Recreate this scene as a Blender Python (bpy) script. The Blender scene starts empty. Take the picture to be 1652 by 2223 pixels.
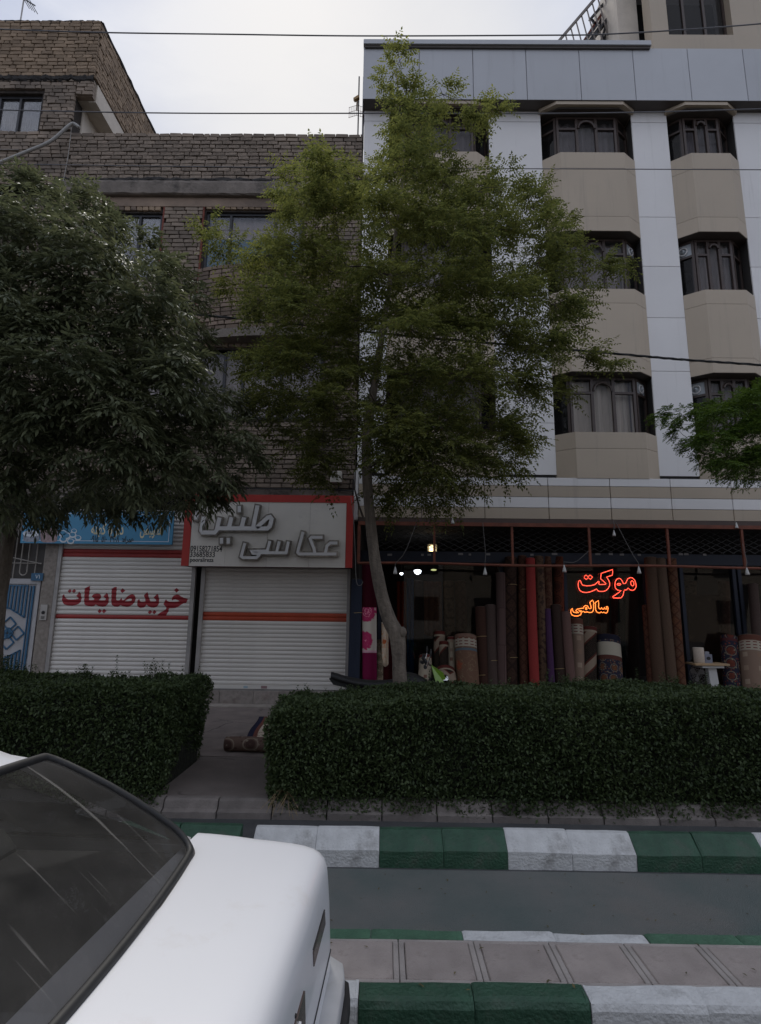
import bpy, bmesh, math, random
import numpy as np
from mathutils import Vector, Matrix
from mathutils.geometry import tessellate_polygon
R = math.radians
rnd = random.Random(7)
S = bpy.context.scene
COL = S.collection

# ------------------------------------------------------------------ camera
HC = 1.65; FPX = 1200.0; TILT = R(10.29); ROLL = 0.0125; YAW = 0.008
fwd = Vector((-math.sin(YAW)*math.cos(TILT), math.cos(YAW)*math.cos(TILT), math.sin(TILT)))
rgt0 = Vector((math.cos(YAW), math.sin(YAW), 0)); up0 = rgt0.cross(fwd)
rgt = rgt0*math.cos(ROLL) + up0*math.sin(ROLL); up = rgt.cross(fwd)
cd = bpy.data.cameras.new('camera'); cam = bpy.data.objects.new('camera', cd); COL.objects.link(cam)
m = Matrix.Identity(4)
for i in range(3): m[i][0] = rgt[i]; m[i][1] = up[i]; m[i][2] = -fwd[i]
m.translation = Vector((0, 0, HC)); cam.matrix_world = m
cd.sensor_fit = 'HORIZONTAL'; cd.sensor_width = 36; cd.lens = 36*FPX/1652; cd.clip_start = 0.05; cd.clip_end = 2000
S.camera = cam
# ------------------------------------------------------------------ sky, sun, exposure
SUN_EL = R(58); SUN_AZ = R(-14)       # azimuth from +Y towards +X
w = bpy.data.worlds.new('World'); S.world = w; w.use_nodes = True
nt = w.node_tree; N = nt.nodes; L = nt.links; N.clear()
def wn(t, **k):
    n = N.new(t)
    for a, b in k.items(): setattr(n, a, b)
    return n
sky = wn('ShaderNodeTexSky', sky_type='NISHITA', sun_disc=False, sun_elevation=SUN_EL, sun_rotation=SUN_AZ)
sky.air_density = 1.2; sky.dust_density = 2.0
tc = wn('ShaderNodeTexCoord')
mp = wn('ShaderNodeMapping'); mp.inputs['Scale'].default_value = (1, 1, 2.2)
nz = wn('ShaderNodeTexNoise'); nz.inputs['Scale'].default_value = 1.9; nz.inputs['Detail'].default_value = 7; nz.inputs['Roughness'].default_value = .55; nz.inputs['Distortion'].default_value = .5
rp = wn('ShaderNodeValToRGB'); rp.color_ramp.elements[0].position = .38; rp.color_ramp.elements[0].color = (3.6, 4.1, 5.45, 1)
rp.color_ramp.elements[1].position = .64; rp.color_ramp.elements[1].color = (6.1, 6.3, 6.95, 1)
# brighter thin cloud around the hidden sun
dp = wn('ShaderNodeVectorMath', operation='DOT_PRODUCT')
sd = Vector((math.sin(SUN_AZ)*math.cos(SUN_EL), math.cos(SUN_AZ)*math.cos(SUN_EL), math.sin(SUN_EL)))
dp.inputs[1].default_value = (math.sin(R(-4))*math.cos(R(47)), math.cos(R(-4))*math.cos(R(47)), math.sin(R(47)))
mr = wn('ShaderNodeMapRange', interpolation_type='SMOOTHSTEP'); mr.inputs[1].default_value = .93; mr.inputs[2].default_value = .999; mr.inputs[3].default_value = 0; mr.inputs[4].default_value = .8
mx = wn('ShaderNodeMix', data_type='RGBA'); mx.inputs[7].default_value = (6.75, 6.65, 6.5, 1)
mx2 = wn('ShaderNodeMix', data_type='RGBA'); mx2.inputs[0].default_value = .96
bg = wn('ShaderNodeBackground'); bg.inputs[1].default_value = .1
wo = wn('ShaderNodeOutputWorld')
L.new(tc.outputs['Generated'], mp.inputs[0]); L.new(mp.outputs[0], nz.inputs['Vector']); L.new(nz.outputs[0], rp.inputs[0])
L.new(tc.outputs['Generated'], dp.inputs[0]); L.new(dp.outputs['Value'], mr.inputs[0]); L.new(mr.outputs[0], mx.inputs[0]); L.new(rp.outputs[0], mx.inputs[6])
L.new(sky.outputs[0], mx2.inputs[6]); L.new(mx.outputs[2], mx2.inputs[7]); L.new(mx2.outputs[2], bg.inputs[0]); L.new(bg.outputs[0], wo.inputs[0])
sl = bpy.data.lights.new('sun', 'SUN'); sl.energy = 1.5; sl.angle = R(14); sl.color = (1, .95, .88)
so = bpy.data.objects.new('sun', sl); COL.objects.link(so); so.rotation_euler = (-sd).to_track_quat('-Z', 'Y').to_euler(); so.location = (0, 0, 30)
S.view_settings.view_transform = 'Standard'; S.view_settings.look = 'None'; S.view_settings.exposure = 0.34; S.view_settings.gamma = 1
S.view_settings.use_curve_mapping = False
S.cycles.max_bounces = 7; S.cycles.diffuse_bounces = 3; S.cycles.transparent_max_bounces = 12; S.cycles.caustics_reflective = False; S.cycles.caustics_refractive = False
S.cycles.use_denoising = True

# points of the photographed place: a sight line met with a vertical plane y=Y or a level plane z
def ray(px, py): return fwd + rgt*((px-826)/FPX) - up*((py-1111)/FPX)
def W(px, py, Y):
    d = ray(px, py); return Vector((0, 0, HC)) + d*(Y/d.y)
def G(px, py, z=0.0):
    d = ray(px, py); return Vector((0, 0, HC)) + d*((z-HC)/d.z)
def WX(px, py, Y): return W(px, py, Y).x
def WZ(px, py, Y): return W(px, py, Y).z

# ------------------------------------------------------------------ materials
MATS = {}
def mat(name, col, rough=.7, var=.25, scale=8, bump=.0, bscale=60, metal=0, spec=.5, col2=None, obj=0., island=0., dirt=None, coat=0, emit=None, es=0, stretch=None, sheen=0):
    if name in MATS: return MATS[name]
    M = bpy.data.materials.new(name); M.use_nodes = True; t = M.node_tree; n = t.nodes; l = t.links
    b = n['Principled BSDF']; b.inputs['Roughness'].default_value = rough; b.inputs['Metallic'].default_value = metal
    b.inputs['Specular IOR Level'].default_value = spec; b.inputs['Coat Weight'].default_value = coat
    tcn = n.new('ShaderNodeTexCoord'); src = tcn.outputs['Object']
    if stretch:
        mpn = n.new('ShaderNodeMapping'); mpn.inputs['Scale'].default_value = stretch; l.new(src, mpn.inputs[0]); src = mpn.outputs[0]
    nn = n.new('ShaderNodeTexNoise'); nn.inputs['Scale'].default_value = scale; nn.inputs['Detail'].default_value = 5; nn.inputs['Roughness'].default_value = .6; l.new(src, nn.inputs['Vector'])
    r = n.new('ShaderNodeValToRGB'); c = Vector(col); c2 = Vector(col2) if col2 else c*(1-var)
    r.color_ramp.elements[0].position = .32; r.color_ramp.elements[0].color = (*c2, 1)
    r.color_ramp.elements[1].position = .68; r.color_ramp.elements[1].color = (*(c*(1+var*.35) if not col2 else c), 1)
    l.new(nn.outputs[0], r.inputs[0]); out = r.outputs[0]
    if obj or island:
        hv = n.new('ShaderNodeHueSaturation'); a = n.new('ShaderNodeMath'); a.operation = 'ADD'
        if obj: oi = n.new('ShaderNodeObjectInfo'); l.new(oi.outputs['Random'], a.inputs[0])
        else: a.inputs[0].default_value = 0
        if island: gi = n.new('ShaderNodeNewGeometry'); l.new(gi.outputs['Random Per Island'], a.inputs[1])
        else: a.inputs[1].default_value = 0
        fr = n.new('ShaderNodeMath'); fr.operation = 'FRACT'; l.new(a.outputs[0], fr.inputs[0])
        k = max(obj, island)
        m2 = n.new('ShaderNodeMapRange'); m2.inputs[3].default_value = 1-k; m2.inputs[4].default_value = 1+k; l.new(fr.outputs[0], m2.inputs[0])
        l.new(m2.outputs[0], hv.inputs['Value']); l.new(out, hv.inputs['Color']); out = hv.outputs[0]
    if dirt:
        dn = n.new('ShaderNodeTexNoise'); dn.inputs['Scale'].default_value = dirt[1]; dn.inputs['Detail'].default_value = 8; dn.inputs['Roughness'].default_value = .7; dmp = n.new('ShaderNodeMapping'); dmp.inputs['Scale'].default_value = (5,5,.3) if len(dirt) > 4 else (1,1,1); l.new(tcn.outputs['Object'], dmp.inputs[0]); l.new(dmp.outputs[0], dn.inputs['Vector'])
        dr = n.new('ShaderNodeMapRange'); dr.inputs[1].default_value = dirt[2]; dr.inputs[2].default_value = dirt[2]+.16; dr.inputs[4].default_value = dirt[3]; l.new(dn.outputs[0], dr.inputs[0])
        dm = n.new('ShaderNodeMix'); dm.data_type = 'RGBA'; dm.inputs[7].default_value = (*dirt[0], 1); l.new(dr.outputs[0], dm.inputs[0]); l.new(out, dm.inputs[6]); out = dm.outputs[2]
    l.new(out, b.inputs['Base Color'])
    if bump:
        bn = n.new('ShaderNodeTexNoise'); bn.inputs['Scale'].default_value = bscale; bn.inputs['Detail'].default_value = 4; l.new(tcn.outputs['Object'], bn.inputs['Vector'])
        bb = n.new('ShaderNodeBump'); bb.inputs['Strength'].default_value = bump; bb.inputs['Distance'].default_value = .02; l.new(bn.outputs[0], bb.inputs['Height']); l.new(bb.outputs[0], b.inputs['Normal'])
    if emit: b.inputs['Emission Color'].default_value = (*emit, 1); b.inputs['Emission Strength'].default_value = es
    MATS[name] = M; return M
def leafmat(name, c1, c2, rough=.45, trans=.35, spec=.5):
    M = bpy.data.materials.new(name); M.use_nodes = True; t = M.node_tree; n = t.nodes; l = t.links
    b = n['Principled BSDF']; b.inputs['Roughness'].default_value = rough; b.inputs['Specular IOR Level'].default_value = spec
    gi = n.new('ShaderNodeNewGeometry'); tcn = n.new('ShaderNodeTexCoord')
    nn = n.new('ShaderNodeTexNoise'); nn.inputs['Scale'].default_value = 1.3; l.new(tcn.outputs['Object'], nn.inputs['Vector'])
    a = n.new('ShaderNodeMath'); a.operation = 'MULTIPLY_ADD'; a.inputs[1].default_value = .55; l.new(gi.outputs['Random Per Island'], a.inputs[0]); 
    s = n.new('ShaderNodeMath'); s.operation = 'MULTIPLY'; s.inputs[1].default_value = .45; l.new(nn.outputs[0], s.inputs[0]); l.new(s.outputs[0], a.inputs[2])
    r = n.new('ShaderNodeValToRGB'); r.color_ramp.elements[0].position = .15; r.color_ramp.elements[0].color = (*c1, 1); r.color_ramp.elements[1].position = .85; r.color_ramp.elements[1].color = (*c2, 1)
    l.new(a.outputs[0], r.inputs[0]); l.new(r.outputs[0], b.inputs['Base Color'])
    tr = n.new('ShaderNodeBsdfTranslucent'); hs = n.new('ShaderNodeHueSaturation'); hs.inputs['Value'].default_value = 1.7; hs.inputs['Saturation'].default_value = 1.1; hs.inputs['Hue'].default_value = .485
    l.new(r.outputs[0], hs.inputs['Color']); l.new(hs.outputs[0], tr.inputs[0])
    mi = n.new('ShaderNodeMixShader'); mi.inputs[0].default_value = trans; l.new(b.outputs[0], mi.inputs[1]); l.new(tr.outputs[0], mi.inputs[2])
    l.new(mi.outputs[0], n['Material Output'].inputs[0]); MATS[name] = M; return M
def glass(name, tint=(.5, .5, .5), dust=.05, dustcol=(.3, .28, .26), rough=.02, refl=1.0, streak=False):
    M = bpy.data.materials.new(name); M.use_nodes = True; t = M.node_tree; n = t.nodes; l = t.links; n.remove(n['Principled BSDF'])
    tp = n.new('ShaderNodeBsdfTransparent'); tp.inputs[0].default_value = (*tint, 1)
    gl = n.new('ShaderNodeBsdfGlossy'); gl.inputs['Roughness'].default_value = rough
    fr = n.new('ShaderNodeFresnel'); fr.inputs[0].default_value = 1.5
    fm = n.new('ShaderNodeMath'); fm.operation = 'MULTIPLY'; fm.inputs[1].default_value = refl; l.new(fr.outputs[0], fm.inputs[0])
    m1 = n.new('ShaderNodeMixShader'); l.new(fm.outputs[0], m1.inputs[0]); l.new(tp.outputs[0], m1.inputs[1]); l.new(gl.outputs[0], m1.inputs[2])
    df = n.new('ShaderNodeBsdfDiffuse'); df.inputs[0].default_value = (*dustcol, 1)
    tcn = n.new('ShaderNodeTexCoord'); nn = n.new('ShaderNodeTexNoise'); nn.inputs['Scale'].default_value = 3.0 if not streak else 2.2; nn.inputs['Detail'].default_value = 8; nn.inputs['Roughness'].default_value = .7
    l.new(tcn.outputs['Object'], nn.inputs['Vector'])
    mr = n.new('ShaderNodeMapRange'); mr.inputs[1].default_value = .3; mr.inputs[2].default_value = .75; mr.inputs[3].default_value = dust*.45; mr.inputs[4].default_value = dust*1.7; l.new(nn.outputs[0], mr.inputs[0])
    fac = mr.outputs[0]
    if streak:
        mp_ = n.new('ShaderNodeMapping'); mp_.inputs['Rotation'].default_value = (0, 0, R(38)); mp_.inputs['Scale'].default_value = (2.0, 46, 2.0); l.new(tcn.outputs['Object'], mp_.inputs[0])
        n3 = n.new('ShaderNodeTexNoise'); n3.inputs['Scale'].default_value = 1.0; n3.inputs['Detail'].default_value = 2; l.new(mp_.outputs[0], n3.inputs['Vector'])
        m3 = n.new('ShaderNodeMapRange'); m3.inputs[1].default_value = .66; m3.inputs[2].default_value = .74; m3.inputs[4].default_value = .20; l.new(n3.outputs[0], m3.inputs[0])
        ad = n.new('ShaderNodeMath'); ad.operation = 'ADD'; l.new(mr.outputs[0], ad.inputs[0]); l.new(m3.outputs[0], ad.inputs[1]); fac = ad.outputs[0]
    m2 = n.new('ShaderNodeMixShader'); l.new(fac, m2.inputs[0]); l.new(m1.outputs[0], m2.inputs[1]); l.new(df.outputs[0], m2.inputs[2])
    l.new(m2.outputs[0], n['Material Output'].inputs[0]); MATS[name] = M; return M

# ------------------------------------------------------------------ mesh helpers
def inv(o): return Matrix.Translation(-o.location)
class MB:
    def __init__(s): s.v = []; s.f = []; s.uv = None; s.mi = []
    def add(s, vs, fs, mi=0):
        b = len(s.v); s.v += [tuple(p) for p in vs]; s.f += [tuple(i+b for i in f) for f in fs]; s.mi += [mi]*len(fs); return s
    def box(s, x0, x1, y0, y1, z0, z1, mi=0):
        return s.add([(x0,y0,z0),(x1,y0,z0),(x1,y1,z0),(x0,y1,z0),(x0,y0,z1),(x1,y0,z1),(x1,y1,z1),(x0,y1,z1)], [(0,3,2,1),(4,5,6,7),(0,1,5,4),(1,2,6,5),(2,3,7,6),(3,0,4,7)], mi)
    def bbox(s, x0, x1, y0, y1, z0, z1, b=.01):
        # box with chamfered vertical front edges and top front edge
        P = [(x0,y1),(x0,y0+b),(x0+b,y0),(x1-b,y0),(x1,y0+b),(x1,y1)]
        n = len(P); vs = [(x,y,z0) for x,y in P]+[(x,y,z1-b) for x,y in P]+[(min(max(x,x0+b),x1-b),max(y,y0+b),z1) for x,y in P]
        fs = [tuple(range(n))[::-1], tuple(range(2*n,3*n))]
        for k in (0,1):
            for i in range(n): j=(i+1)%n; fs.append((k*n+i,k*n+j,k*n+n+j,k*n+n+i))
        return s.add(vs, fs)
    def beam(s, a, b, wd, ht=None, mi=0, upv=(0,0,1)):
        a = Vector(a); b = Vector(b); ht = ht or wd; d = (b-a).normalized(); u = Vector(upv)
        if abs(d.dot(u)) > .98: u = Vector((0,1,0))
        x = d.cross(u).normalized(); y = x.cross(d).normalized(); vs = []
        for p in (a, b):
            for i, j in ((-1,-1),(1,-1),(1,1),(-1,1)): vs.append(p+x*(i*wd/2)+y*(j*ht/2))
        return s.add(vs, [(3,2,1,0),(4,5,6,7),(0,1,5,4),(1,2,6,5),(2,3,7,6),(3,0,4,7)], mi)
    def tube(s, pts, r, n=6, closed=False, mi=0, cap=True):
        pts = [Vector(p) for p in pts]; m = len(pts); rs = r if isinstance(r, (list, tuple)) else [r]*m; vs = []; fs = []; pu = None
        for i, p in enumerate(pts):
            if closed: d = pts[(i+1) % m]-pts[i-1]
            else: d = pts[min(i+1, m-1)]-pts[max(i-1, 0)]
            d = d.normalized() if d.length > 1e-9 else Vector((0,0,1))
            if pu is None: pu = Vector((0,1,0)) if abs(d.y) < .9 else Vector((0,0,1))
            x = d.cross(pu).normalized(); y = x.cross(d).normalized(); pu = y
            for k in range(n): a = 2*math.pi*k/n; vs.append(p+(x*math.cos(a)+y*math.sin(a))*rs[i])
        for i in range(m if closed else m-1):
            j = (i+1) % m
            for k in range(n): q = (k+1) % n; fs.append((i*n+k, i*n+q, j*n+q, j*n+k))
        if cap and not closed: fs += [tuple(range(n))[::-1], tuple((m-1)*n+k for k in range(n))]
        return s.add(vs, fs, mi)
    def lathe(s, c, prof, n=16, axis='z', mi=0):
        c = Vector(c); vs = []; fs = []
        for r, h in prof:
            for k in range(n):
                a = 2*math.pi*k/n; u, v = r*math.cos(a), r*math.sin(a)
                vs.append(c+(Vector((u,v,h)) if axis == 'z' else Vector((u,h,v)) if axis == 'y' else Vector((h,u,v))))
        for i in range(len(prof)-1):
            for k in range(n): q = (k+1) % n; fs.append((i*n+k, i*n+q, i*n+n+q, i*n+n+k))
        fs += [tuple(range(n))[::-1], tuple((len(prof)-1)*n+k for k in range(n))]
        return s.add(vs, fs, mi)
    def poly(s, pts, Y, t=.003, holes=(), mi=0):
        # pts: (x,z) outline in the plane y=Y, raised towards the street by t
        loops = [[Vector((x, z, 0)) for x, z in pts]]+[[Vector((x, z, 0)) for x, z in h] for h in holes]
        tr = tessellate_polygon(loops); fl = [p for lp in loops for p in lp]
        vs = [(p.x, Y-t, p.y) for p in fl]+[(p.x, Y, p.y) for p in fl]; fs = [tuple(a) for a in tr]
        k = 0; n0 = len(fl)
        for lp in loops:
            for i in range(len(lp)): j = (i+1) % len(lp); fs.append((k+i, k+j, n0+k+j, n0+k+i))
            k += len(lp)
        return s.add(vs, fs, mi)
    def grid(s, rows, mi=0, closed=False):
        n = len(rows[0]); vs = [p for r in rows for p in r]; fs = []
        for i in range(len(rows)-1):
            for j in range(n if closed else n-1): q = (j+1) % n; fs.append((i*n+j, i*n+q, i*n+n+q, i*n+n+j))
        return s.add(vs, fs, mi)
    def build(s, name, mats, parent=None, smooth=False, fix=True):
        me = bpy.data.meshes.new(name); me.from_pydata(s.v, [], s.f)
        mats = mats if isinstance(mats, (list, tuple)) else [mats]
        for q in mats: me.materials.append(q)
        if len(mats) > 1: me.polygons.foreach_set('material_index', s.mi)
        if fix:
            bm = bmesh.new(); bm.from_mesh(me); bmesh.ops.recalc_face_normals(bm, faces=bm.faces); bm.to_mesh(me); bm.free()
        if smooth: me.shade_smooth() if smooth is True else me.shade_auto_smooth(angle=smooth) if hasattr(me, 'shade_auto_smooth') else me.shade_smooth()
        o = bpy.data.objects.new(name, me); COL.objects.link(o)
        if parent: o.parent = parent; o.matrix_parent_inverse = pinv(parent)
        return o
def wmat(o):
    return Matrix.Translation(o.location) if o.parent is None else Matrix.Identity(4)
LOCAL = set()
def pinv(p):
    if p.name in LOCAL: return Matrix.Identity(4)
    # world-coordinate meshes: an Empty root has a location, every mesh part sits at the origin of the world
    return Matrix.Translation(-p.location) if p.parent is None else Matrix.Identity(4)
def thing(name, label, cat, loc=(0,0,0), group=None, kind=None):
    o = bpy.data.objects.new(name, None); COL.objects.link(o); o.location = loc; o.empty_display_size = .1
    tag(o, label, cat, group, kind); return o
def tag(o, label=None, cat=None, group=None, kind=None):
    if label: o['label'] = label
    if cat: o['category'] = cat
    if group: o['group'] = group
    if kind: o['kind'] = kind
    return o
def npmesh(name, V, F, mt, parent=None, kind=None):
    me = bpy.data.meshes.new(name); V = np.ascontiguousarray(V, np.float32); k = F.shape[1]
    me.vertices.add(len(V)); me.vertices.foreach_set('co', V.ravel()); me.loops.add(F.size); me.loops.foreach_set('vertex_index', np.ascontiguousarray(F, np.int32).ravel())
    me.polygons.add(len(F)); me.polygons.foreach_set('loop_start', np.arange(len(F), dtype=np.int32)*k); me.polygons.foreach_set('loop_total', np.full(len(F), k, np.int32))
    me.update(calc_edges=True); me.materials.append(mt); o = bpy.data.objects.new(name, me); COL.objects.link(o)
    if parent: o.parent = parent; o.matrix_parent_inverse = pinv(parent)
    if kind: o['kind'] = kind
    return o
def inst(name, me, parent, loc, scale=(1,1,1), rot=(0,0,0), label=None):
    o = bpy.data.objects.new(name, me); COL.objects.link(o); o.location = loc; o.scale = scale; o.rotation_euler = rot
    if parent: o.parent = parent; o.matrix_parent_inverse = pinv(parent)
    if label: o['label'] = label
    return o
def zp(reg, pts):
    # corners measured on an enlarged crop, expressed in the common picture grid
    x0, y0, k = reg; return [((x0+x/k)/1.816, (y0+y/k)/1.816) for x, y in pts]
def P2(reg, pts, Y):
    return [(lambda q: (q.x, q.z))(W(a, b, Y)) for a, b in zp(reg, pts)]

# ------------------------------------------------------------------ bricks
def brick_mesh(mt, seed):
    r = random.Random(seed); vs = []
    for z in (-.5, .5):
        for x, y in ((-.5,.5),(-.5,-.28),(-.43,-.5),(.43,-.5),(.5,-.28),(.5,.5)):
            vs.append((x+r.uniform(-.02,.02), y+r.uniform(-.10,.10), z*(1-.08*(y < -.4))+r.uniform(-.04,.04)))
    fs = [(5,4,3,2,1,0), (6,7,8,9,10,11)]+[(i, (i+1) % 6, 6+(i+1) % 6, 6+i) for i in range(6)]
    me = bpy.data.meshes.new('brick'); me.from_pydata(vs, [], fs); me.materials.append(mt); return me
BM = {}
def bmeshes(mt):
    if mt.name not in BM: BM[mt.name] = [brick_mesh(mt, i) for i in range(7)]
    return BM[mt.name]
class Bricks:
    def __init__(s): s.L = []
    def field(s, org, u, length, z0, z1, nrm, mt, bl=.235, bh=.088, depth=.035, holes=(), curve=None):
        u = Vector(u); nrm = Vector(nrm); z = z0; row = 0; org = Vector(org)
        while z+bh*.6 < z1:
            h = min(bh, z1-z); x = -rnd.uniform(.05, bl*.95) if row % 2 else -rnd.uniform(0, .04)
            while x < length:
                l = bl*rnd.uniform(.82, 1.12)
                if rnd.random() < .12: l *= .55
                a = max(x, 0); b = min(x+l, length); x += l; cz = z+h/2
                for h0, h1, v0, v1 in holes:
                    if v0 < cz < v1 and a < h1 and b > h0:
                        if a >= h0 and b <= h1: b = a
                        elif a < h0: b = min(b, h0)
                        else: a = h1
                if b-a < .05: continue
                cx = (a+b)/2
                p = org+u*cx; off = curve(cx) if curve else 0; ang = 0
                if curve: ang = math.atan2(curve(cx+.02)-curve(cx-.02), .04)
                p = p+nrm*(off+depth*.1+rnd.uniform(-.006, .008)); p.z = cz+rnd.uniform(-.002, .002)
                rz = math.atan2(u.y, u.x)-(ang if nrm.y < 0 else -ang)+rnd.uniform(-.02, .02)
                s.L.append((p, (b-a-.014, depth*1.6, h-.016), rz, rnd.uniform(-.012, .012), mt))
            z += bh; row += 1
    def emit(s, root, n, score):
        order = sorted(range(len(s.L)), key=lambda i: score(s.L[i][0])); jm = {}
        for rank, i in enumerate(order):
            p, sc, rz, ry, mt = s.L[i]; me = bmeshes(mt)[i % 7]
            if rank < n: inst('brick', me, root, p, sc, (0, ry, rz))
            else: jm.setdefault(mt.name, []).append(i)
        for nm, ids in jm.items():
            mt = MATS[nm]; V = []; F = []; b = 0
            base = [np.array([v.co[:] for v in q.vertices]) for q in bmeshes(mt)]
            mb = MB(); fs = [tuple(p.vertices) for p in bmeshes(mt)[0].polygons]
            for i in ids:
                p, sc, rz, ry, _ = s.L[i]; v = base[i % 7]*np.array(sc); c, q = math.cos(rz), math.sin(rz)
                x = v[:,0]*c-v[:,1]*q+p.x; y = v[:,0]*q+v[:,1]*c+p.y; mb.add(list(zip(x, y, v[:,2]-v[:,0]*ry+p.z)), fs)
            o = mb.build('brickwork', mt, root, fix=False); o['kind'] = 'stuff'
# ================================================================== GROUND
m_asph = mat('asphalt', (.085,.085,.085), .9, .3, 3, .5, 180, col2=(.055,.056,.057))
m_lane = mat('bike lane asphalt', (.20,.195,.18), .85, .3, 1.1, .8, 160, col2=(.115,.145,.134), dirt=((.20,.185,.165), .9, .52, .7))
m_conc = mat('concrete', (.20,.185,.17), .9, .25, 5, .35, 90, dirt=((.10,.09,.08), 2.3, .55, .6))
m_kgrey = mat('grey kerb concrete', (.20,.175,.158), .9, .3, 4, .4, 80, obj=.14, dirt=((.14,.122,.108), 3.0, .5, .7))
m_path = mat('path concrete', (.115,.10,.09), .92, .25, 3, .4, 70, dirt=((.065,.056,.05), 1.5, .5, .6))
m_slab = mat('median slab concrete', (.345,.295,.265), .9, .18, 7, .35, 110, obj=.09, dirt=((.17,.14,.12), 6, .60, .6))
m_slabw = mat('median joint concrete', (.36,.32,.29), .9, .2, 9, .3, 110, obj=.05)
m_kw = mat('white kerb paint', (.60,.60,.585), .75, .15, 9, .45, 60, dirt=((.25,.24,.225), 6, .52, .7))
m_kg = mat('green kerb paint', (.028,.084,.047), .6, .3, 8, .45, 60, dirt=((.06,.085,.06), 7, .50, .75))
m_kgold = mat('faded green kerb paint', (.07,.16,.095), .7, .3, 8, .45, 60, dirt=((.16,.19,.15), 7, .55, .6))
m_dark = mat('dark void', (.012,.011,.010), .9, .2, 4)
# cracks for the path
def crackmat(name, base, crackcol, sc, width):
    M = mat(name, base, .92, .22, 3, .35, 90, dirt=(tuple(c*.6 for c in base), 1.8, .52, .6)); t = M.node_tree; n = t.nodes; l = t.links
    b = n['Principled BSDF']; src = b.inputs['Base Color'].links[0].from_socket
    tcn = n.new('ShaderNodeTexCoord'); nz_ = n.new('ShaderNodeTexNoise'); nz_.inputs['Scale'].default_value = 5; l.new(tcn.outputs['Object'], nz_.inputs['Vector'])
    mi = n.new('ShaderNodeMix'); mi.data_type = 'RGBA'; mi.inputs[0].default_value = .16; l.new(tcn.outputs['Object'], mi.inputs[6]); l.new(nz_.outputs['Color'], mi.inputs[7])
    v = n.new('ShaderNodeTexVoronoi'); v.feature = 'DISTANCE_TO_EDGE'; v.inputs['Scale'].default_value = sc; l.new(mi.outputs[2], v.inputs['Vector'])
    mr_ = n.new('ShaderNodeMapRange'); mr_.inputs[1].default_value = 0; mr_.inputs[2].default_value = width; mr_.inputs[3].default_value = .85; mr_.inputs[4].default_value = 0; l.new(v.outputs['Distance'], mr_.inputs[0])
    n2 = n.new('ShaderNodeTexNoise'); n2.inputs['Scale'].default_value = 1.7; l.new(tcn.outputs['Object'], n2.inputs['Vector'])
    g = n.new('ShaderNodeMapRange'); g.inputs[1].default_value = .42; g.inputs[2].default_value = .58; l.new(n2.outputs[0], g.inputs[0])
    mu = n.new('ShaderNodeMath'); mu.operation = 'MULTIPLY'; l.new(mr_.outputs[0], mu.inputs[0]); l.new(g.outputs[0], mu.inputs[1])
    m2 = n.new('ShaderNodeMix'); m2.data_type = 'RGBA'; m2.inputs[7].default_value = (*crackcol, 1); l.new(mu.outputs[0], m2.inputs[0]); l.new(src, m2.inputs[6]); l.new(m2.outputs[2], b.inputs['Base Color'])
    return M
m_walk = crackmat('cracked sidewalk concrete', (.235,.195,.175), (.04,.035,.03), 1.6, .022)
m_path = crackmat('cracked path concrete', (.185,.155,.138), (.03,.026,.022), 1.1, .02)

def struct(o): o['kind'] = 'structure'; return o
struct(MB().box(-300, 300, -300, 300, -1.2, -.004).build('ground', m_asph))
struct(MB().box(-60, 60, -9, 2.385, -.05, 0).build('road', m_asph))
struct(MB().box(-60, 60, 2.84, 3.97, -.05, .0).build('bike_lane', m_lane))
struct(MB().box(-60, 60, 4.16, 4.82, -.05, -.02).build('gutter', m_kgrey))
struct(MB().box(-60, 60, 4.93, 6.2, -.05, .125).build('garden_path', m_path))
struct(MB().box(-60, 60, 6.21, 9.36, -.05, .133).build('sidewalk', m_walk))

def kerb_stone(L_, prof, mt, seed, end=.0025):
    # prof: (y,z) cross-section from the street bottom over the top to the back; length along x, chipped edges
    r = random.Random(seed); xs = [0, .012, .14, .29, .43, .5, L_-.012 if L_ > .3 else .3, L_]; xs = sorted(x for x in set(xs) if x <= L_); n = len(prof); V = []; F = []
    for i, x in enumerate(xs):
        e = end if x in (0, L_) else 0
        for j, (y, z) in enumerate(prof): V.append((x, y+(e if j < n-1 else 0)+r.uniform(-.0025, .0025), z-(e if z > .05 else 0)+r.uniform(-.003, .002)))
    for i in range(len(xs)-1):
        for j in range(n-1): F.append((i*n+j, i*n+j+1, (i+1)*n+j+1, (i+1)*n+j))
    F += [tuple(range(n))[::-1], tuple((len(xs)-1)*n+j for j in range(n))]
    me = bpy.data.meshes.new('kerb_stone'); me.from_pydata(V, [], F); me.materials.append(mt); return me
def stone_row(name, root, y0, prof, L_, xs, mats, gap=.003, part='kerb_stone', labels=None, ry=.0):
    M = {}
    for i, x in enumerate(xs):
        mt = mats[i] if isinstance(mats, list) else mats
        key = (mt.name, i % 4)
        if key not in M: M[key] = kerb_stone(L_-gap, prof, mt, i)
        inst(part, M[key], root, (x, y0+rnd.uniform(-.004, .004), rnd.uniform(-.004, .004)), rot=(0, rnd.uniform(-.003, .003), rnd.uniform(-.004, .004)), label=labels[i] if labels else None)
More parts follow.
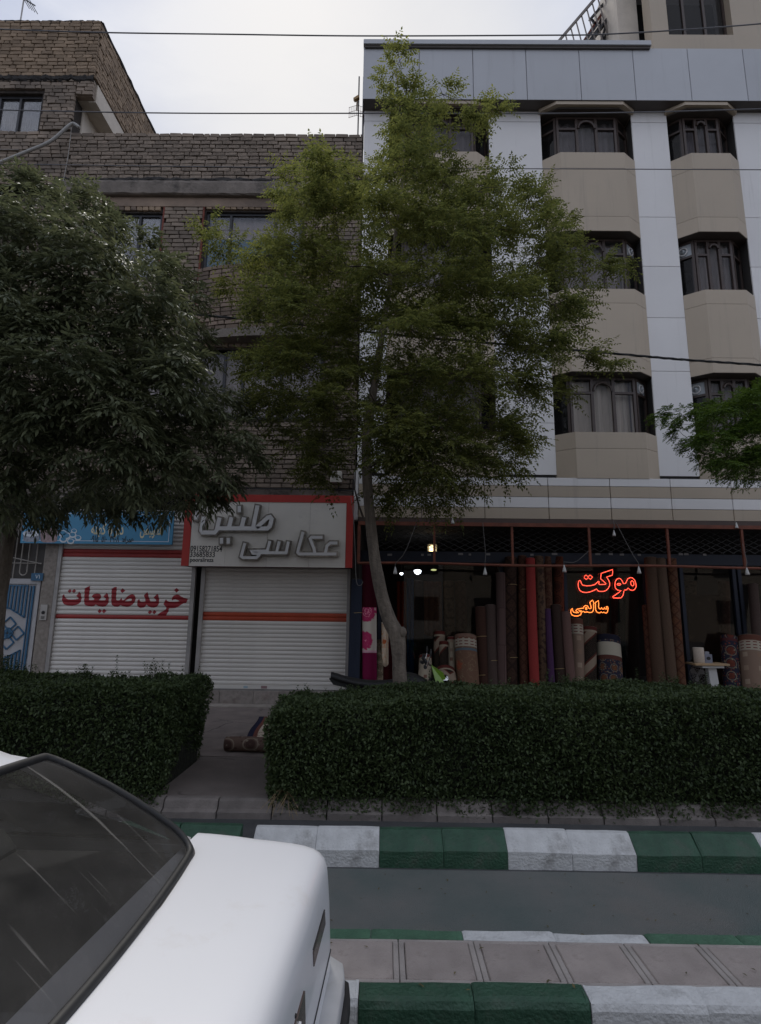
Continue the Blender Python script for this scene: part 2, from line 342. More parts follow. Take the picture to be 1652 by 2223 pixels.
# far kerb of the bike lane: white and green painted stones in pairs
PF = [(0,-.05),(0,.0),(0,.098),(.115,.192),(.15,.195),(.15,-.05)]
xk = WX(824, 1840, 4.05); LK = (WX(1376, 1842, 4.05)-xk)/4
root = thing('kerb', 'kerb beyond the bike lane painted in turn white and green, in front of the hedges', 'kerb', (xk, 4.0, 0))
xs = [xk+LK*k for k in range(-2, 10)]; root['kind'] = 'structure'; del root['category']; 
stone_row('kerb', root, 4.0, PF, LK, xs, [m_kw if (k//2) % 2 else m_kg for k in range(-2, 10)], labels=['white painted kerb stone' if (k//2) % 2 else 'green painted kerb stone' for k in range(-2, 10)])
xl = xs[0]-.10
xs2 = [xl-LK*k for k in range(1, 9)]
stone_row('kerb', root, 4.02, PF, LK, xs2, [m_kg if ((k-1)//2) % 2 == 0 else m_kw for k in range(1, 9)], labels=['green painted kerb stone' if ((k-1)//2) % 2 == 0 else 'white painted kerb stone' for k in range(1, 9)])
# grey raised kerb carrying the planting bed and the path
PG = [(0,-.02),(0,.045),(.035,.062),(.055,.118),(.075,.130),(.12,.133),(.12,-.02)]
xg = WX(590, 1770, 4.82); LG = (WX(1192, 1775, 4.82)-xg)/5
root = thing('planter_kerb', 'bare grey concrete kerb behind the gutter', None, (xg, 4.82, 0), kind='structure')
xs = [xg+LG*k for k in range(-7, 12)]
stone_row('pk', root, 4.82, PG, LG, xs, m_kgrey, gap=.010, part='kerb_stone')
# median: front kerb, back kerb, slabs with double joint strips
root = thing('median', 'low concrete median between the road and the bike lane', None, (0, 2.3, 0), kind='structure')
MB().box(-12, 12, 2.48, 2.83, -.05, .165).build('base', m_conc, root)
PN = [(0,-.05),(0,.0),(0,.17),(.012,.192),(.03,.198),(.10,.203),(.10,-.05)]
xn = G(781, 2132, .2).x; LN = (G(1267, 2143, .2).x-xn)/2
cols = []
xs = [xn+LN*k for k in range(-9, 9)]
def c_near(k): return m_kg if (k//2) % 2 == 0 else m_kw
stone_row('nk', root, 2.405, PN, LN, xs, [c_near(k) for k in range(-9, 9)], labels=['green painted kerb stone' if (k//2) % 2 == 0 else 'white painted kerb stone' for k in range(-9, 9)])
xb = G(1003, 2020, .2).x; LB = (G(1398, 2026, .2).x-xb)/2
PB = [(0,-.05),(0,.196),(.07,.198),(.09,.185),(.115,.08),(.115,-.05)]
xs = [xb+LB*k for k in range(-9, 9)]
stone_row('bk', root, 2.805, PB, LB, xs, [m_kw if (k//2) % 2 == 0 else m_kgold for k in range(-9, 9)], labels=['white painted edging stone' if (k//2) % 2 == 0 else 'faded green edging stone' for k in range(-9, 9)])
x_s = G(864, 2036, .2).x; LS = (G(1430, 2045, .2).x-G(862, 2036, .2).x)/3.5
LS = (G(1512, 2047, .2).x-G(862, 2036, .2).x)/4
sm = MB().bbox(0, LS-.054, 0, .257, 0, .045, .005); sme = sm.build('slab', m_slab, None); slab_me = sme.data; bpy.data.objects.remove(sme)
jm = MB().bbox(0, .0235, 0, .257, 0, .044, .003); jme = jm.build('joint_strip', m_slabw, None); joint_me = jme.data; bpy.data.objects.remove(jme)
lm = MB().bbox(0, LS-.004, 0, .018, 0, .043, .003); lme = lm.build('edge_strip', m_slabw, None); edge_me = lme.data; bpy.data.objects.remove(lme)
for k in range(-9, 11):
    x = x_s+LS*k
    inst('slab', slab_me, root, (x+.028, 2.527, .152+rnd.uniform(-.002, .002)), rot=(rnd.uniform(-.004,.004), rnd.uniform(-.004,.004), 0))
    inst('joint_strip', joint_me, root, (x-.0245, 2.527, .154)); inst('joint_strip', joint_me, root, (x+.0015, 2.527, .154))
    inst('edge_strip', edge_me, root, (x+.002, 2.786, .154)); inst('edge_strip', edge_me, root, (x+.002, 2.508, .154))

# ================================================================== BRICK SHOP BUILDING
YB = 9.6
m_bgrey = mat('sooty grey brick', (.31,.245,.19), .95, .35, 1.6, .8, 5, obj=.22, island=.22, col2=(.165,.135,.11))
m_btan = mat('tan brick', (.34,.25,.17), .95, .3, 1.6, .8, 5, obj=.26, island=.26, col2=(.22,.16,.11))
m_bbrown = mat('weathered brown brick', (.27,.20,.15), .95, .35, 1.6, .8, 5, obj=.3, island=.3, col2=(.13,.10,.08))
m_mort = mat('recessed mortar', (.055,.045,.038), .98, .4, 9, .6, 40)
m_ledge = mat('stained cement ledge', (.21,.18,.155), .95, .3, 3, .5, 30, dirt=((.045,.04,.036), 2.5, .52, .8))
m_plas = mat('cream plaster', (.64,.57,.48), .9, .15, 2, .2, 30, dirt=((.28,.21,.15), 1.6, .6, .6))
m_soot = mat('soot', (.035,.032,.03), .98, .4, 6, .8, 12)
m_wframe = mat('brown window frame', (.035,.026,.022), .5, .2, 10)
m_wdk = mat('dark metal frame', (.03,.03,.034), .5, .2, 10)
m_curt = mat('pale curtain', (.62,.54,.52), .9, .18, 1.2, .0, 9, stretch=(9,1,.4))
m_curtw = mat('bluish white curtain', (.60,.62,.68), .9, .1, 2)
m_curtd = mat('dark mesh screen', (.20,.18,.19), .9, .15, 3)
m_blue = mat('blue glass film', (.09,.24,.33), .6, .25, 3)
m_rust = mat('rusty angle steel', (.20,.055,.035), .8, .4, 12, .3, 60)
g_win = glass('window glass', (.9,.9,.9), .05, (.3,.29,.28), .02, .55)
g_dark = glass('dark window glass', (.45,.45,.47), .07, (.2,.19,.19), .03, .5)

xL = WX(145, 380, YB); xR = WX(786, 380, YB); zP0 = WZ(465, 396, YB); zP1 = WZ(465, 288, YB)
zled0 = WZ(440, 430, YB); zled1 = WZ(440, 402, YB)
BR = thing('brick_building', 'sooty grey brick building over two shuttered shops, with a tall bare brick parapet', 'building', ((xL+xR)/2, 10, 0))
xLB = -9.0
zS = WZ(600, 1062, YB)         # bottom of the brickwork over the sign
W1 = (WX(243, 460, YB), WX(352, 462, YB), WZ(300, 600, YB), WZ(300, 460, YB))
W2 = (WX(447, 460, YB), WX(656, 462, YB), WZ(550, 584, YB), WZ(550, 458, YB))
z3b, z3t = WZ(500, 907, YB), WZ(500, 757, YB)
W3 = (WX(436, 800, YB), WX(700, 800, YB), z3b, z3t)
W4 = (xLB+4.2, xLB+6.0, z3b, z3t)
hl = [W1, W2, W3, W4]
bw = MB()
# backing wall of mortar with openings: strips between holes
def wall_with_holes(mb, x0, x1, z0, z1, y0, y1, holes):
    zs = sorted({z0, z1, *[h[2] for h in holes], *[h[3] for h in holes]}); zs = [z for z in zs if z0 <= z <= z1]
    for a, b in zip(zs[:-1], zs[1:]):
        hs = sorted([h for h in holes if h[2] < (a+b)/2 < h[3]]); x = x0
        for h in hs:
            if h[0] > x: mb.box(x, h[0], y0, y1, a, b)
            x = max(x, h[1])
        if x < x1: mb.box(x, x1, y0, y1, a, b)
wall_with_holes(bw, xLB, xR, zS, zled0, YB+.03, YB+.25, hl)
bw.box(xLB, xR, YB+.02, YB+.25, zled1, zP1-.05)
bw.build('wall', m_mort, BR)
MB().box(xLB, xR+.0, YB+.25, 19, 0, zP1-.9).build('block', m_mort, BR)
bk = Bricks()
bk.field((xL, YB, 0), (1,0,0), xR-xL, zP0+.05, zP1, (0,-1,0), m_bgrey)
bk.field((xLB, YB+.03, 0), (1,0,0), xL-xLB, zled1, zP1+.02, (0,-1,0), m_bgrey)
hs = [(h[0]-xLB-.05, h[1]-xLB+.05, h[2]-.04, h[3]+.22) for h in hl]
pier0, pier1 = W1[1]-xLB, W2[0]-xLB
xB0 = WX(428, 650, YB); xB1 = xR-.02; zb0 = WZ(600, 727, YB); zb1 = W2[2]-.02
zb2 = z3b-.02; zb3 = WZ(600, 985, YB)
hb = [(xB0-xLB, xB1-xLB, zb0-.18, zb1+.02), (W2[0]-xLB, W2[1]-xLB, W2[2], W2[3])]
bk.field((xLB, YB, 0), (1,0,0), xR-xLB, zS+.02, zled0-.22, (0,-1,0), m_bgrey, holes=hs+hb)
# tan lintel course over the windows
for h in hl[:3]:
    for k in range(int((h[1]-h[0])/.12)):
        bk.L.append((Vector((h[0]+.06+k*.12, YB+.012, h[3]+.12)), (.105, .05, .17), 0, rnd.uniform(-.03,.03), m_btan if rnd.random() < .6 else m_bbrown))
Lb = xB1-xB0
def bow(c): return .26*max(0, math.sin(math.pi*min(max(c/Lb, 0), 1)))**.7
bk.field((xB0, YB-.01, 0), (1,0,0), Lb, zb0, zb1, (0,-1,0), m_bbrown, curve=bow)
bk.emit(BR, 300, lambda p: 0 if (p.z > zP0 and p.x > xL) or (p.x > 0 and p.z > 9.9) else 1+p.length)
# bow backing, its plaster ledge below
for za, zb, mt, nm, ex in ((zb0, zb1, m_mort, 'bow_wall', -.012), (zb0-.17, zb0-.004, m_ledge, 'bow_ledge', .06)):
    mb = MB(); top = []; bot = []
    n = 20
    pts = [(xB0+Lb*i/n, YB-bow(Lb*i/n)-ex) for i in range(n+1)]
    V = [(x, y, za) for x, y in pts]+[(x, y, zb) for x, y in pts]+[(xB1, YB+.02, za), (xB0, YB+.02, za), (xB1, YB+.02, zb), (xB0, YB+.02, zb)]
    F = [(i, i+1, n+2+i, n+1+i) for i in range(n)]+[tuple(range(n+1))+(2*n+2, 2*n+3), tuple(range(n+1, 2*n+2))+(2*n+4, 2*n+5)]
    mb.add(V, F).build(nm, mt, BR)
# cement ledge under the parapet, uneven, with soot
mb = MB(); rows = []
nx = 60
for (dy, z) in ((-.02, zled1+.06), (-.10, zled1+.02), (-.12, zled1-.04), (-.12, zled0+.02), (-.09, zled0), (.05, zled0)):
    rows.append([(xL-.2+(xR-xL+.2)*i/nx, YB+dy+rnd.uniform(-.008, .008), z+rnd.uniform(-.006, .006)) for i in range(nx+1)])
mb.grid(rows).build('cement_ledge', m_ledge, BR)
rows = []
for (dy, z) in ((-.01, zP0+.09), (-.05, zP0+.05), (-.075, zled1+.06), (-.05, zled1+.0), (.0, zled1-.02)):
    rows.append([(xL-.2+(xR-xL+.2)*i/nx, YB+dy+rnd.uniform(-.02, .02), z+rnd.uniform(-.03, .03)) for i in range(nx+1)])
MB().grid(rows).build('soot_band', m_soot, BR)
# brown underside strip and red rusty angles beside the windows
mb = MB(); mb.box(xL-.2, xR, YB-.02, YB+.03, zled0-.2, zled0-.002); mb.build('rendered_band', m_bbrown, BR)
for x in (W1[1]+.02, W2[0]-.06):
    MB().box(x, x+.035, YB-.012, YB+.02, zb1-1.0 if x > W1[1]+.1 else W1[2]-.2, zled0-.2).build('rusty_angle', m_rust, BR)
MB().box(xLB, xR, YB-.06, YB+.25, zS-.13, zS-.003).build('lintel', m_ledge, BR)
def window(root, x0, x1, z0, z1, Y, panes, fm=m_wdk, fr=.05, gl=g_win, curts=None, sill=True):
    # frame set in an opening; panes: relative widths; curts: material per pane
    fm_ = MB(); fm_.box(x0, x1, Y, Y+.06, z1-fr, z1); fm_.box(x0, x1, Y, Y+.06, z0, z0+fr); fm_.box(x0, x0+fr, Y, Y+.06, z0+fr, z1-fr); fm_.box(x1-fr, x1, Y, Y+.06, z0+fr, z1-fr)
    W_ = thing_part('window', fm_, fm, root)
    t = sum(panes); x = x0+fr; wd = x1-x0-2*fr
    for i, p in enumerate(panes):
        a = x; b = x+wd*p/t; x = b
        if i: MB().box(a-.022, a+.022, Y-.012, Y+.05, z0+fr, z1-fr).build('mullion', fm, W_)
        g = MB().box(a+(.022 if i else 0), b-(.022 if i < len(panes)-1 else 0), Y+.025, Y+.031, z0+fr, z1-fr).build('pane', gl, W_)
        if curts and curts[i]:
            mb = MB(); n = 14; rr = [[(a+(b-a)*j/n, Y+.14+.012*math.sin(j*2.3+i), z) for j in range(n+1)] for z in (z0+.02, z1-.02)]
            mb.grid(rr).build('curtain', curts[i], W_)
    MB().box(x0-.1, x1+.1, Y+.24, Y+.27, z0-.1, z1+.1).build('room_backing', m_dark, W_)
    return W_
def thing_part(name, mb, mt, root): return mb.build(name, mt, root)
window(BR, *W1, YB+.07, [1, .8], curts=[m_curtd, m_curtw])
w2 = window(BR, *W2, YB+.07, [1, 2, 1.1], curts=[m_curt, m_curt, m_curt])
MB().box(W2[0]+.05, W2[1]-.05, YB+.105, YB+.115, W2[2]+.05, W2[2]+(W2[3]-W2[2])*.56).build('blue_film', m_blue, w2)
window(BR, *W3, YB+.07, [1, 1, 1], curts=[m_curt]*3)
window(BR, *W4, YB+.07, [1, 1], curts=[m_curt]*2)
# ground floor piers and shop recesses
m_stone = mat('speckled cladding stone', (.33,.29,.25), .8, .3, 14, .2, 90, dirt=((.12,.10,.085), 9, .52, .6))
m_tile = mat('step riser stone', (.33,.29,.26), .8, .3, 11, .2, 60, obj=.14, dirt=((.18,.13,.115), 7, .5, .6))
m_apron = mat('apron tile', (.37,.33,.29), .85, .2, 6, .2, 60, obj=.1)
zs0 = .365
mb = MB()
xs1L, xs1R = WX(103, 1400, YB), WX(427, 1240, YB)
xs2L, xs2R = WX(431, 1350, YB), WX(756, 1350, YB)
mb.box(WX(88, 1300, YB), xs1L+.005, YB-.02, YB+.4, .14, zS-.13); mb.build('pilaster', m_stone, BR)
MB().box(xs2R+.12, WX(776,1300,YB), YB-.02, YB+.4, .14, zS-.13).build('pilaster', m_stone, BR)
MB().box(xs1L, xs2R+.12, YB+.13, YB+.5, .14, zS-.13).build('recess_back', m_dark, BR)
st = MB(); st.box(xs1L-.1, xs2R+.25, 9.37, YB+.14, .13, zs0-.002).build('step_core', m_conc, BR)
x = xs1L-.1; k = 0
while x < xs2R+.2:
    l = rnd.choice([.42, .55, .66]); MB().bbox(x, min(x+l, xs2R+.25)-.006, 9.345, 9.37, .17, zs0+.004, .004).build('riser_tile', m_tile, BR); x += l
    k += 1
x = xs1L-.3
while x < xs2R+.3:
    MB().add([(x,9.18,.134),(x+.29,9.18,.134),(x+.34,9.344,.146),(x+.05,9.344,.146),(x,9.18,.150),(x+.29,9.18,.150),(x+.34,9.344,.168),(x+.05,9.344,.168)], [(0,3,2,1),(4,5,6,7),(0,1,5,4),(1,2,6,5),(2,3,7,6),(3,0,4,7)]).build('apron_tile', m_apron, BR); x += .295

# ================================================================== ROLLER SHUTTERS
m_shw = mat('white shutter steel', (.76,.725,.67), .5, .1, 2.5, .0, 9, stretch=(.6,1,5), dirt=((.40,.37,.33), 3, .6, .35))
m_shr = mat('red shutter paint', (.36,.028,.022), .5, .15, 6)
m_sho = mat('orange red shutter paint', (.50,.075,.03), .5, .15, 6)
m_rail = mat('grey shutter rail', (.42,.40,.38), .5, .2, 5, metal=.2)
m_txtr = mat('red sign paint', (.33,.016,.024), .6, .1, 7)
PITCH = .0705; ARC = .013
def sprof(z, z0): t = ((z-z0)/PITCH) % 1.0; return ARC*(max(0, math.sin(math.pi*min(t/.86, 1)))**.55 if t < .86 else 0)
def shutter(label, x0, x1, z0, z1, bands, colr, Y, group):
    r = thing('roller_shutter', label, 'shutter', ((x0+x1)/2, Y, z0), group)
    n = 9; me = {}
    for key, mt in (('w', m_shw), ('r', colr)):
        rows = []
        for i in range(n+1):
            t = i/n; z = t*PITCH*.985; rows.append([(0, -sprof(z+1e-4, 0), z), (x1-x0, -sprof(z+1e-4, 0), z)])
        q = MB().grid(rows).build('slat', mt, None, smooth=True); me[key] = q.data; bpy.data.objects.remove(q)
    k = 0; z = z0+.06
    while z < z1:
        zc = z+PITCH/2; red = any(a < zc < b for a, b in bands)
        inst('slat', me['r' if red else 'w'], r, (x0, Y+rnd.uniform(-.0012, .0012), z), label='red painted slat' if red else None); z += PITCH
    MB().box(x0, x1, Y-.02, Y+.02, z0, z0+.058).build('bottom_bar', m_shw, r)
    for a, b in ((x0-.055, x0+.012), (x1-.012, x1+.055)): MB().box(a, b, Y-.045, Y+.03, zs0, z1).build('guide_rail', m_rail, r)
    return r
YS = YB+.03
zt1 = WZ(250, 1155, YS); zt2 = WZ(600, 1200, YS); xs1b = WX(420, 1340, YS)-.06
bands1 = [(WZ(250,1350-3,YS), WZ(250,1333-1,YS)), (WZ(250,1208,YS), WZ(250,1193,YS))]
sh1 = shutter('left roller shutter, white with two red bands and large red writing', xs1L+.06, xs1b, zs0, zt1+.35, bands1, m_shr, YS, 'roller shutters of the brick building')
bands2 = [(WZ(600,1350,YS), WZ(600,1333,YS))]
sh2 = shutter('right roller shutter, plain white with one orange red band, below the photo shop sign', xs2L+.05, xs2R-.02, zs0, zt2+.2, bands2, m_sho, YS, 'roller shutters of the brick building')
m_labb = mat('pale blue sticker', (.40,.52,.58), .6, .2, 30); m_labp = mat('pinkish sticker', (.35,.22,.22), .6, .3, 40)
a = WX(567,1496,YS); MB().box(a, a+.10, YS-.0225, YS-.0205, zs0+.008, zs0+.05).build('sticker', m_labp, sh2)
a = WX(542,1494,YS); MB().box(a-.10, a-.03, YS-.0225, YS-.0205, zs0+.01, zs0+.045).build('sticker', m_labb, sh2)
# red lettering, draped over the slats
RA = (230, 2280, 6.1185); RB = (480, 2280, 6.1185)
LET = [(RA, [(125,385),(150,390),(155,430),(180,475),(230,500),(330,505),(430,500),(480,490),(480,460),(435,418),(505,312),(540,360),(558,430),(560,500),(540,560),(490,610),(420,640),(330,655),(220,648),(150,625),(105,580),(88,520),(95,450),(110,400)], []),
 (RA, [(275,250),(325,300),(275,355),(225,302)], []), (RA, [(378,248),(430,300),(378,355),(328,300)], []),
 (RA, [(765,170),(755,330),(740,400),(738,500),(760,520),(830,520),(865,510),(870,495),(808,435),(850,375),(930,355),(1000,370),(1035,415),(1030,455),(1000,495),(975,520),(1060,525),(1130,525),(1145,505),(1140,480),(1090,437),(1165,340),(1200,390),(1218,470),(1215,560),(1190,620),(1140,665),(1060,680),(970,665),(905,625),(870,655),(800,672),(720,665),(660,645),(625,600),(622,560),(635,240)], []),
 (RA, [(1000,730),(1048,785),(995,838),(945,785)], []), (RA, [(1105,728),(1158,782),(1100,838),(1050,785)], []),
 (RA, [(1285,250),(1365,205),(1410,200),(1402,350),(1390,480),(1400,515),(1440,530),(1485,520),(1512,455),(1535,505),(1545,525),(1580,522),(1630,470),(1680,420),(1730,388),(1780,378),(1830,395),(1860,440),(1862,500),(1845,560),(1795,620),(1730,665),(1650,685),(1560,668),(1500,640),(1470,665),(1420,682),(1350,675),(1300,640),(1275,590),(1278,520)], [[(1605,548),(1650,510),(1700,485),(1745,480),(1770,500),(1772,525),(1745,540),(1680,548)]]),
 (RA, [(1555,235),(1612,290),(1548,352),(1490,292)], []),
 (RB, [(625,325),(640,400),(665,490),(690,545),(730,552),(800,550),(828,540),(830,520),(770,462),(852,362),(885,410),(902,490),(900,580),(880,640),(840,680),(770,700),(700,695),(640,665),(605,625),(570,665),(530,695),(460,708),(410,695),(375,650),(372,590),(378,545),(410,495),(430,505),(440,540),(470,560),(530,562),(575,550),(560,480),(533,400)], []),
 (RB, [(685,755),(733,808),(680,862),(625,812)], []), (RB, [(785,755),(838,808),(785,862),(735,812)], []),
 (RB, [(1065,500),(1100,540),(1150,560),(1260,562),(1340,558),(1400,545),(1340,515),(1290,502),(1245,508),(1215,530),(1203,510),(1215,460),(1260,410),(1320,382),(1370,390),(1430,430),(1500,465),(1590,485),(1570,560),(1550,588),(1480,600),(1420,640),(1360,680),(1280,710),(1150,715),(1135,735),(1130,780),(1070,890),(960,897),(870,893),(858,878),(940,815),(1060,745),(1075,710),(1050,665),(1003,615)], []),
 (RB, [(1325,230),(1382,275),(1322,340),(1258,280)], [])]
for reg, pts, holes in LET:
    mb = MB(); p2 = P2(reg, pts, YS-.01); h2 = [P2(reg, h, YS-.01) for h in holes]
    loops = [[Vector((x, z, 0)) for x, z in p2]]+[[Vector((x, z, 0)) for x, z in h] for h in h2]
    tr = tessellate_polygon(loops); fl = [p for lp in loops for p in lp]
    bm = bmesh.new(); vv = [bm.verts.new((p.x, 0, p.y)) for p in fl]
    for t in tr:
        try: bm.faces.new([vv[i] for i in t])
        except ValueError: pass
    zb = zs0+.06; lo = min(p.y for p in fl); hi = max(p.y for p in fl); k0 = int((lo-zb)/PITCH)
    for k in range(k0*8, int((hi-zb)/PITCH+1)*8+1):
        bmesh.ops.bisect_plane(bm, geom=bm.verts[:]+bm.edges[:]+bm.faces[:], plane_co=(0, 0, zb+k*PITCH/8), plane_no=(0,0,1))
    for v in bm.verts: v.co.y = YS-sprof(v.co.z, zb)-.0022
    me = bpy.data.meshes.new('letter'); bm.to_mesh(me); bm.free(); me.materials.append(m_txtr)
    o = bpy.data.objects.new('letter', me); COL.objects.link(o); o.parent = sh1; o.matrix_parent_inverse = pinv(sh1)

# ================================================================== PHOTO SHOP SIGN
m_sred = mat('sign red', (.50,.045,.035), .45, .1, 3, dirt=((.35,.03,.03), 2, .6, .5))
m_swht = mat('sign white panel', (.82,.775,.70), .5, .06, 1.5, dirt=((.52,.49,.45), 2.2, .55, .4))
m_chrome = mat('mirror letter side', (.50,.45,.38), .28, .3, 14, metal=.8, col2=(.22,.19,.17))
m_lface = mat('letter face', (.74,.73,.72), .5, .05, 3)
m_black = mat('black print', (.012,.012,.014), .5, .1, 5)
YG = 9.2
sx0, sx1 = WX(398, 1160, YG), WX(766, 1160, YG); sz0, sz1 = WZ(580, 1230, YG), WZ(590, 1074, YG)
SG = thing('shop_sign', 'white photo shop sign with red border and chrome edged raised letters', 'sign', ((sx0+sx1)/2, YG, sz0))
MB().box(sx0, sx1, YG+.015, YG+.38, sz0+.01, sz1-.002).build('box', mat('sign box side', (.10,.03,.03), .6), SG)
fw = .115
MB().box(sx0, sx1, YG-.008, YG+.014, sz1-.125, sz1).build('top_border', m_sred, SG)
MB().box(sx0, sx0+fw+.01, YG-.008, YG+.014, sz0, sz1-.126).build('side_border', m_sred, SG)
MB().box(sx1-fw, sx1, YG-.008, YG+.014, sz0, sz1-.126).build('side_border', m_sred, SG)
px0, px1 = sx0+fw+.012, sx1-fw-.002; seams = [WX(795-5, 0+1150, YG)]
seam = [px0, WX(521, 1150, YG), WX(600, 1150, YG), WX(676, 1150, YG)]
seam = [px0]+[WX((700+z/2.2027)/1.816, 1150, YG) for z in (425, 782, 1147)]+[px1]
for a, b in zip(seam[:-1], seam[1:]): MB().box(a+.002, b-.002, YG, YG+.012, sz0, sz1-.127).build('panel', m_swht, SG)
def ribbon(pts, wdt, Yf, t):
    # stroke of constant width in x,z with mitred corners, extruded t towards the wall
    n = len(pts); P = [Vector((p[0], p[1])) for p in pts]; Lf = []; Rt = []
    for i in range(n):
        d1 = (P[i]-P[i-1]).normalized() if i else None; d2 = (P[i+1]-P[i]).normalized() if i < n-1 else None
        d1 = d1 or d2; d2 = d2 or d1; nn = Vector((-d1.y-d2.y, d1.x+d2.x)); nn.normalize(); c = max(.45, nn.dot(Vector((-d1.y, d1.x))))
        e = d2*(-wdt*.0) if i == 0 else Vector((0, 0))
        Lf.append(P[i]+nn*(wdt/2/c)); Rt.append(P[i]-nn*(wdt/2/c))
    # square ends
    dS = (P[0]-P[1]).normalized(); dE = (P[-1]-P[-2]).normalized()
    for A in (Lf, Rt): A[0] = A[0]+dS*wdt*.5; A[-1] = A[-1]+dE*wdt*.5
    mb = MB(); V = []
    for a, b in zip(Lf, Rt): V += [(a.x, Yf, a.y), (b.x, Yf, b.y), (a.x, Yf+t, a.y), (b.x, Yf+t, b.y)]
    F = []
    for i in range(n-1):
        k = i*4; F += [(k, k+1, k+5, k+4), (k+2, k+6, k+7, k+3), (k, k+4, k+6, k+2), (k+1, k+3, k+7, k+5)]
    F += [(0, 2, 3, 1), ((n-1)*4, (n-1)*4+1, (n-1)*4+3, (n-1)*4+2)]
    return mb.add(V, F)
RC = (760, 1960, 5.006); RD = (920, 2060, 3.842)
strokes = [(RC, [(215,420),(172,650),(200,695),(435,695),(475,650),(525,440)]), (RC, [(500,612),(715,612),(760,430)]), (RC, [(690,612.5),(960,613),(1008,435)]),
 (RC, [(940,612),(1190,614),(1275,200)]), (RC, [(1170,616),(1475,616),(1525,570),(1560,430),(1525,388),(1480,400),(1290,575)]),
 (RC, [(922,205),(922,265)]), (RC, [(572,835),(572,885)]), (RC, [(705,835),(705,885)]), (RC, [(85,250),(75,400)]),
 (RD, [(172,330),(122,510),(150,530),(350,530),(385,500),(398,468),(300,462),(285,432),(490,430)]), (RD, [(400,455),(510,452),(550,300)]), (RD, [(500,456),(655,455),(693,305)]),
 (RD, [(640,457),(800,457),(832,310)]), (RD, [(1052,160),(975,450),(1000,474),(1235,474),(1225,400),(1165,245),(1185,222),(1330,222)]), (RD, [(1225,475),(1540,474)]), (RD, [(1555,308),(1470,308),(1420,350),(1395,460)])]
for i, (reg, pts) in enumerate(strokes):
    q = P2(reg, pts, YG-.06); wd_ = .118 if reg is RC else .098
    if i in (6, 7, 5): wd_ = .105
    lt = ribbon(q, wd_, YG-.06-.0007*i, .05+.0007*i).build('raised_letter', m_chrome, SG)
    ribbon(q, wd_-.05, YG-.0745-.0003*i, .003).build('letter_face', m_lface, lt)
def text(s, size, x, z, Y, mt, name, parent, t=.002, align='LEFT', slant=0, bold=0, width=None):
    c = bpy.data.curves.new(name, 'FONT'); c.body = s; c.size = size; c.align_x = align; c.extrude = t/2; c.offset = bold; c.shear = slant; c.resolution_u = 3
    o = bpy.data.objects.new(name, c); COL.objects.link(o); bpy.context.view_layer.update()
    dg = bpy.context.evaluated_depsgraph_get(); me = bpy.data.meshes.new_from_object(o.evaluated_get(dg)); bpy.data.objects.remove(o)
    xs_ = [v.co.x for v in me.vertices]; wd = max(xs_)-min(xs_); sx = width/wd if width else 1; mn = min(xs_)
    for v in me.vertices:
        X_ = (v.co.x-mn)*sx if width else v.co.x; v.co = (X_+x, Y-v.co.z, v.co.y+z)
    me.materials.clear(); me.materials.append(mt); me.flip_normals(); q = bpy.data.objects.new(name, me); COL.objects.link(q)
    if parent: q.parent = parent; q.matrix_parent_inverse = pinv(parent)
    return q
RZ = (700, 1900, 2.2027)
def at(reg, x, y, Y): a, b = zp(reg, [(x, y)])[0]; return W(a, b, Y)
for s, x, y, x2, sz in (('09158271854', 111, 600, 385, .135), ('33685833', 107, 648, 323, .125), ('pooralireza', 108, 690, 312, .10)):
    p = at(RZ, x, y, YG); q = at(RZ, x2, y, YG); text(s, sz, p.x, p.z, YG-.0015, m_black, 'printed_number' if s[0] != 'p' else 'printed_name', SG, bold=.0015, width=q.x-p.x)

# ================================================================== BLUE BANNER, GATE, GRILLE, HOUSE NUMBER, INTERCOM
YN = 9.42
m_ban = mat('blue banner vinyl', (.075,.30,.50), .5, .1, 1.2); m_banw = mat('banner white print', (.72,.78,.82), .5, .1, 5)
m_bany = mat('banner cream print', (.78,.70,.45), .5, .1, 5); m_pota = mat('banner pot print', (.33,.36,.42), .5, .5, 14); m_potb = mat('banner copper pot print', (.42,.30,.30), .5, .45, 14)
A = W(44, 1177, YN); B = W(373, 1183, YN); bz0 = (A.z+B.z)/2; bz1 = WZ(200, 1108, YN)
BN = thing('banner', 'sky blue banner with pots and yellow writing above the left shutter, half hidden by leaves', 'banner', ((A.x+B.x)/2, YN, bz0))
MB().box(A.x, B.x, YN, YN+.03, bz0, bz1).build('sheet', m_ban, BN)
mb = MB(); mb.box(A.x+.03, B.x-.06, YN-.002, YN-.0003, bz0+.045, bz0+.055); mb.box(B.x-.07, B.x-.06, YN-.002, YN-.0003, bz0+.056, bz1-.05); mb.box(A.x+.03, B.x-.06, YN-.002, YN-.0003, bz1-.06, bz1-.05); mb.build('border_line', m_banw, BN)
RP = (60, 2000, 2.58125)
def ell(reg, cx, cy, rx, ry, Y, t, n=20, a0=0, a1=2*math.pi):
    return P2(reg, [(cx+rx*math.cos(a0+(a1-a0)*i/n), cy+ry*math.sin(a0+(a1-a0)*i/n)) for i in range(n)], Y)
def potprint(cx, cy, rx, h, mt, lidmt):
    mb = MB(); mb.poly(P2(RP, [(cx-rx, cy-h/2),(cx+rx, cy-h/2),(cx+rx*.93, cy+h*.4),(cx+rx*.6, cy+h*.55),(cx-rx*.6, cy+h*.55),(cx-rx*.93, cy+h*.4)], YN), YN-.0012, .001); mb.build('pot_print', mt, BN)
    MB().poly(ell(RP, cx, cy-h/2, rx*1.03, rx*.38, YN, 0), YN-.0026, .001).build('pot_print', lidmt, BN)
    MB().poly(ell(RP, cx, cy-h/2-6, rx*.45, rx*.16, YN, 0), YN-.004, .001).build('pot_print', mt, BN)
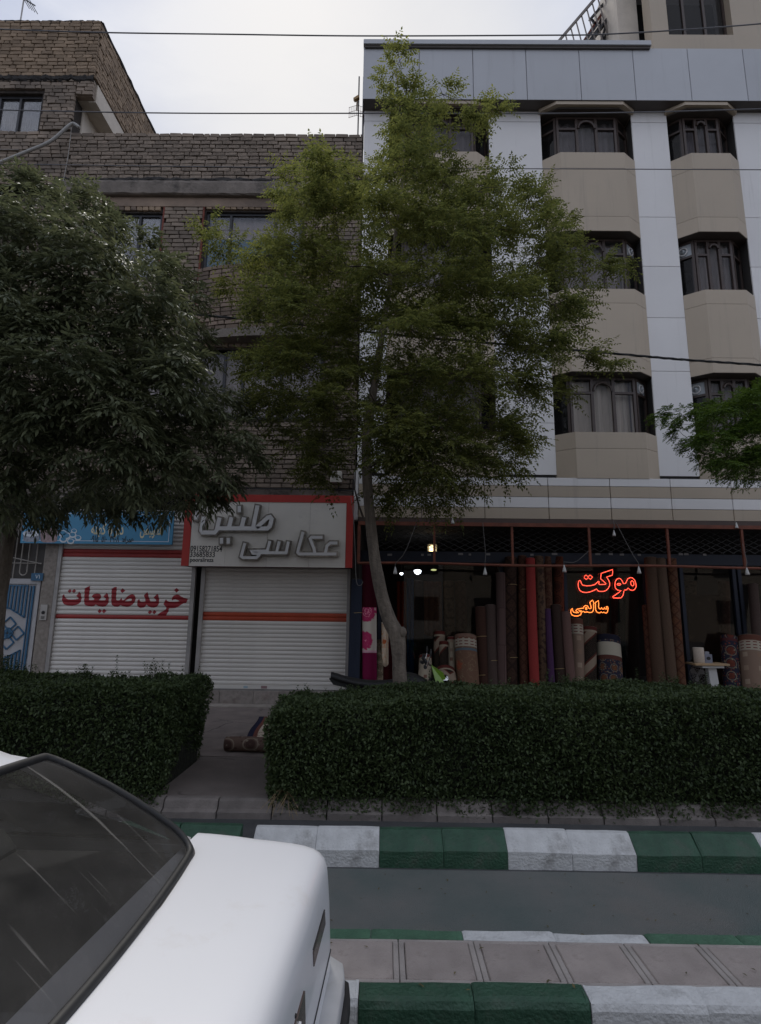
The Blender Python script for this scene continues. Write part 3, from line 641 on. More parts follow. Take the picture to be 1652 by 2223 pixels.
potprint(165, 305, 85, 80, m_pota, m_banw); potprint(343, 295, 90, 110, m_potb, m_potb)
for cx, cy, r in ((485,265,45),(520,290,48),(490,325,40),(585,280,38),(565,345,36),(640,310,34),(600,240,30)):
    MB().poly(ell(RP, cx, cy, r, r*.8, YN, 0), YN-.0015-.0003*(cx % 7), .001).build('dish_print', m_banw, BN)
    MB().poly(ell(RP, cx, cy-5, r*.7, r*.5, YN, 0), YN-.0043, .001).build('dish_print', m_ban, BN)
# pre-shaped Persian letters, written in visual order
TAVIZ = '\uFEBE\uFBFE\uFEEE\uFECC\uFE97'   # tav(i)z
BAK = '\uFEEA\uFEE8\uFEEC\uFB90 \uFE8E\uFE91 \uFEAD\uFE8D\uFEA9'
p = at(RP, 1350, 275, YN); q = at(RP, 1503, 275, YN); text('\uFEBE\uFBFF\uFEEE\uFECC\uFE97', .26, at(RP, 1270, 270, YN).x, p.z, YN-.0015, m_bany, 'banner_word', BN, bold=.006, width=q.x-at(RP, 1290, 275, YN).x)
p = at(RP, 770, 270, YN); q = at(RP, 1100, 270, YN); text(BAK, .26, p.x, p.z, YN-.0015, m_bany, 'banner_word', BN, bold=.006, width=q.x-p.x)
p = at(RP, 765, 350, YN); q = at(RP, 1055, 350, YN); text('۰۹۱۵  ۵۱۰  ۴۹۰۸', .16, p.x, p.z, YN-.0015, m_black, 'banner_number', BN, bold=.003, width=q.x-p.x)
p = at(RP, 1085, 350, YN); q = at(RP, 1205, 350, YN); text(':\uFEE9\uFE8D\uFEAE\uFEE4\uFEEB', .14, p.x, p.z, YN-.0015, m_black, 'banner_word', BN, bold=.003, width=q.x-p.x)
# second, white and blue banner at the very left
YN2 = 9.38; C0 = WX(-260, 1150, YN2); C1 = WX(14, 1150, YN2); cz0 = WZ(5, 1196, YN2); cz1 = WZ(5, 1112, YN2)
BN2 = thing('banner', 'white banner with blue edge behind the left tree trunk, cut by the left frame edge', 'banner', (C1-1, YN2, cz0))
MB().box(C0, C1, YN2, YN2+.02, cz0, cz1).build('sheet', m_banw, BN2); MB().box(C0, C1, YN2-.002, YN2-.0003, cz0, cz0+.14).build('blue_edge', mat('royal blue print', (.02,.08,.28), .5), BN2)
MB().box(C0, C1, YN2-.002, YN2-.0003, cz1-.1, cz1).build('blue_edge', MATS['royal blue print'], BN2)
# gate
m_gw = mat('gate grey white paint', (.48,.475,.48), .55, .12, 4, .1, 40, dirt=((.3,.26,.22), 3, .62, .5)); m_gb = mat('gate blue paint', (.035,.14,.26), .5, .2, 6)
YT = 9.62; gx1 = WX(86, 1300, YT); gx0 = gx1-1.25; gz0 = .2; gz1 = WZ(60, 1256, YT)
GT = thing('metal_gate', 'grey white metal gate with blue stripes and a blue diamond ornament, left of the shutters', 'gate', ((gx0+gx1)/2, YT, gz0))
fwx = .10
MB().box(gx0, gx1, YT-.03, YT+.03, gz1-.09, gz1).build('frame_bar', m_gw, GT); 
for a in (gx0, gx1-fwx*.6): MB().box(a, a+fwx*.6, YT-.03, YT+.03, gz0, gz1-.092).build('frame_bar', m_gw, GT)
MB().box(gx0+.06, gx1-.06, YT, YT+.02, gz0, gz1-.09).build('door_sheet', m_gw, GT)
RG = (0, 2050, 3.418)
# blue frame line, stripes
a0 = at(RG, 500, 860, YT).x; 
def gbar(x0, z0, x1, z1, wd_=.018, nm='blue_stripe'):
    MB().beam((x0, YT-.012, z0), (x1, YT-.012, z1), wd_, .02, upv=(0,1,0)).build(nm, m_gb, GT)
sx_ = gx1-.115; gbar(sx_, gz1-.12, sx_, gz0+.05, .03); gbar(sx_-.05, gz1-.12, sx_-.05, gz0+.05, .014)
zu = at(RG, 200, 1185, YT).z; zlo = at(RG, 200, 1870, YT).z; zd = at(RG, 385, 1310, YT).z; ze = at(RG, 330, 1750, YT).z
xr = sx_-.11; xm = xr-.27; n = 16
for k in range(n):
    x = xr-.062*k
    if x < gx0+.1: break
    zz = zd+(zu-zd)*min(1, (xr-x)/.27); gbar(x, gz1-.13, x, zz, .026)
    zz = ze+(zlo-ze)*min(1, (xr-x)/.27); gbar(x, gz0+.05, x, zz, .026)
gbar(xr+.012, gz1-.12, gx0+.08, gz1-.12, .02); gbar(xm, zu, gx0+.08, zu, .022); gbar(xm, zu, xr+.01, zd, .022); gbar(xm, zlo, gx0+.08, zlo, .022); gbar(xm, zlo, xr+.01, ze, .022)
oc = at(RG, 115, 1520, YT)
orn = MB()
def sq(mb, cx, cz, r, w_, Y):
    P = [(cx+r, cz), (cx, cz+r), (cx-r, cz), (cx, cz-r)]
    for i in range(4): a = P[i]; b = P[(i+1) % 4]; mb.beam((a[0], Y, a[1]), (b[0], Y, b[1]), w_, .014, upv=(0,1,0))
for dx, dz in ((0,.155),(.155,0),(0,-.155),(-.155,0)): sq(orn, oc.x+dx, oc.z+dz, .115, .022, YT-.009-.001*(dx > 0)-.002*(dz > 0))
sq(orn, oc.x, oc.z, .085, .03, YT-.022); sq(orn, oc.x, oc.z, .045, .03, YT-.026); orn.build('diamond_ornament', m_gb, GT)
# grille above the gate
m_bar = mat('grille bar paint', (.40,.37,.33), .6, .2, 9)
GRL = thing('window_grille', 'pale bars with a hanging U shaped bar over the dark fanlight above the gate', 'grille', ((gx0+gx1)/2, YT, gz1))
gtop = WZ(60, 1150, YT)
MB().box(gx0-.2, gx1+.02, YT+.12, YT+.14, gz1+.01, gtop).build('fanlight_glass', mat('dusty fanlight', (.06,.05,.042), .4, .4, 5), GRL)
def gb(x, z, x2, z2): MB().tube([(x, YT-.0, z), (x2, YT-.0, z2)], .011, 6).build('bar', m_bar, GRL)
def gp(x, y): q = at(RG, x, y, YT); return q.x, q.z
for xa in (170, 460, 575, 40, -120): 
    X0, Z0 = gp(xa, 775); gb(X0, gz1, X0, gtop)
X0, Z0 = gp(265, 690); X1, _ = gp(362, 690); mid = (X0+X1)/2; rr = (X1-X0)/2
MB().tube([(X0, YT, gtop), (X0, YT, Z0)]+[(mid-rr*math.cos(a), YT, Z0-rr*math.sin(a)) for a in np.linspace(.2, math.pi-.2, 9)]+[(X1, YT, Z0), (X1, YT, gtop)], .011, 6).build('bar', m_bar, GRL)
zz = gp(200, 578)[1]; MB().tube([(gx0, YT-.022, zz), (gx1-.03, YT-.022, zz)], .008, 6).build('bar', m_bar, GRL)
MB().tube([(gp(140, 500)[0], YT-.036, gp(140, 495)[1]), (gp(575, 590)[0], YT-.036, gp(575, 590)[1])], .008, 6).build('bar', m_bar, GRL)
MB().box(-9, gx1+.02, YT+.2, YT+.3, .14, zS).build('porch_wall', m_stone, BR)
# number plate, intercom
nb = W(81, 1252, YT-.05); NP = thing('number_plate', 'small blue enamel house number plate with white numerals at the gate corner', 'number plate', nb)
MB().bbox(nb.x-.105, nb.x+.105, YT-.06, YT-.05, nb.z-.065, nb.z+.065, .004).build('plate', m_gb, NP)
text('۷۱', .10, nb.x-.03, nb.z-.03, YT-.0615, m_banw, 'numerals', NP)
ic = W(95, 1329, YB-.03); IC = thing('intercom', 'small silver door intercom on the speckled stone pilaster', 'intercom', ic)
MB().bbox(ic.x-.06, ic.x+.06, YB-.045, YB-.021, ic.z-.13, ic.z+.13, .005).build('casing', mat('intercom casing', (.45,.43,.40), .4, .1, 9, metal=.4), IC)
MB().lathe((ic.x, YB-.0455, ic.z), [(.026, 0), (.03, -.006), (.018, -.012)], 14, 'y').build('camera_eye', m_black, IC)
for k in range(3): MB().box(ic.x-.03, ic.x+.03, YB-.05, YB-.0455, ic.z-.07-.018*k, ic.z-.062-.018*k).build('button', m_black, IC)
# ================================================================== CORNER BRICK HOUSE, upper left
RH = (0, 0, 2.1737)
xTop = W(213, 120, YB).x; xN = WX(161, 240, YB)
zT1 = WZ(110, 50, YB); zT0 = WZ(110, 171, YB); zD0 = WZ(180, 207, YB)
HS = thing('brick_house', 'tan brick house at the upper left with a dark window and cream balcony recess', 'house', (xTop-2, YB+2, 0))
zbot = zP1-1.2
MB().box(-12, xTop-.03, YB+.02, 17, zT0+.0, zT1-.03).build('upper_core', m_mort, HS)
Hw = (WX(-110, 260, YB), WX(84, 260, YB), WZ(40, 325, YB), WZ(40, 200, YB))
mb = MB(); wall_with_holes(mb, -12, xN-.03, zled1, zT0, YB+.02, YB+.3, [Hw]); mb.build('lower_wall', m_mort, HS)
MB().box(xN-.03, xTop-.03, YB+.02, YB+.12, zD0, zT0-.004).build('recess_lintel', m_bgrey, HS)
bh = Bricks()
bh.field((-9, YB-.02, 0), (1,0,0), xTop+9, zT0+.02, zT1, (0,-1,0), m_btan)
bh.field((xTop-.02, YB, 0), (0,1,0), 7.4, zT0+.02, zT1, (1,0,0), m_btan)
bh.field((-9, YB+.0, 0), (1,0,0), xN+9, zP1+.03, zT0, (0,-1,0), m_bgrey, holes=[(-.1, Hw[1]+9.05, Hw[2]-.05, Hw[3]+.03)])
bh.field((xN, YB+.0, 0), (1,0,0), xTop-xN, zD0, zT0, (0,-1,0), m_bgrey)
bh.emit(HS, 300, lambda p: 0 if (p.x > -6.6 and p.z > zT0) else 1+p.length)
rows = []
for (dy, dz) in ((.3, .03), (-.02, .045), (-.05, .0), (-.03, -.05)):
    rows.append([(-9+(xTop+9)*i/50, YB+dy, zT1+dz+rnd.uniform(-.02, .02)) for i in range(51)])
MB().grid(rows).build('weathered_coping', m_soot, HS)
rows = []
for (dx, dz) in ((-.3, .03), (.0, .04), (.035, .0), (.01, -.04)):
    rows.append([(xTop+dx+.01*rnd.random(), YB+7.4*i/40, zT1+dz+rnd.uniform(-.02, .02)) for i in range(41)])
MB().grid(rows).build('weathered_coping', m_soot, HS)
rows = []
for (dy, dz) in ((-.02, .05), (-.06, .02), (-.06, -.05), (-.02, -.09)):
    rows.append([(-9+(xTop+9)*i/50, YB+dy+rnd.uniform(-.015,.015), zT0+dz+rnd.uniform(-.03, .03)) for i in range(51)])
MB().grid(rows).build('soot_band', m_soot, HS)
# cream recess: soffit, side wall, back wall, edge beam, small white framed vent window
MB().box(xN-.03, xTop-.16, YB+.125, YB+3.6, zD0-.002, zD0+.03).build('recess_soffit', m_plas, HS)
MB().box(xTop-.16, xTop-.005, YB+.125, YB+7.4, zD0-.03, zT0-.005).build('edge_beam', m_plas, HS)
MB().box(xN-.2, xN-.005, YB+.31, YB+2.6, zP1-.25, zD0-.003).build('recess_side_wall', m_plas, HS)
yb = YB+2.6
MB().box(xN-.2, xTop+2.5, yb, yb+.15, zbot, zD0-.004).build('recess_back_wall', m_plas, HS)
q0 = W(199, 262, yb); q1 = W(220, 284, yb)
vw = MB().box(q0.x-.05, q1.x+.05, yb-.06, yb-.001, q1.z-.3, q0.z+.06).build('vent_window', m_swht, HS)
MB().box(q0.x+.02, q1.x-.02, yb-.065, yb-.0605, q1.z-.25, q0.z-.0).build('vent_opening', m_dark, vw)
window(HS, Hw[0], Hw[1], Hw[2], Hw[3], YB+.09, [1, 1, 1, 1], fr=.06, curts=[m_curtd]*4)
MB().box(Hw[0], Hw[1]-.3, YB-.03, YB+.09, Hw[2]-.03, Hw[2]-.002).build('window_sill', m_ledge, HS)

# ================================================================== WHITE PANELLED BUILDING
YW = 9.5; YF = 9.29
m_pw = mat('white composite panel', (.78,.76,.74), .42, .05, .8, .0, 9, obj=.035, dirt=((.50,.48,.45), 1.6, .56, .35, 1))
m_pf = mat('silver grey composite panel', (.48,.49,.51), .4, .06, .8, .0, 9, obj=.04, dirt=((.34,.34,.35), 1.5, .56, .4, 1))
m_pb = mat('beige composite panel', (.46,.38,.285), .45, .06, .9, .0, 9, obj=.04, dirt=((.30,.25,.20), 1.6, .56, .4, 1))
m_joint = mat('dark panel joint', (.055,.05,.047), .8, .1, 5)
m_brown = mat('brown window aluminium', (.06,.04,.032), .45, .2, 10, spec=.5)
m_soff = mat('dark bronze soffit', (.07,.058,.05), .55, .2, 4)
m_fan = mat('exhaust fan plate', (.42,.45,.47), .45, .1, 8)
BW = thing('white_building', 'white and beige panelled four storey building with bay windows above the carpet shop', 'building', (5, 10, 0))
zR1 = WZ(1300, 1037, 9.3); zR0 = WZ(1300, 1127, 9.3)
zF0 = WZ(1143, 216, 9.24); zF1 = WZ(1143, 103, 9.24); zC1 = WZ(1143, 88, 9.2)
XB0 = WX(791, 250, YW); XE = 12.0
# pillar edges
E_ = [XB0, WX(845, 285, YW), WX(1061, 285, YW), WX(1175, 300, YW), (WX(1368, 285, YW)+WX(1434, 1000, YW))/2, WX(1451, 300, YW), WX(1597, 300, YW)]
E_ += [E_[6]+1.15, E_[6]+2.5, E_[6]+3.6, E_[6]+4.9, XE]
pil = [(E_[0],E_[1]),(E_[2],E_[3]),(E_[4],E_[5]),(E_[6],E_[7]),(E_[8],E_[9]),(E_[10],E_[11])]
bays = [(E_[1],E_[2]),(E_[3],E_[4]),(E_[5],E_[6]),(E_[7],E_[8]),(E_[9],E_[10])]
zj = [WZ(1420, y, YW) for y in (1033, 920, 805, 689, 577.5, 470.5, 367, 265.5)]+[zF0+.1]
for a, b in pil:
    MB().box(a+.01, b-.01, YW+.03, YW+.3, zR1-.5, zF0+.1).build('pillar_core', m_joint, BW)
    for z0, z1 in zip(zj[:-1], zj[1:]): MB().bbox(a, b, YW, YW+.028, z0+.0035, z1-.0035, .004).build('wall_panel', m_pw, BW)
MB().box(XB0+.01, XE, YW+1.2, 20, 3.3, zC1-.3).build('building_block', m_joint, BW)
MB().box(XB0, XB0+.02, YW+.03, 18, 3.3, zC1-.2).build('side_wall', m_pf, BW)
def plan(x0, x1, yf, yw, dx=.29): return [(x0, yw), (x0+dx, yf), (x1-dx, yf), (x1, yw)]
def prism(P, z0, z1):
    n = len(P); mb = MB(); return mb.add([(x,y,z0) for x,y in P]+[(x,y,z1) for x,y in P], [tuple(range(n))[::-1], tuple(range(n,2*n))]+[(i,(i+1)%n,n+(i+1)%n,n+i) for i in range(n)])
def bayrow(x0, x1, za, zb, joints, nm='bay_panel', top=True):
    zz = [za]+joints+[zb]
    P = plan(x0, x1, YF, YW-.004)+[(x1, YW+.35), (x0, YW+.35)]
    Pin = plan(x0+.012, x1-.012, YF+.014, YW+.008)+[(x1-.012, YW+.34), (x0+.012, YW+.34)]
    prism(Pin, za+.01, zb-.01).build('bay_core', m_joint, BW)
    for a, b in zip(zz[:-1], zz[1:]): prism(P, a+.003, b-.003).build(nm, m_pb, BW)
fl = []
X_ = 1300
zz = lambda y: WZ(X_, y, YF)
par = [(zR1-.01, zz(937), [zz(973)]), (zz(806), zz(626), [zz(774), zz(657)]), (zz(500.5), zz(330), [zz(469), zz(364.5)])]
wins = [(zz(937), zz(806)), (zz(626), zz(500.5)), (zz(330), zF0-.03)]
def facet(root, p0, p1, z0, z1, nP, arch=None, fan=False, curt=None, open_=None):
    # glazed facet between plan points p0 and p1; nP panes; transom at the top quarter; arch = index of the arched pane
    p0 = Vector((*p0, 0)); p1 = Vector((*p1, 0)); u = (p1-p0); Ln = u.length; u.normalize(); nrm = Vector((u.y, -u.x, 0))
    fr = MB()
    def B(a, b, za, zb, t=.05, off=0):
        q = p0+u*((a+b)/2)+nrm*off; c = MB(); c.beam(q+Vector((0,0,za)), q+Vector((0,0,zb)), 1, 1)
        hw = (b-a)/2; V = []
        for z in (za, zb):
            for s1, s2 in ((-1,-1),(1,-1),(1,1),(-1,1)): V.append(q+u*(s1*hw)+nrm*(s2*t/2)+Vector((0,0,z)))
        fr.add(V, [(3,2,1,0),(4,5,6,7),(0,1,5,4),(1,2,6,5),(2,3,7,6),(3,0,4,7)])
    f = .045; zt = z1-(z1-z0)*.27
    B(0, Ln, z0, z0+f); B(0, Ln, z1-f, z1); B(0, f, z0+f, z1-f); B(Ln-f, Ln, z0+f, z1-f)
    ws = [1]*nP if nP != 3 else [1, 1.08, 1]; t = sum(ws); a = f; edges = [f]
    for w_ in ws: a += (Ln-2*f)*w_/t; edges.append(a)
    for i, e in enumerate(edges[1:-1]): B(e-.026, e+.026, z0+f, z1-f, .056)
    for i in range(nP):
        a, b = edges[i]+.026, edges[i+1]-.026
        if i == 0: a = edges[0]
        if i == nP-1: b = edges[-1]
        if i == arch:
            cx = (a+b)/2; r = (b-a)/2; zc = z1-f-r-.06; n = 10
            pts = [p0+u*(cx-r*math.cos(math.pi*k/n))+nrm*.03+Vector((0,0,zc+r*math.sin(math.pi*k/n))) for k in range(n+1)]
            fr.tube(pts, .026, 5); pts2 = [p+nrm*.0 for p in pts]
            # spandrel fillers over the arch
            for k in range(n):
                q1, q2 = pts[k]-nrm*.03, pts[k+1]-nrm*.03; fr.add([q1, q2, Vector((q2.x, q2.y, z1-f)), Vector((q1.x, q1.y, z1-f))], [(0,1,2,3)])
        else: B(a, b, zt-.022, zt+.022, .05, .0)
    W_ = fr.build('window_frame', m_brown, root)
    q0 = p0+u*f-nrm*.004; q1 = p0+u*(Ln-f)-nrm*.004
    for i in range(nP):
        a, b = edges[i], edges[i+1]; A_ = p0+u*a-nrm*.006; B_ = p0+u*b-nrm*.006
        top = zt if fan and i == 0 else z1-f
        if open_ == i: continue
        MB().add([(A_.x, A_.y, z0+f), (B_.x, B_.y, z0+f), (B_.x, B_.y, top), (A_.x, A_.y, top)], [(0,1,2,3)]).build('pane', g_win if curt else g_dark, W_, fix=False)
    if fan:
        A_ = p0+u*(f+.0)+nrm*.004; B_ = p0+u*(Ln-f)+nrm*.004; mid = (A_+B_)/2
        fp = MB().add([(A_.x, A_.y, zt+.022), (B_.x, B_.y, zt+.022), (B_.x, B_.y, z1-f), (A_.x, A_.y, z1-f)], [(0,1,2,3)]).build('fan_plate', m_fan, W_, fix=False)
        c = mid+nrm*.01; zc = (zt+z1-f)/2; ring = []
        rr_ = min(.075, Ln*.28)
        ring = [c+u*(rr_*math.cos(k*math.pi/7))+Vector((0,0,zc+rr_*math.sin(k*math.pi/7)))+nrm*.01 for k in range(14)]
        MB().tube(ring, .014, 5, closed=True).build('fan_ring', m_pw, W_)
        hub = [c+u*(.035*math.cos(k*math.pi/5))+Vector((0,0,zc+.035*math.sin(k*math.pi/5)))+nrm*.03 for k in range(10)]
        MB().add(hub+[c+nrm*.06+Vector((0,0,zc))], [(k, (k+1) % 10, 10) for k in range(10)]).build('fan_hub', m_fan, W_)
    if curt:
        n = 26; rr = []
        for z in (z0+.01, z1-.02): rr.append([tuple(p0+u*(Ln*j/n)-nrm*(.13+.018*math.sin(j*1.9)+.01*math.sin(j*5.1)))[:2]+(z,) for j in range(n+1)])
        MB().grid(rr).build('curtain', curt, W_)
    return W_
m_cu2 = mat('beige curtain', (.68,.60,.52), .9, .22, 2.2, stretch=(7,1,.5))
m_cu3 = mat('taupe net curtain', (.42,.37,.36), .9, .3, 2.2, stretch=(6,1,.4))
for bi, (x0, x1) in enumerate(bays):
    for a, b, j in par: bayrow(x0, x1, a, b, j)
    # hood under the fascia
    prism(plan(x0-.04, x1+.04, 9.26, YW-.06)+[(x1+.04, YW+.3), (x0-.04, YW+.3)], zF0-.075, zF0-.004).build('bay_hood', m_pb, BW)
    prism(plan(x0+.02, x1-.02, 9.32, YW-.02)+[(x1-.02, YW+.6), (x0+.02, YW+.6)], zF0-.11, zF0-.092).build('soffit', m_soff, BW)
    for wi, (z0, z1) in enumerate(wins):
        if wi < 2: prism(plan(x0+.01, x1-.01, YF+.012, YW+.0)+[(x1-.01, YW+.6), (x0+.01, YW+.6)], z1-.004, z1+.004).build('soffit', m_soff, BW)
        yf, ys = YW+.03, YW+.27; dx = .30
        P = plan(x0+.01, x1-.01, yf, ys, dx); z1_ = z1-.012 if wi < 2 else z1-.09
        cur = [m_cu2, m_cu3, m_curtd][wi] if bi == 1 else [m_cu3, m_cu3, m_curtd][wi]
        narrow = (x1-x0) < 1.5
        facet(BW, P[0], P[1], z0, z1_, 1, fan=(bi == 2 and wi < 2), curt=None)
        facet(BW, P[1], P[2], z0, z1_, 3, arch=1, curt=cur, open_=0 if (bi == 2 and wi == 2) else None)
        facet(BW, P[2], P[3], z0, z1_, 1, fan=(bi == 1 and wi < 2), curt=None if bi != 1 else m_curtd)
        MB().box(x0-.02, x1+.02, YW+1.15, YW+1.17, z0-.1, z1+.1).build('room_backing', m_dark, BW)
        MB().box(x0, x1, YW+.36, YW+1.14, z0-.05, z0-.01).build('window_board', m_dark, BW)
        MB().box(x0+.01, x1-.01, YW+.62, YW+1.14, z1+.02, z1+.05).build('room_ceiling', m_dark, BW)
# top fascia of silver panels and its coping
fx = [XB0-.03]+[WX(x, 160, 9.24) for x in (910, 1027, 1143, 1259.5, 1377, 1497, 1618)]; d_ = fx[-1]-fx[-2]
while fx[-1] < XE: fx.append(fx[-1]+d_)
MB().box(XB0, XE, 9.27, YW+.4, zF0+.012, zF1-.01).build('fascia_core', m_joint, BW)
MB().box(XB0-.02, XE, 9.245, YW+.35, zF0-.002, zF0+.011).build('fascia_soffit', m_soff, BW)
for a, b in zip(fx[:-1], fx[1:]): MB().bbox(a+.005, b-.005, 9.24, 9.268, zF0+.004, zF1, .005).build('fascia_panel', m_pf, BW)
xc1 = WX(1413, 95, 9.2)
MB().bbox(XB0-.03, xc1, 9.17, YW+.5, zF1+.004, zC1, .012).build('roof_coping', m_pf, BW)
MB().box(XB0, xc1-.02, 9.2, 9.235, zF1-.05, zF1+.003).build('coping_shadow_gap', m_soff, BW)
# upper set-back storey
YP = 9.62
pz = WZ(1500, 97, YP); pz2 = WZ(1500, 78, YP)
px1 = WX(1413, 40, YP)
wx0, wx1 = WX(1449, 40, YP), WX(1588, 40, YP); wz1 = pz2+1.75
mb = MB(); wall_with_holes(mb, px1, XE, pz2+.003, pz2+2.4, YP, YP+.3, [(wx0, wx1, pz2, wz1)]); mb.build('upper_storey_wall', m_pb, BW)
MB().box(px1-.02, XE, YP-.03, YP+.3, pz-.4, pz2).build('upper_storey_band', m_pb, BW)
MB().box(px1, XE, YP+.3, 18, pz2+2.38, pz2+2.6).build('upper_roof', m_pf, BW)
facet(BW, (wx0, YP+.2), (wx1, YP+.2), pz2, wz1, 3, arch=1)
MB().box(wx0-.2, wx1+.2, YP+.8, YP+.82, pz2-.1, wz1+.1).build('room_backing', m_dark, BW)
MB().box(px1-.45, px1-.01, YP+.5, YP+3, pz-.6, pz2+2.6).build('upper_storey_return', m_plas, BW)
# ribbon of alternating panels above the shop
rx = [WX(778, 1080, 9.3), WX(915, 1080, 9.3)]+[WX(x, 1080, 9.3) for x in (1052, 1190.6, 1325.5, 1457.5, 1589.5)]; d_ = rx[-1]-rx[-2]
while rx[-1] < XE: rx.append(rx[-1]+d_)
rz = [WZ(1190, y, 9.3) for y in (1036, 1054, 1078.5, 1102, 1126.5)]
MB().box(rx[0]+.01, XE, 9.33, YW+.4, zR0+.004, zR1-.004).build('ribbon_core', m_joint, BW)
for k in range(4):
    for a, b in zip(rx[:-1], rx[1:]):
        MB().bbox(a+.005, b-.005, 9.3, 9.328, rz[k+1]+.004, rz[k]-.004, .004).build('ribbon_panel', m_pw if k % 2 == 0 else m_pb, BW)
MB().box(rx[0], XE, 9.29, 9.6, rz[4]-.075, rz[4]-.004).build('ribbon_soffit', mat('brown painted trim', (.085,.055,.045), .6, .2, 5), BW)
MB().box(rx[0]-.08, rx[0]-.005, 9.31, YW+.5, 3.2, zR1+.1).build('corner_trim', m_pw, BW)

# shop carcass
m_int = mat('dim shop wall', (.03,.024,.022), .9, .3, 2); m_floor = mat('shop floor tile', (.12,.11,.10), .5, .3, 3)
X0s = rx[0]; zc = rz[4]-.08
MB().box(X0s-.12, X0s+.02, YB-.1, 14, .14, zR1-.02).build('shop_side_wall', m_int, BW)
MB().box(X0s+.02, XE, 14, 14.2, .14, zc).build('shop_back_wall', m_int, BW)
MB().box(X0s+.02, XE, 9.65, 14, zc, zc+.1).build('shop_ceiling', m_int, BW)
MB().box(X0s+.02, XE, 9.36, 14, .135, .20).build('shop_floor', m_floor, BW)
m_navy = mat('navy shopfront steel', (.007,.011,.026), .6, .2, 5)
YGs = 9.95
zb_1, zb_0 = WZ(1200, 1200, 9.9), WZ(1200, 1223, 9.9)
MB().box(X0s+.02, XE, 9.85, 9.99, zb_0, zb_1).build('shopfront_beam', m_navy, BW)
for xp in (824, 1090, 1228, 1404, 1483, 1598, 1610):
    a = WX(xp, 1350, YGs); MB().box(a-.03, a+.03, 9.87, 9.97, .2, zb_0-.003).build('shopfront_post', m_navy, BW)
g_shop = glass('shop glass', (.8,.8,.8), .004, (.3,.28,.25), .0, .75)
gp_ = [WX(x, 1350, YGs) for x in (872, 1088, 1228, 1404, 1483, 1600)]+[9.0]
for a, b in zip(gp_[:-1], gp_[1:]): MB().box(a+.032, b-.032, 9.92, 9.926, .2, zb_0-.003).build('shop_pane', g_shop, BW)
# scissor grille folded over the glass
m_gr = mat('folded grille steel', (.035,.032,.032), .5, .3, 9)
gz_0, gz_1 = zb_1+.01, zc-.02
for a, b in ((X0s+.1, WX(942,1150,9.8)), (WX(942,1150,9.8), WX(1112,1150,9.8)), (WX(1112,1150,9.8), WX(1279,1150,9.8)), (WX(1279,1150,9.8), WX(1450,1150,9.8)), (WX(1450,1150,9.8), WX(1612,1150,9.8)), (WX(1612,1150,9.8), 8.2)):
    mb = MB(); st_ = .19; h = gz_1-gz_0; k = -6
    x = a
    run = 2.0*h
    while x < b+run:
        for s in (1, -1):
            # line from (x,gz0) going up with slope 1:2
            xa, za, xb_, zb_ = (x-run, gz_0, x, gz_1) if s > 0 else (x, gz_0, x-run, gz_1)
            lo, hi = max(min(xa, xb_), a), min(max(xa, xb_), b)
            if hi-lo > .05:
                f = lambda X: za+(zb_-za)*(X-xa)/(xb_-xa)
                mb.beam((lo, 9.80+.006*s, f(lo)), (hi, 9.80+.006*s, f(hi)), .010, .005, upv=(0,1,0))
        x += st_
    o = mb.build('scissor_grille', m_gr, BW); o['kind'] = 'stuff'
# orange awning frame
m_or = mat('orange frame paint', (.20,.06,.032), .7, .35, 6, .2, 60)
OF = thing('awning_frame', 'bare orange pipe frame hanging under the panel ribbon across the carpet shop', 'frame', (4, 9.2, 2.6))
fzt = WZ(1112, 1139, 9.2); fzb = WZ(1112, 1225, 9.2); fxL = WX(777, 1180, 9.2)
MB().beam((fxL, 9.2, fzt), (9, 9.2, fzt), .055, .06).build('top_bar', m_or, OF)
MB().tube([(fxL+(9-fxL)*i/14, 9.2+.004*math.sin(i*2), fzb+.012*math.sin(i*1.1)-.006) for i in range(15)], .022, 8).build('bottom_bar', m_or, OF)
for xp in (779, 942.5, 1112, 1279.5, 1450, 1612, 1775):
    a = WX(xp, 1180, 9.2); MB().beam((a, 9.2, fzt-.03), (a, 9.2, fzb+.01), .036 if xp > 780 else .05, .036).build('vertical_bar', m_or, OF)
for xp in (779, 1112, 1450):
    a = WX(xp, 1180, 9.2); MB().beam((a, 9.21, fzt), (a, 9.33, fzt+.03), .03, .03).build('bracket', m_or, OF)

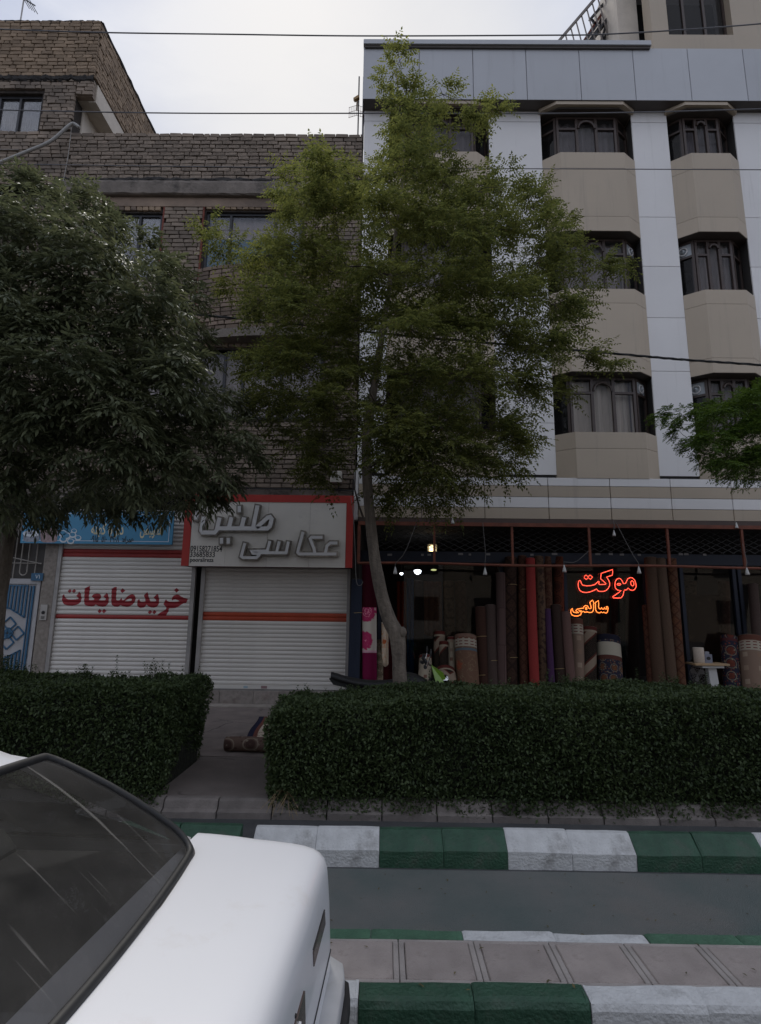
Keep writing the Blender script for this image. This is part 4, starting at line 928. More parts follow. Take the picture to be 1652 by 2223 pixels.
# ================================================================== CARPETS
def carpet(name, base, c2, c3=None, kind='plain', sc=8., band=None, rough=.95):
    M = bpy.data.materials.new(name); M.use_nodes = True; t = M.node_tree; n = t.nodes; l = t.links
    b = n['Principled BSDF']; b.inputs['Roughness'].default_value = rough; b.inputs['Specular IOR Level'].default_value = .1
    uv = n.new('ShaderNodeUVMap'); src = uv.outputs[0]; c3 = c3 or c2
    def mapped(s): m = n.new('ShaderNodeMapping'); m.inputs['Scale'].default_value = s; l.new(src, m.inputs[0]); return m.outputs[0]
    def mixc(f, a, bcol, lk=None):
        m = n.new('ShaderNodeMix'); m.data_type = 'RGBA'; l.new(f, m.inputs[0])
        if lk: l.new(lk, m.inputs[6])
        else: m.inputs[6].default_value = (*a, 1)
        m.inputs[7].default_value = (*bcol, 1); return m.outputs[2]
    def rng(x, a, b_, inv_=False):
        m = n.new('ShaderNodeMapRange'); m.inputs[1].default_value = a; m.inputs[2].default_value = b_
        if inv_: m.inputs[3].default_value = 1; m.inputs[4].default_value = 0
        l.new(x, m.inputs[0]); return m.outputs[0]
    if kind == 'plain':
        x = n.new('ShaderNodeTexNoise'); x.inputs['Scale'].default_value = 60; x.inputs['Detail'].default_value = 3; l.new(mapped((1,1,1)), x.inputs['Vector']); out = mixc(rng(x.outputs[0], .4, .6), base, c2)
    elif kind == 'stipple':
        x = n.new('ShaderNodeTexVoronoi'); x.inputs['Scale'].default_value = sc*3; l.new(mapped((1,1,1)), x.inputs['Vector']); out = mixc(rng(x.outputs['Distance'], .25, .4, True), base, c2)
        y = n.new('ShaderNodeTexNoise'); y.inputs['Scale'].default_value = sc*1.2; l.new(mapped((1,1,1)), y.inputs['Vector']); out = mixc(rng(y.outputs[0], .53, .58), None, c3, out)
    elif kind == 'diamond':
        m = n.new('ShaderNodeMapping'); m.inputs['Rotation'].default_value = (0,0,R(45)); m.inputs['Scale'].default_value = (sc, sc*1, 1); l.new(src, m.inputs[0])
        x = n.new('ShaderNodeTexBrick'); x.offset = 0; x.inputs['Scale'].default_value = 1; x.inputs['Brick Width'].default_value = 1; x.inputs['Row Height'].default_value = 1; x.inputs['Mortar Size'].default_value = .1; x.inputs['Color1'].default_value = (*base,1); x.inputs['Color2'].default_value = (*c2,1); x.inputs['Mortar'].default_value = (*c3,1); l.new(m.outputs[0], x.inputs['Vector']); out = x.outputs[0]
        y = n.new('ShaderNodeTexNoise'); y.inputs['Scale'].default_value = 40; l.new(src, y.inputs['Vector']); out = mixc(rng(y.outputs[0], .52, .6), None, tuple(q*.7 for q in base), out)
    elif kind in ('key', 'squares', 'blocks'):
        x = n.new('ShaderNodeTexBrick'); x.offset = .5 if kind == 'blocks' else 0; x.inputs['Scale'].default_value = sc; x.inputs['Brick Width'].default_value = .8 if kind != 'blocks' else .5; x.inputs['Row Height'].default_value = .8 if kind != 'blocks' else 1.6; x.inputs['Mortar Size'].default_value = .10 if kind != 'blocks' else .01
        x.inputs['Color1'].default_value = (*base,1); x.inputs['Color2'].default_value = (*c2,1); x.inputs['Mortar'].default_value = (*c3,1); l.new(mapped((1,1,1)), x.inputs['Vector']); out = x.outputs[0]
        if kind != 'blocks':
            y = n.new('ShaderNodeTexBrick'); y.offset = 0; y.inputs['Scale'].default_value = sc*(2.5 if kind == 'key' else 1.0); y.inputs['Brick Width'].default_value = .8; y.inputs['Row Height'].default_value = .8; y.inputs['Mortar Size'].default_value = .26 if kind == 'squares' else .14; y.inputs['Mortar Smooth'].default_value = 0; l.new(mapped((1,1,1)), y.inputs['Vector'])
            out = mixc(y.outputs['Fac'], None, tuple(.5*(p_+q_) for p_, q_ in zip(base, c3)), out)
    elif kind == 'zigzag':
        sp = n.new('ShaderNodeSeparateXYZ'); l.new(mapped((sc, sc, 1)), sp.inputs[0])
        pp = n.new('ShaderNodeMath'); pp.operation = 'PINGPONG'; pp.inputs[1].default_value = 1; l.new(sp.outputs[0], pp.inputs[0])
        ad = n.new('ShaderNodeMath'); ad.operation = 'ADD'; l.new(pp.outputs[0], ad.inputs[0]); l.new(sp.outputs[1], ad.inputs[1])
        fr = n.new('ShaderNodeMath'); fr.operation = 'PINGPONG'; fr.inputs[1].default_value = .9; l.new(ad.outputs[0], fr.inputs[0])
        x = n.new('ShaderNodeTexBrick'); x.inputs['Scale'].default_value = sc*5; x.inputs['Mortar Size'].default_value = .12; x.inputs['Color1'].default_value = (*c3,1); x.inputs['Color2'].default_value = (*base,1); x.inputs['Mortar'].default_value = (.02,.015,.012,1); l.new(mapped((1,1,1)), x.inputs['Vector'])
        out = mixc(rng(fr.outputs[0], .50, .53), None, c2, x.outputs[0]); out = mixc(rng(fr.outputs[0], .62, .65), None, base, out)
    elif kind == 'persian':
        x = n.new('ShaderNodeTexVoronoi'); x.inputs['Scale'].default_value = sc*.8; x.inputs['Randomness'].default_value = .2; l.new(mapped((1,1,1)), x.inputs['Vector'])
        a1 = n.new('ShaderNodeTexVoronoi'); a1.inputs['Scale'].default_value = sc*4; a1.inputs['Randomness'].default_value = .8; l.new(mapped((1,1,1)), a1.inputs['Vector'])
        a2 = n.new('ShaderNodeTexVoronoi'); a2.inputs['Scale'].default_value = sc*2.6; l.new(mapped((1,1.2,1)), a2.inputs['Vector'])
        out = mixc(rng(x.outputs['Distance'], .26, .30, True), base, tuple(q*.8 for q in c2)); out = mixc(rng(a1.outputs['Distance'], .30, .38, True), None, c2, out); out = mixc(rng(a2.outputs['Distance'], .20, .26, True), None, c3, out)
        ab = n.new('ShaderNodeMath'); ab.operation = 'COMPARE'; ab.inputs[1].default_value = .36; ab.inputs[2].default_value = .025; l.new(x.outputs['Distance'], ab.inputs[0]); out = mixc(ab.outputs[0], None, c3, out)
    elif kind == 'flower':
        x = n.new('ShaderNodeTexVoronoi'); x.inputs['Scale'].default_value = sc; x.inputs['Randomness'].default_value = .8; l.new(mapped((1,1,1)), x.inputs['Vector'])
        y = n.new('ShaderNodeTexNoise'); y.inputs['Scale'].default_value = sc*7; l.new(mapped((1,1,1)), y.inputs['Vector'])
        ad = n.new('ShaderNodeMath'); ad.operation = 'MULTIPLY_ADD'; ad.inputs[1].default_value = .5; l.new(y.outputs[0], ad.inputs[0]); l.new(x.outputs['Distance'], ad.inputs[2])
        out = mixc(rng(ad.outputs[0], .50, .54, True), base, c2); out = mixc(rng(ad.outputs[0], .30, .34, True), None, c3, out)
        z_ = n.new('ShaderNodeTexNoise'); z_.inputs['Scale'].default_value = sc*2.5; l.new(mapped((1,1,1)), z_.inputs['Vector']); ab = n.new('ShaderNodeMath'); ab.operation = 'COMPARE'; ab.inputs[1].default_value = .5; ab.inputs[2].default_value = .012; l.new(z_.outputs[0], ab.inputs[0]); out = mixc(ab.outputs[0], None, c3, out)
    elif kind == 'roses':
        x = n.new('ShaderNodeTexVoronoi'); x.inputs['Scale'].default_value = 2.7; x.inputs['Randomness'].default_value = .6; l.new(mapped((1,1,1)), x.inputs['Vector'])
        nn_ = n.new('ShaderNodeTexNoise'); nn_.inputs['Scale'].default_value = 24; l.new(src, nn_.inputs['Vector'])
        ad = n.new('ShaderNodeMath'); ad.operation = 'MULTIPLY_ADD'; ad.inputs[1].default_value = .22; l.new(nn_.outputs[0], ad.inputs[0]); l.new(x.outputs['Distance'], ad.inputs[2])
        out = mixc(rng(ad.outputs[0], .56, .60, True), base, c2); 
        wv = n.new('ShaderNodeMath'); wv.operation = 'SINE'; mu = n.new('ShaderNodeMath'); mu.operation = 'MULTIPLY'; mu.inputs[1].default_value = 60; l.new(ad.outputs[0], mu.inputs[0]); l.new(mu.outputs[0], wv.inputs[0])
        k_ = n.new('ShaderNodeMath'); k_.operation = 'MULTIPLY'; l.new(rng(wv.outputs[0], .3, .8), k_.inputs[0]); l.new(rng(ad.outputs[0], .40, .44, True), k_.inputs[1])
        out = mixc(k_.outputs[0], None, c3, out)
    if band:
        sp = n.new('ShaderNodeSeparateXYZ'); l.new(src, sp.inputs[0])
        for v0, v1, cc in band:
            a = rng(sp.outputs[1], v0, v0+.004); b2 = rng(sp.outputs[1], v1, v1+.004, True); m_ = n.new('ShaderNodeMath'); m_.operation = 'MULTIPLY'; l.new(a, m_.inputs[0]); l.new(b2, m_.inputs[1])
            if cc == 'key':
                x = n.new('ShaderNodeTexBrick'); x.offset = 0; x.inputs['Scale'].default_value = 9; x.inputs['Brick Width'].default_value = .9; x.inputs['Row Height'].default_value = .45; x.inputs['Mortar Size'].default_value = .16; x.inputs['Color1'].default_value = (.14,.02,.02,1); x.inputs['Color2'].default_value = (.14,.02,.02,1); x.inputs['Mortar'].default_value = (.36,.32,.25,1); x.inputs['Mortar Smooth'].default_value = 0; l.new(src, x.inputs['Vector'])
                mm = n.new('ShaderNodeMix'); mm.data_type = 'RGBA'; l.new(m_.outputs[0], mm.inputs[0]); l.new(out, mm.inputs[6]); l.new(x.outputs[0], mm.inputs[7]); out = mm.outputs[2]
            else: out = mixc(m_.outputs[0], None, cc, out)
    l.new(out, b.inputs['Base Color'])
    bn = n.new('ShaderNodeTexNoise'); bn.inputs['Scale'].default_value = 220; l.new(src, bn.inputs['Vector']); bb = n.new('ShaderNodeBump'); bb.inputs['Strength'].default_value = .4; bb.inputs['Distance'].default_value = .004; l.new(bn.outputs[0], bb.inputs['Height']); l.new(bb.outputs[0], b.inputs['Normal'])
    MATS[name] = M; return M
def uvgrid(rows, uvs, name, mt, parent=None, smooth=True):
    n = len(rows[0]); V = [p for r in rows for p in r]; U = [u for r in uvs for u in r]; F = [(i*n+j, i*n+j+1, i*n+n+j+1, i*n+n+j) for i in range(len(rows)-1) for j in range(n-1)]
    me = bpy.data.meshes.new(name); me.from_pydata([tuple(p) for p in V], [], F); ul = me.uv_layers.new(name='UVMap')
    for p in me.polygons:
        for li in p.loop_indices: ul.data[li].uv = U[me.loops[li].vertex_index]
    me.materials.append(mt)
    if smooth: me.shade_smooth()
    o = bpy.data.objects.new(name, me); COL.objects.link(o)
    if parent: o.parent = parent; o.matrix_parent_inverse = pinv(parent)
    return o
m_core = mat('carpet backing', (.16,.13,.10), .95, .3, 20); m_strap = mat('yellow packing strap', (.45,.33,.14), .7)
def roll(label, xt, yt, xb, wpx, mt, Y=9.62, lean=.22, zf=.205, ybot=1490, strap=(), nm='carpet_roll', flat=1.0, group=None):
    top = W(xt, yt, Y+lean*.5); b1 = W(xb, ybot, Y-lean*.5); d = (top-b1).normalized(); bot = b1+d*((zf-b1.z)/d.z)
    r = wpx*.0079/2; ax = (top-bot); Lh = ax.length; ax.normalize(); x = Vector((1,0,0)); x = (x-ax*x.dot(ax)).normalized(); y = ax.cross(x)
    root = thing(nm, label, 'carpet', bot, group)
    n = 20; rows = []; uvs = []; nh = 7
    for i in range(nh+1):
        t = i/nh; c = bot+ax*(Lh*t)+x*(r*.12*math.sin(t*3+xt)); R_ = [c+x*(r*math.cos(a))+y*(r*flat*math.sin(a)) for a in [2*math.pi*k/n for k in range(n+1)]]
        rows.append(R_); uvs.append([(r*2*math.pi*k/n*1.0+xt*.13, Lh*(1-t)) for k in range(n+1)])
    o = uvgrid(rows, uvs, 'roll_face', mt, root)
    # spiral end
    mb = MB(); pts = []
    for k in range(46): a = k*.45; rr_ = r*(1-.014*k)*.97; pts.append(top+x*(rr_*math.cos(a))+y*(rr_*flat*math.sin(a))+ax*.004)
    mb.tube(pts, r*.035, 4); mb.build('spiral_end', m_core, root)
    cap = MB(); ring = [top+x*(r*math.cos(2*math.pi*k/n)*.99)+y*(r*flat*math.sin(2*math.pi*k/n)*.99)-ax*.006 for k in range(n)]; cap.add(ring, [tuple(range(n))]); cap.build('end_face', m_core, root)
    for s in strap:
        c = bot+ax*(Lh*s); MB().tube([c+x*(r*1.02*math.cos(2*math.pi*k/14))+y*(r*1.02*flat*math.sin(2*math.pi*k/14))+ax*(.008*math.cos(2*math.pi*k/14)) for k in range(14)], .004, 4, closed=True).build('strap', m_strap, root)
    return root
K = carpet
rust = K('rust dense carpet', (.10,.045,.03), (.06,.028,.02), (.13,.07,.045), 'stipple', 9)
cb1 = K('dark brown carpet', (.055,.035,.028), (.04,.026,.022), kind='plain')
cb2 = K('grey brown carpet', (.085,.06,.052), (.07,.05,.043), kind='plain')
cb3 = K('mid brown carpet', (.10,.062,.042), (.08,.05,.034), kind='plain')
cb4 = K('light brown carpet', (.115,.075,.052), (.095,.062,.043), kind='plain')
c9 = K('pink brown block carpet', (.16,.10,.09), (.075,.05,.045), (.05,.035,.03), 'blocks', 2.6)
c10 = K('dark patterned carpet', (.045,.028,.022), (.065,.035,.024), (.03,.018,.015), 'diamond', 5)
c11 = K('rust diamond carpet', (.10,.045,.028), (.08,.035,.024), (.05,.022,.016), 'diamond', 9)
cred = K('red carpet', (.30,.045,.04), (.26,.038,.035), kind='plain')
c13 = K('tan brown figured carpet', (.12,.075,.048), (.085,.052,.036), (.055,.034,.026), 'stipple', 11)
cpur = K('purple carpet', (.075,.035,.085), (.062,.03,.072), kind='plain')
c16 = K('dark red medallion carpet', (.11,.035,.02), (.07,.025,.018), (.04,.016,.012), 'persian', 5)
cpink = K('pinkish brown carpet', (.15,.088,.075), (.13,.078,.066), kind='plain')
csq = K('beige and red squares carpet', (.33,.27,.20), (.13,.03,.022), (.42,.37,.28), 'squares', 5.2, band=[(0,.05,(.12,.03,.025))])
csq2 = K('beige star squares carpet', (.34,.27,.20), (.22,.13,.09), (.10,.035,.025), 'squares', 3.6, band=[(0,.09,(.12,.05,.035)), (.1,.26,'key')])
czig = K('beige zigzag carpet', (.26,.20,.145), (.10,.028,.02), (.17,.115,.08), 'zigzag', 3.3, band=[(0,.06,(.10,.025,.02)), (.06,.09,(.30,.25,.18))])
cflo = K('large flower carpet', (.16,.09,.06), (.26,.075,.04), (.21,.15,.09), 'flower', 3.4, band=[(0,.05,(.20,.12,.09)), (.07,.21,'key'), (.235,.275,(.10,.13,.15))])
cper = K('navy persian carpet', (.028,.028,.045), (.15,.045,.03), (.20,.17,.12), 'persian', 5.5, band=[(.05,.10,(.09,.03,.03))])
cper2 = K('navy persian carpet with cream band', (.028,.028,.045), (.16,.07,.035), (.17,.15,.11), 'persian', 7, band=[(0,.09,(.018,.018,.03)), (.13,.35,(.40,.36,.28)), (.35,.42,(.10,.04,.03))])
cslate = K('slate blue felt', (.035,.042,.062), (.03,.036,.054), kind='plain')
crock = K('pebble print carpet', (.20,.16,.11), (.12,.09,.06), (.02,.015,.012), 'persian', 9)
ROLLS = [
 ('slate blue felt roll standing at the far left end of the carpet shop', 776, 1258, 768, 24, cslate, dict(Y=9.35, lean=.1, strap=(.72,))),
 ('pebble print roll beside the pink rose blanket', 824, 1390, 824, 14, crock, dict(Y=9.45)),
 ('short roll with red and beige squares, leftmost of the low rolls behind the motorcycle', 922, 1424, 922, 28, csq, dict()),
 ('tall narrow zigzag roll at the back of the low group behind the motorcycle', 953, 1371, 953, 24, czig, dict(Y=9.75)),
 ('middle zigzag roll leaning right in front of the taller one', 964, 1393, 966, 20, czig, dict(Y=9.62)),
 ('short roll with small pale squares beside the zigzag rolls', 979, 1383, 979, 19, csq, dict(Y=9.7)),
 ('widest low roll with zigzag border directly behind the motorcycle', 968, 1457, 968, 42, czig, dict(Y=9.45)),
 ('thick roll with big red flowers and a Greek key border', 1013, 1380, 1014, 47, cflo, dict(Y=9.55)),
 ('dark rusty brown roll with yellow strap right of the flower roll', 1044, 1318, 1048, 24, K('umber carpet', (.065,.033,.024), (.05,.026,.02)), dict(strap=(.28,.68))),
 ('plain grey brown roll, second right of the flower roll', 1065, 1314, 1070, 25, cb2, dict(strap=(.42,))),
 ('tall slim roll with pinkish blocks', 1086, 1244, 1091, 23, c9, dict()),
 ('tall nearly black patterned roll right of the pinkish block roll', 1109, 1210, 1110, 27, c10, dict(strap=(.3,.8))),
 ('tall rust diamond roll left of the red roll', 1134, 1207, 1138, 20, c11, dict(strap=(.76,))),
 ('bright red tall roll', 1152, 1212, 1160, 20, cred, dict(Y=9.5)),
 ('tall tan figured roll right of the red roll', 1168, 1208, 1180, 21, c13, dict()),
 ('tall finely patterned brown roll behind the purple roll', 1188, 1209, 1190, 20, rust, dict(Y=9.8)),
 ('half height purple roll', 1189, 1322, 1197, 14, cpur, dict(Y=9.5)),
 ('tall dark red medallion roll behind the short dark one', 1211, 1209, 1216, 22, c16, dict(Y=9.8)),
 ('half height very dark roll between the purple and pinkish rolls', 1208, 1314, 1216, 22, cb1, dict(Y=9.55, strap=(.35,))),
 ('plain pinkish brown roll left of the beige star squares roll', 1228, 1329, 1241, 20, cpink, dict(Y=9.5)),
 ('beige roll with star and square figures under the neon sign', 1250, 1344, 1255, 27, csq2, dict()),
 ('beige zigzag roll under the neon sign', 1279, 1362, 1281, 31, czig, dict()),
 ('thick navy roll with a cream flowered band under the neon sign', 1320, 1382, 1322, 50, cper2, dict()),
 ('half height ribbed reddish roll left of two plain brown rolls', 1402, 1314, 1412, 15, c11, dict()),
 ('thick plain brown tall roll right of the neon sign', 1411, 1211, 1434, 26, cb3, dict(Y=9.55)),
 ('thinner plain light brown tall roll right of the thick brown one', 1434, 1213, 1458, 22, cb4, dict(Y=9.5)),
 ('tall rust patterned roll, rightmost of the leaning group', 1456, 1213, 1480, 20, K('orange brown diamond carpet', (.14,.06,.032), (.11,.065,.045), (.07,.03,.02), 'diamond', 8), dict(Y=9.5)),
 ('low navy floral roll right of the small table', 1585, 1383, 1588, 34, cper, dict()),
 ('low roll of pale squares at the right frame edge', 1625, 1382, 1640, 44, csq2, dict(Y=9.5)),
 ('plain brown roll standing behind the pale squares roll at the right edge', 1635, 1268, 1652, 20, cb2, dict(Y=9.7)),
 ]
for lab, xt, yt, xb, wp, mt, kw in ROLLS: roll(lab, xt, yt, xb, wp, mt, **kw)
# hanging pieces: floral blanket, orange figured cloth, drapes inside
def cloth(name, label, xa, xb, yt, yb, Y, mt, wave=.03, fold=5, cat='blanket', taper=0):
    A = W(xa, yt, Y); B = W(xb, yt, Y); C = W(xa, yb, Y); zt_, zb_ = A.z, C.z; n = 24; rows = []; uvs = []
    for i in range(13):
        t = i/12; z = zt_+(zb_-zt_)*t; rows.append([]); uvs.append([])
        for j in range(n+1):
            s = j/n; sq_ = 1-taper*(t-.5)**2; x = A.x+(C.x-A.x)*t+(B.x-A.x)*(.5+(s-.5)*sq_); rows[-1].append((x, Y-wave*(.5+.5*math.sin(s*fold*2+t*1.5))-.02, z-.05*(t > .95)*math.cos((s-.5)*3))); uvs[-1].append((s*(B.x-A.x)*1.15, (zt_-zb_)*t))
    o = uvgrid(rows, uvs, name, mt); m_ = o.modifiers.new('thickness', 'SOLIDIFY'); m_.thickness = .012; tag(o, label, cat); return o
m_blk = K('pink rose blanket cloth', (.62,.56,.48), (.50,.045,.14), (.80,.30,.40), 'roses', 1, band=[(0,.74,(.055,.006,.014)), (1.44,1.475,(.70,.40,.48)), (1.475,3.5,(.19,.014,.06))])
cloth('blanket', 'pink rose blanket with crimson hem hanging at the left of the carpet shop', 787, 817, 1222, 1487, 9.42, m_blk, .04, 3)
cloth('cloth', 'narrow orange and cream figured cloth half hidden behind the leaning tree trunk', 829, 843, 1350, 1440, 9.5, K('orange figured cloth', (.60,.50,.38), (.50,.12,.05), (.62,.25,.10), 'flower', 7), .03, 3, 'cloth')
cloth('cloth', 'dark crimson cloth hanging behind the leaning tree trunk', 830, 852, 1360, 1492, 9.62, K('crimson cloth', (.055,.008,.010), (.035,.006,.008)), .03, 3, 'cloth')
cloth('drape', 'dark red orange drape hanging inside the shop left of the blue one', 862, 881, 1262, 1480, 10.6, K('red orange drape cloth', (.22,.035,.015), (.11,.02,.012)), .05, 6, 'drape')
cloth('drape', 'blue drape hanging inside the shop behind the tree trunk', 884, 898, 1255, 1480, 10.5, K('blue drape cloth', (.012,.08,.18), (.008,.04,.10)), .05, 6, 'drape')
cloth('drape', 'bronze flowered drape inside the shop window, gathered at the top', 920, 958, 1262, 1375, 10.7, K('bronze flowered cloth', (.20,.09,.045), (.30,.16,.09), (.10,.04,.02), 'flower', 8), .07, 9, 'drape')
cloth('drape', 'dark green carpet length hanging inside under the neon sign', 1340, 1356, 1300, 1480, 10.2, K('dark green carpet', (.008,.02,.02), (.006,.014,.014)), .03, 2, 'drape')
cloth('drape', 'deep red carpet length hanging inside left of the dark green one', 1325, 1340, 1300, 1480, 10.25, K('deep red carpet', (.05,.008,.008), (.035,.006,.006)), .03, 2, 'drape')
cloth('carpet', 'dark flowered carpet hanging inside behind the small table', 1490, 1560, 1290, 1470, 10.8, K('dark brown flowered carpet', (.035,.018,.012), (.06,.035,.02), (.05,.02,.014), 'flower', 7), .02, 2, 'carpet')
for lab, xt, xb, wp, mt in (('dark tall roll inside the window, nearest the tree trunk', 906, 908, 26, cb1), ('brown roll inside the window left of the bronze drape', 930, 930, 0, cb3), ('tall tan roll inside the window right of the bronze drape', 975, 977, 24, c13), ('tall rust roll inside the window above the flower roll', 1000, 1003, 26, c11), ('tall dark roll inside behind the neon writing, left one', 1262, 1264, 26, c10), ('tall dark red roll inside behind the neon writing, right one', 1292, 1294, 26, c16), ('tall brown roll inside left of the crimson lengths under the neon', 1312, 1313, 20, cb3), ('dark roll inside right of the dark green length', 1372, 1374, 28, cb2), ('tall roll inside behind the small table, left one', 1499, 1501, 24, c13), ('tall roll inside behind the small table, right one', 1570, 1572, 24, rust)):
    if wp: roll(lab, xt, 1262, xb, wp*1.1, mt, Y=11.0, lean=.2)
# small table with cylinder and box, fan
tb = W(1537, 1440, 9.45); m_wood = mat('light wood', (.42,.28,.15), .5, .25, 6, stretch=(1,9,1)); m_mat = mat('white painted metal', (.62,.62,.60), .4, .1, 5)
TB = thing('pedestal_table', 'small wooden topped table on a white pedestal in front of the shop', 'table', (tb.x, 9.45, .2))
MB().bbox(tb.x-.30, tb.x+.26, 9.28, 9.6, tb.z-.02, tb.z+.012, .008).build('table_top', m_wood, TB)
MB().bbox(tb.x-.17, tb.x+.19, 9.32, 9.56, tb.z-.06, tb.z-.022, .01).build('support_plate', m_mat, TB)
MB().add([(tb.x-.03,9.40,tb.z-.06),(tb.x+.10,9.40,tb.z-.06),(tb.x+.10,9.5,tb.z-.06),(tb.x-.03,9.5,tb.z-.06),(tb.x+.0,9.40,.2),(tb.x+.15,9.40,.2),(tb.x+.15,9.5,.2),(tb.x+.0,9.5,.2)], [(0,1,2,3),(7,6,5,4),(0,4,5,1),(1,5,6,2),(2,6,7,3),(3,7,4,0)]).build('pedestal', m_mat, TB)
o = MB().lathe((WX(1517,1425,9.42), 9.42, tb.z+.013), [(.078,0),(.082,.01),(.082,.235),(.078,.245),(.03,.245)], 20).build('thread_cone', mat('cream spool thread', (.56,.47,.38), .8, .1, 30), None, smooth=R(40)); tag(o, 'cream cylindrical spool standing on the small table', 'spool')
bxx = WX(1536, 1430, 9.45); BX = thing('small_box', 'small grey printed box on the table right of the cream spool', 'box', (bxx, 9.45, tb.z+.012)); MB().bbox(bxx-.065, bxx+.065, 9.42, 9.52, tb.z+.0125, tb.z+.15, .004).build('carton', mat('grey box card', (.22,.23,.28), .6), BX)
MB().poly([(bxx+.035*math.cos(a)-.0, tb.z+.085+.028*math.sin(a)) for a in np.linspace(0, 2*math.pi, 12)[:-1]], 9.419, .001).build('label_print', m_black, BX)
MB().box(bxx-.04, bxx+.03, 9.44, 9.5, tb.z+.151, tb.z+.19).build('lid_flap', mat('grey box flap', (.3,.3,.33), .6), BX)
fc = W(1511, 1462, 9.7); FN = thing('standing_fan', 'dark wire standing fan in the gloom under the small table', 'fan', (fc.x, 9.7, .2))
MB().tube([(fc.x, 9.7, .2), (fc.x, 9.7, fc.z)], .012, 6).build('pole', m_gr, FN); MB().lathe((fc.x, 9.7, .2), [(.16,0),(.16,.015),(.02,.03)], 16).build('base', m_gr, FN)
mb = MB()
for r_ in (.15,.11,.07,.035): mb.tube([(fc.x+r_*math.cos(a), 9.62+.03*(r_ < .1), fc.z+r_*math.sin(a)) for a in np.linspace(0, 2*math.pi, 19)[:-1]], .003, 4, closed=True)
for a in np.linspace(0, math.pi, 9)[:-1]: mb.tube([(fc.x-.15*math.cos(a), 9.625, fc.z-.15*math.sin(a)), (fc.x+.15*math.cos(a), 9.625, fc.z+.15*math.sin(a))], .0025, 4)
o = mb.build('cage', m_rail, FN); o['kind'] = 'stuff'
for k in range(3):
    a0 = k*2.094; MB().add([(fc.x, 9.66, fc.z), (fc.x+.12*math.cos(a0), 9.65, fc.z+.12*math.sin(a0)), (fc.x+.13*math.cos(a0+.5), 9.66, fc.z+.13*math.sin(a0+.5)), (fc.x+.10*math.cos(a0+.95), 9.675, fc.z+.10*math.sin(a0+.95))], [(0,1,2,3)]).build('blade', m_rail, FN)
# neon sign
m_neon = mat('red neon tube', (.5,.03,.02), .3, emit=(1,.09,.05), es=2.0); m_neon2 = mat('orange neon tube', (.5,.1,.02), .3, emit=(1,.22,.04), es=2.2)
RN = (2240, 2220, 5.697); YNe = 9.86
nc = at(RN, 800, 600, YNe); NS = thing('neon_sign', 'glowing red and orange outline neon writing hanging in the shop window', 'neon sign', nc)
def el(cx, cy, rx, ry, rot=0): return [(cx+rx*math.cos(a)*math.cos(rot)-ry*math.sin(a)*math.sin(rot), cy+rx*math.cos(a)*math.sin(rot)+ry*math.sin(a)*math.cos(rot)) for a in np.linspace(0, 2*math.pi, 13)[:-1]]
NL = [([(265,380),(235,400),(222,470),(232,550),(265,610),(320,645),(400,655),(480,645),(560,615),(610,590),(635,573),(660,610),(700,630),(790,630),(850,610),(900,560),(930,500),(932,440),(910,380),(880,335),(860,310),(990,265),(998,200),(998,138),(860,185),(740,225),(735,285),(728,345),(790,400),(850,460),(830,472),(760,475),(700,475),(685,455),(695,410),(680,402),(640,440),(590,480),(510,500),(410,505),(330,490),(295,450),(285,410)], 1, 0),
 ([(360,295),(400,262),(445,300),(490,262),(548,308),(500,360),(450,320),(405,362),(355,320)], 0, 0),
 ([(1260,600),(1310,595),(1345,553),(1390,595),(1440,608),(1490,590),(1525,530),(1522,460),(1490,370),(1440,325),(1390,320),(1340,345),(1310,400),(1290,450),(1240,455),(1215,400),(1180,350),(1140,335),(1090,355),(1058,410),(1048,490),(1060,560),(1110,600),(1190,610),(1130,660),(1060,710),(1000,750),(1010,775),(1100,780),(1190,775),(1230,720),(1245,660),(1250,618)], 0, 0),
 (el(1440,450,36,58,-.2), 1, 0), (el(1140,470,42,20), 1, 0),
 ([(680,835),(685,900),(680,980),(700,1020),(730,1025),(750,990),(765,1025),(800,1030),(815,990),(830,1020),(860,1030),(865,1000),(850,975),(885,968),(895,1010),(885,1080),(860,1115),(820,1110),(800,1095),(770,1110),(740,1088),(715,1112),(670,1108),(635,1085),(615,1040),(612,960),(610,880)], 1, 1),
 ([(545,825),(500,860),(485,880),(505,940),(518,1005),(490,1020),(460,1005),(435,960),(395,945),(355,970),(345,1005),(270,1015),(200,1030),(170,1065),(200,1085),(240,1105),(180,1110),(120,1095),(100,1060),(95,1010),(65,1040),(55,1100),(80,1155),(140,1182),(220,1182),(280,1155),(300,1105),(270,1080),(235,1062),(300,1070),(320,1090),(345,1075),(370,1100),(430,1090),(470,1105),(530,1100),(565,1060),(572,980),(568,915),(580,905),(565,860)], 1, 1),
 (el(405,1015,14,26), 1, 1)]
for pts, cl, k in NL:
    P = [(p.x, YNe, p.z) for p in [at(RN, x, y, YNe) for x, y in pts]]
    MB().tube(P, .0062, 6, closed=bool(cl)).build('neon_tube', m_neon2 if k else m_neon, NS, smooth=True)
c0 = at(RN, 1000, 60, YNe); c1 = at(RN, 640, 760, YNe)
MB().tube([(at(RN, 860, 640, YNe).x, YNe+.01, at(RN, 860, 640, YNe).z), (at(RN, 760, 730, YNe).x, YNe+.01, at(RN, 760, 730, YNe).z), (c1.x, YNe+.01, c1.z), (at(RN, 450, 690, YNe).x, YNe+.01, at(RN, 450, 690, YNe).z), (at(RN, 390, 840, YNe).x, YNe+.01, at(RN, 390, 840, YNe).z)], .003, 4).build('wire', m_gr, NS)
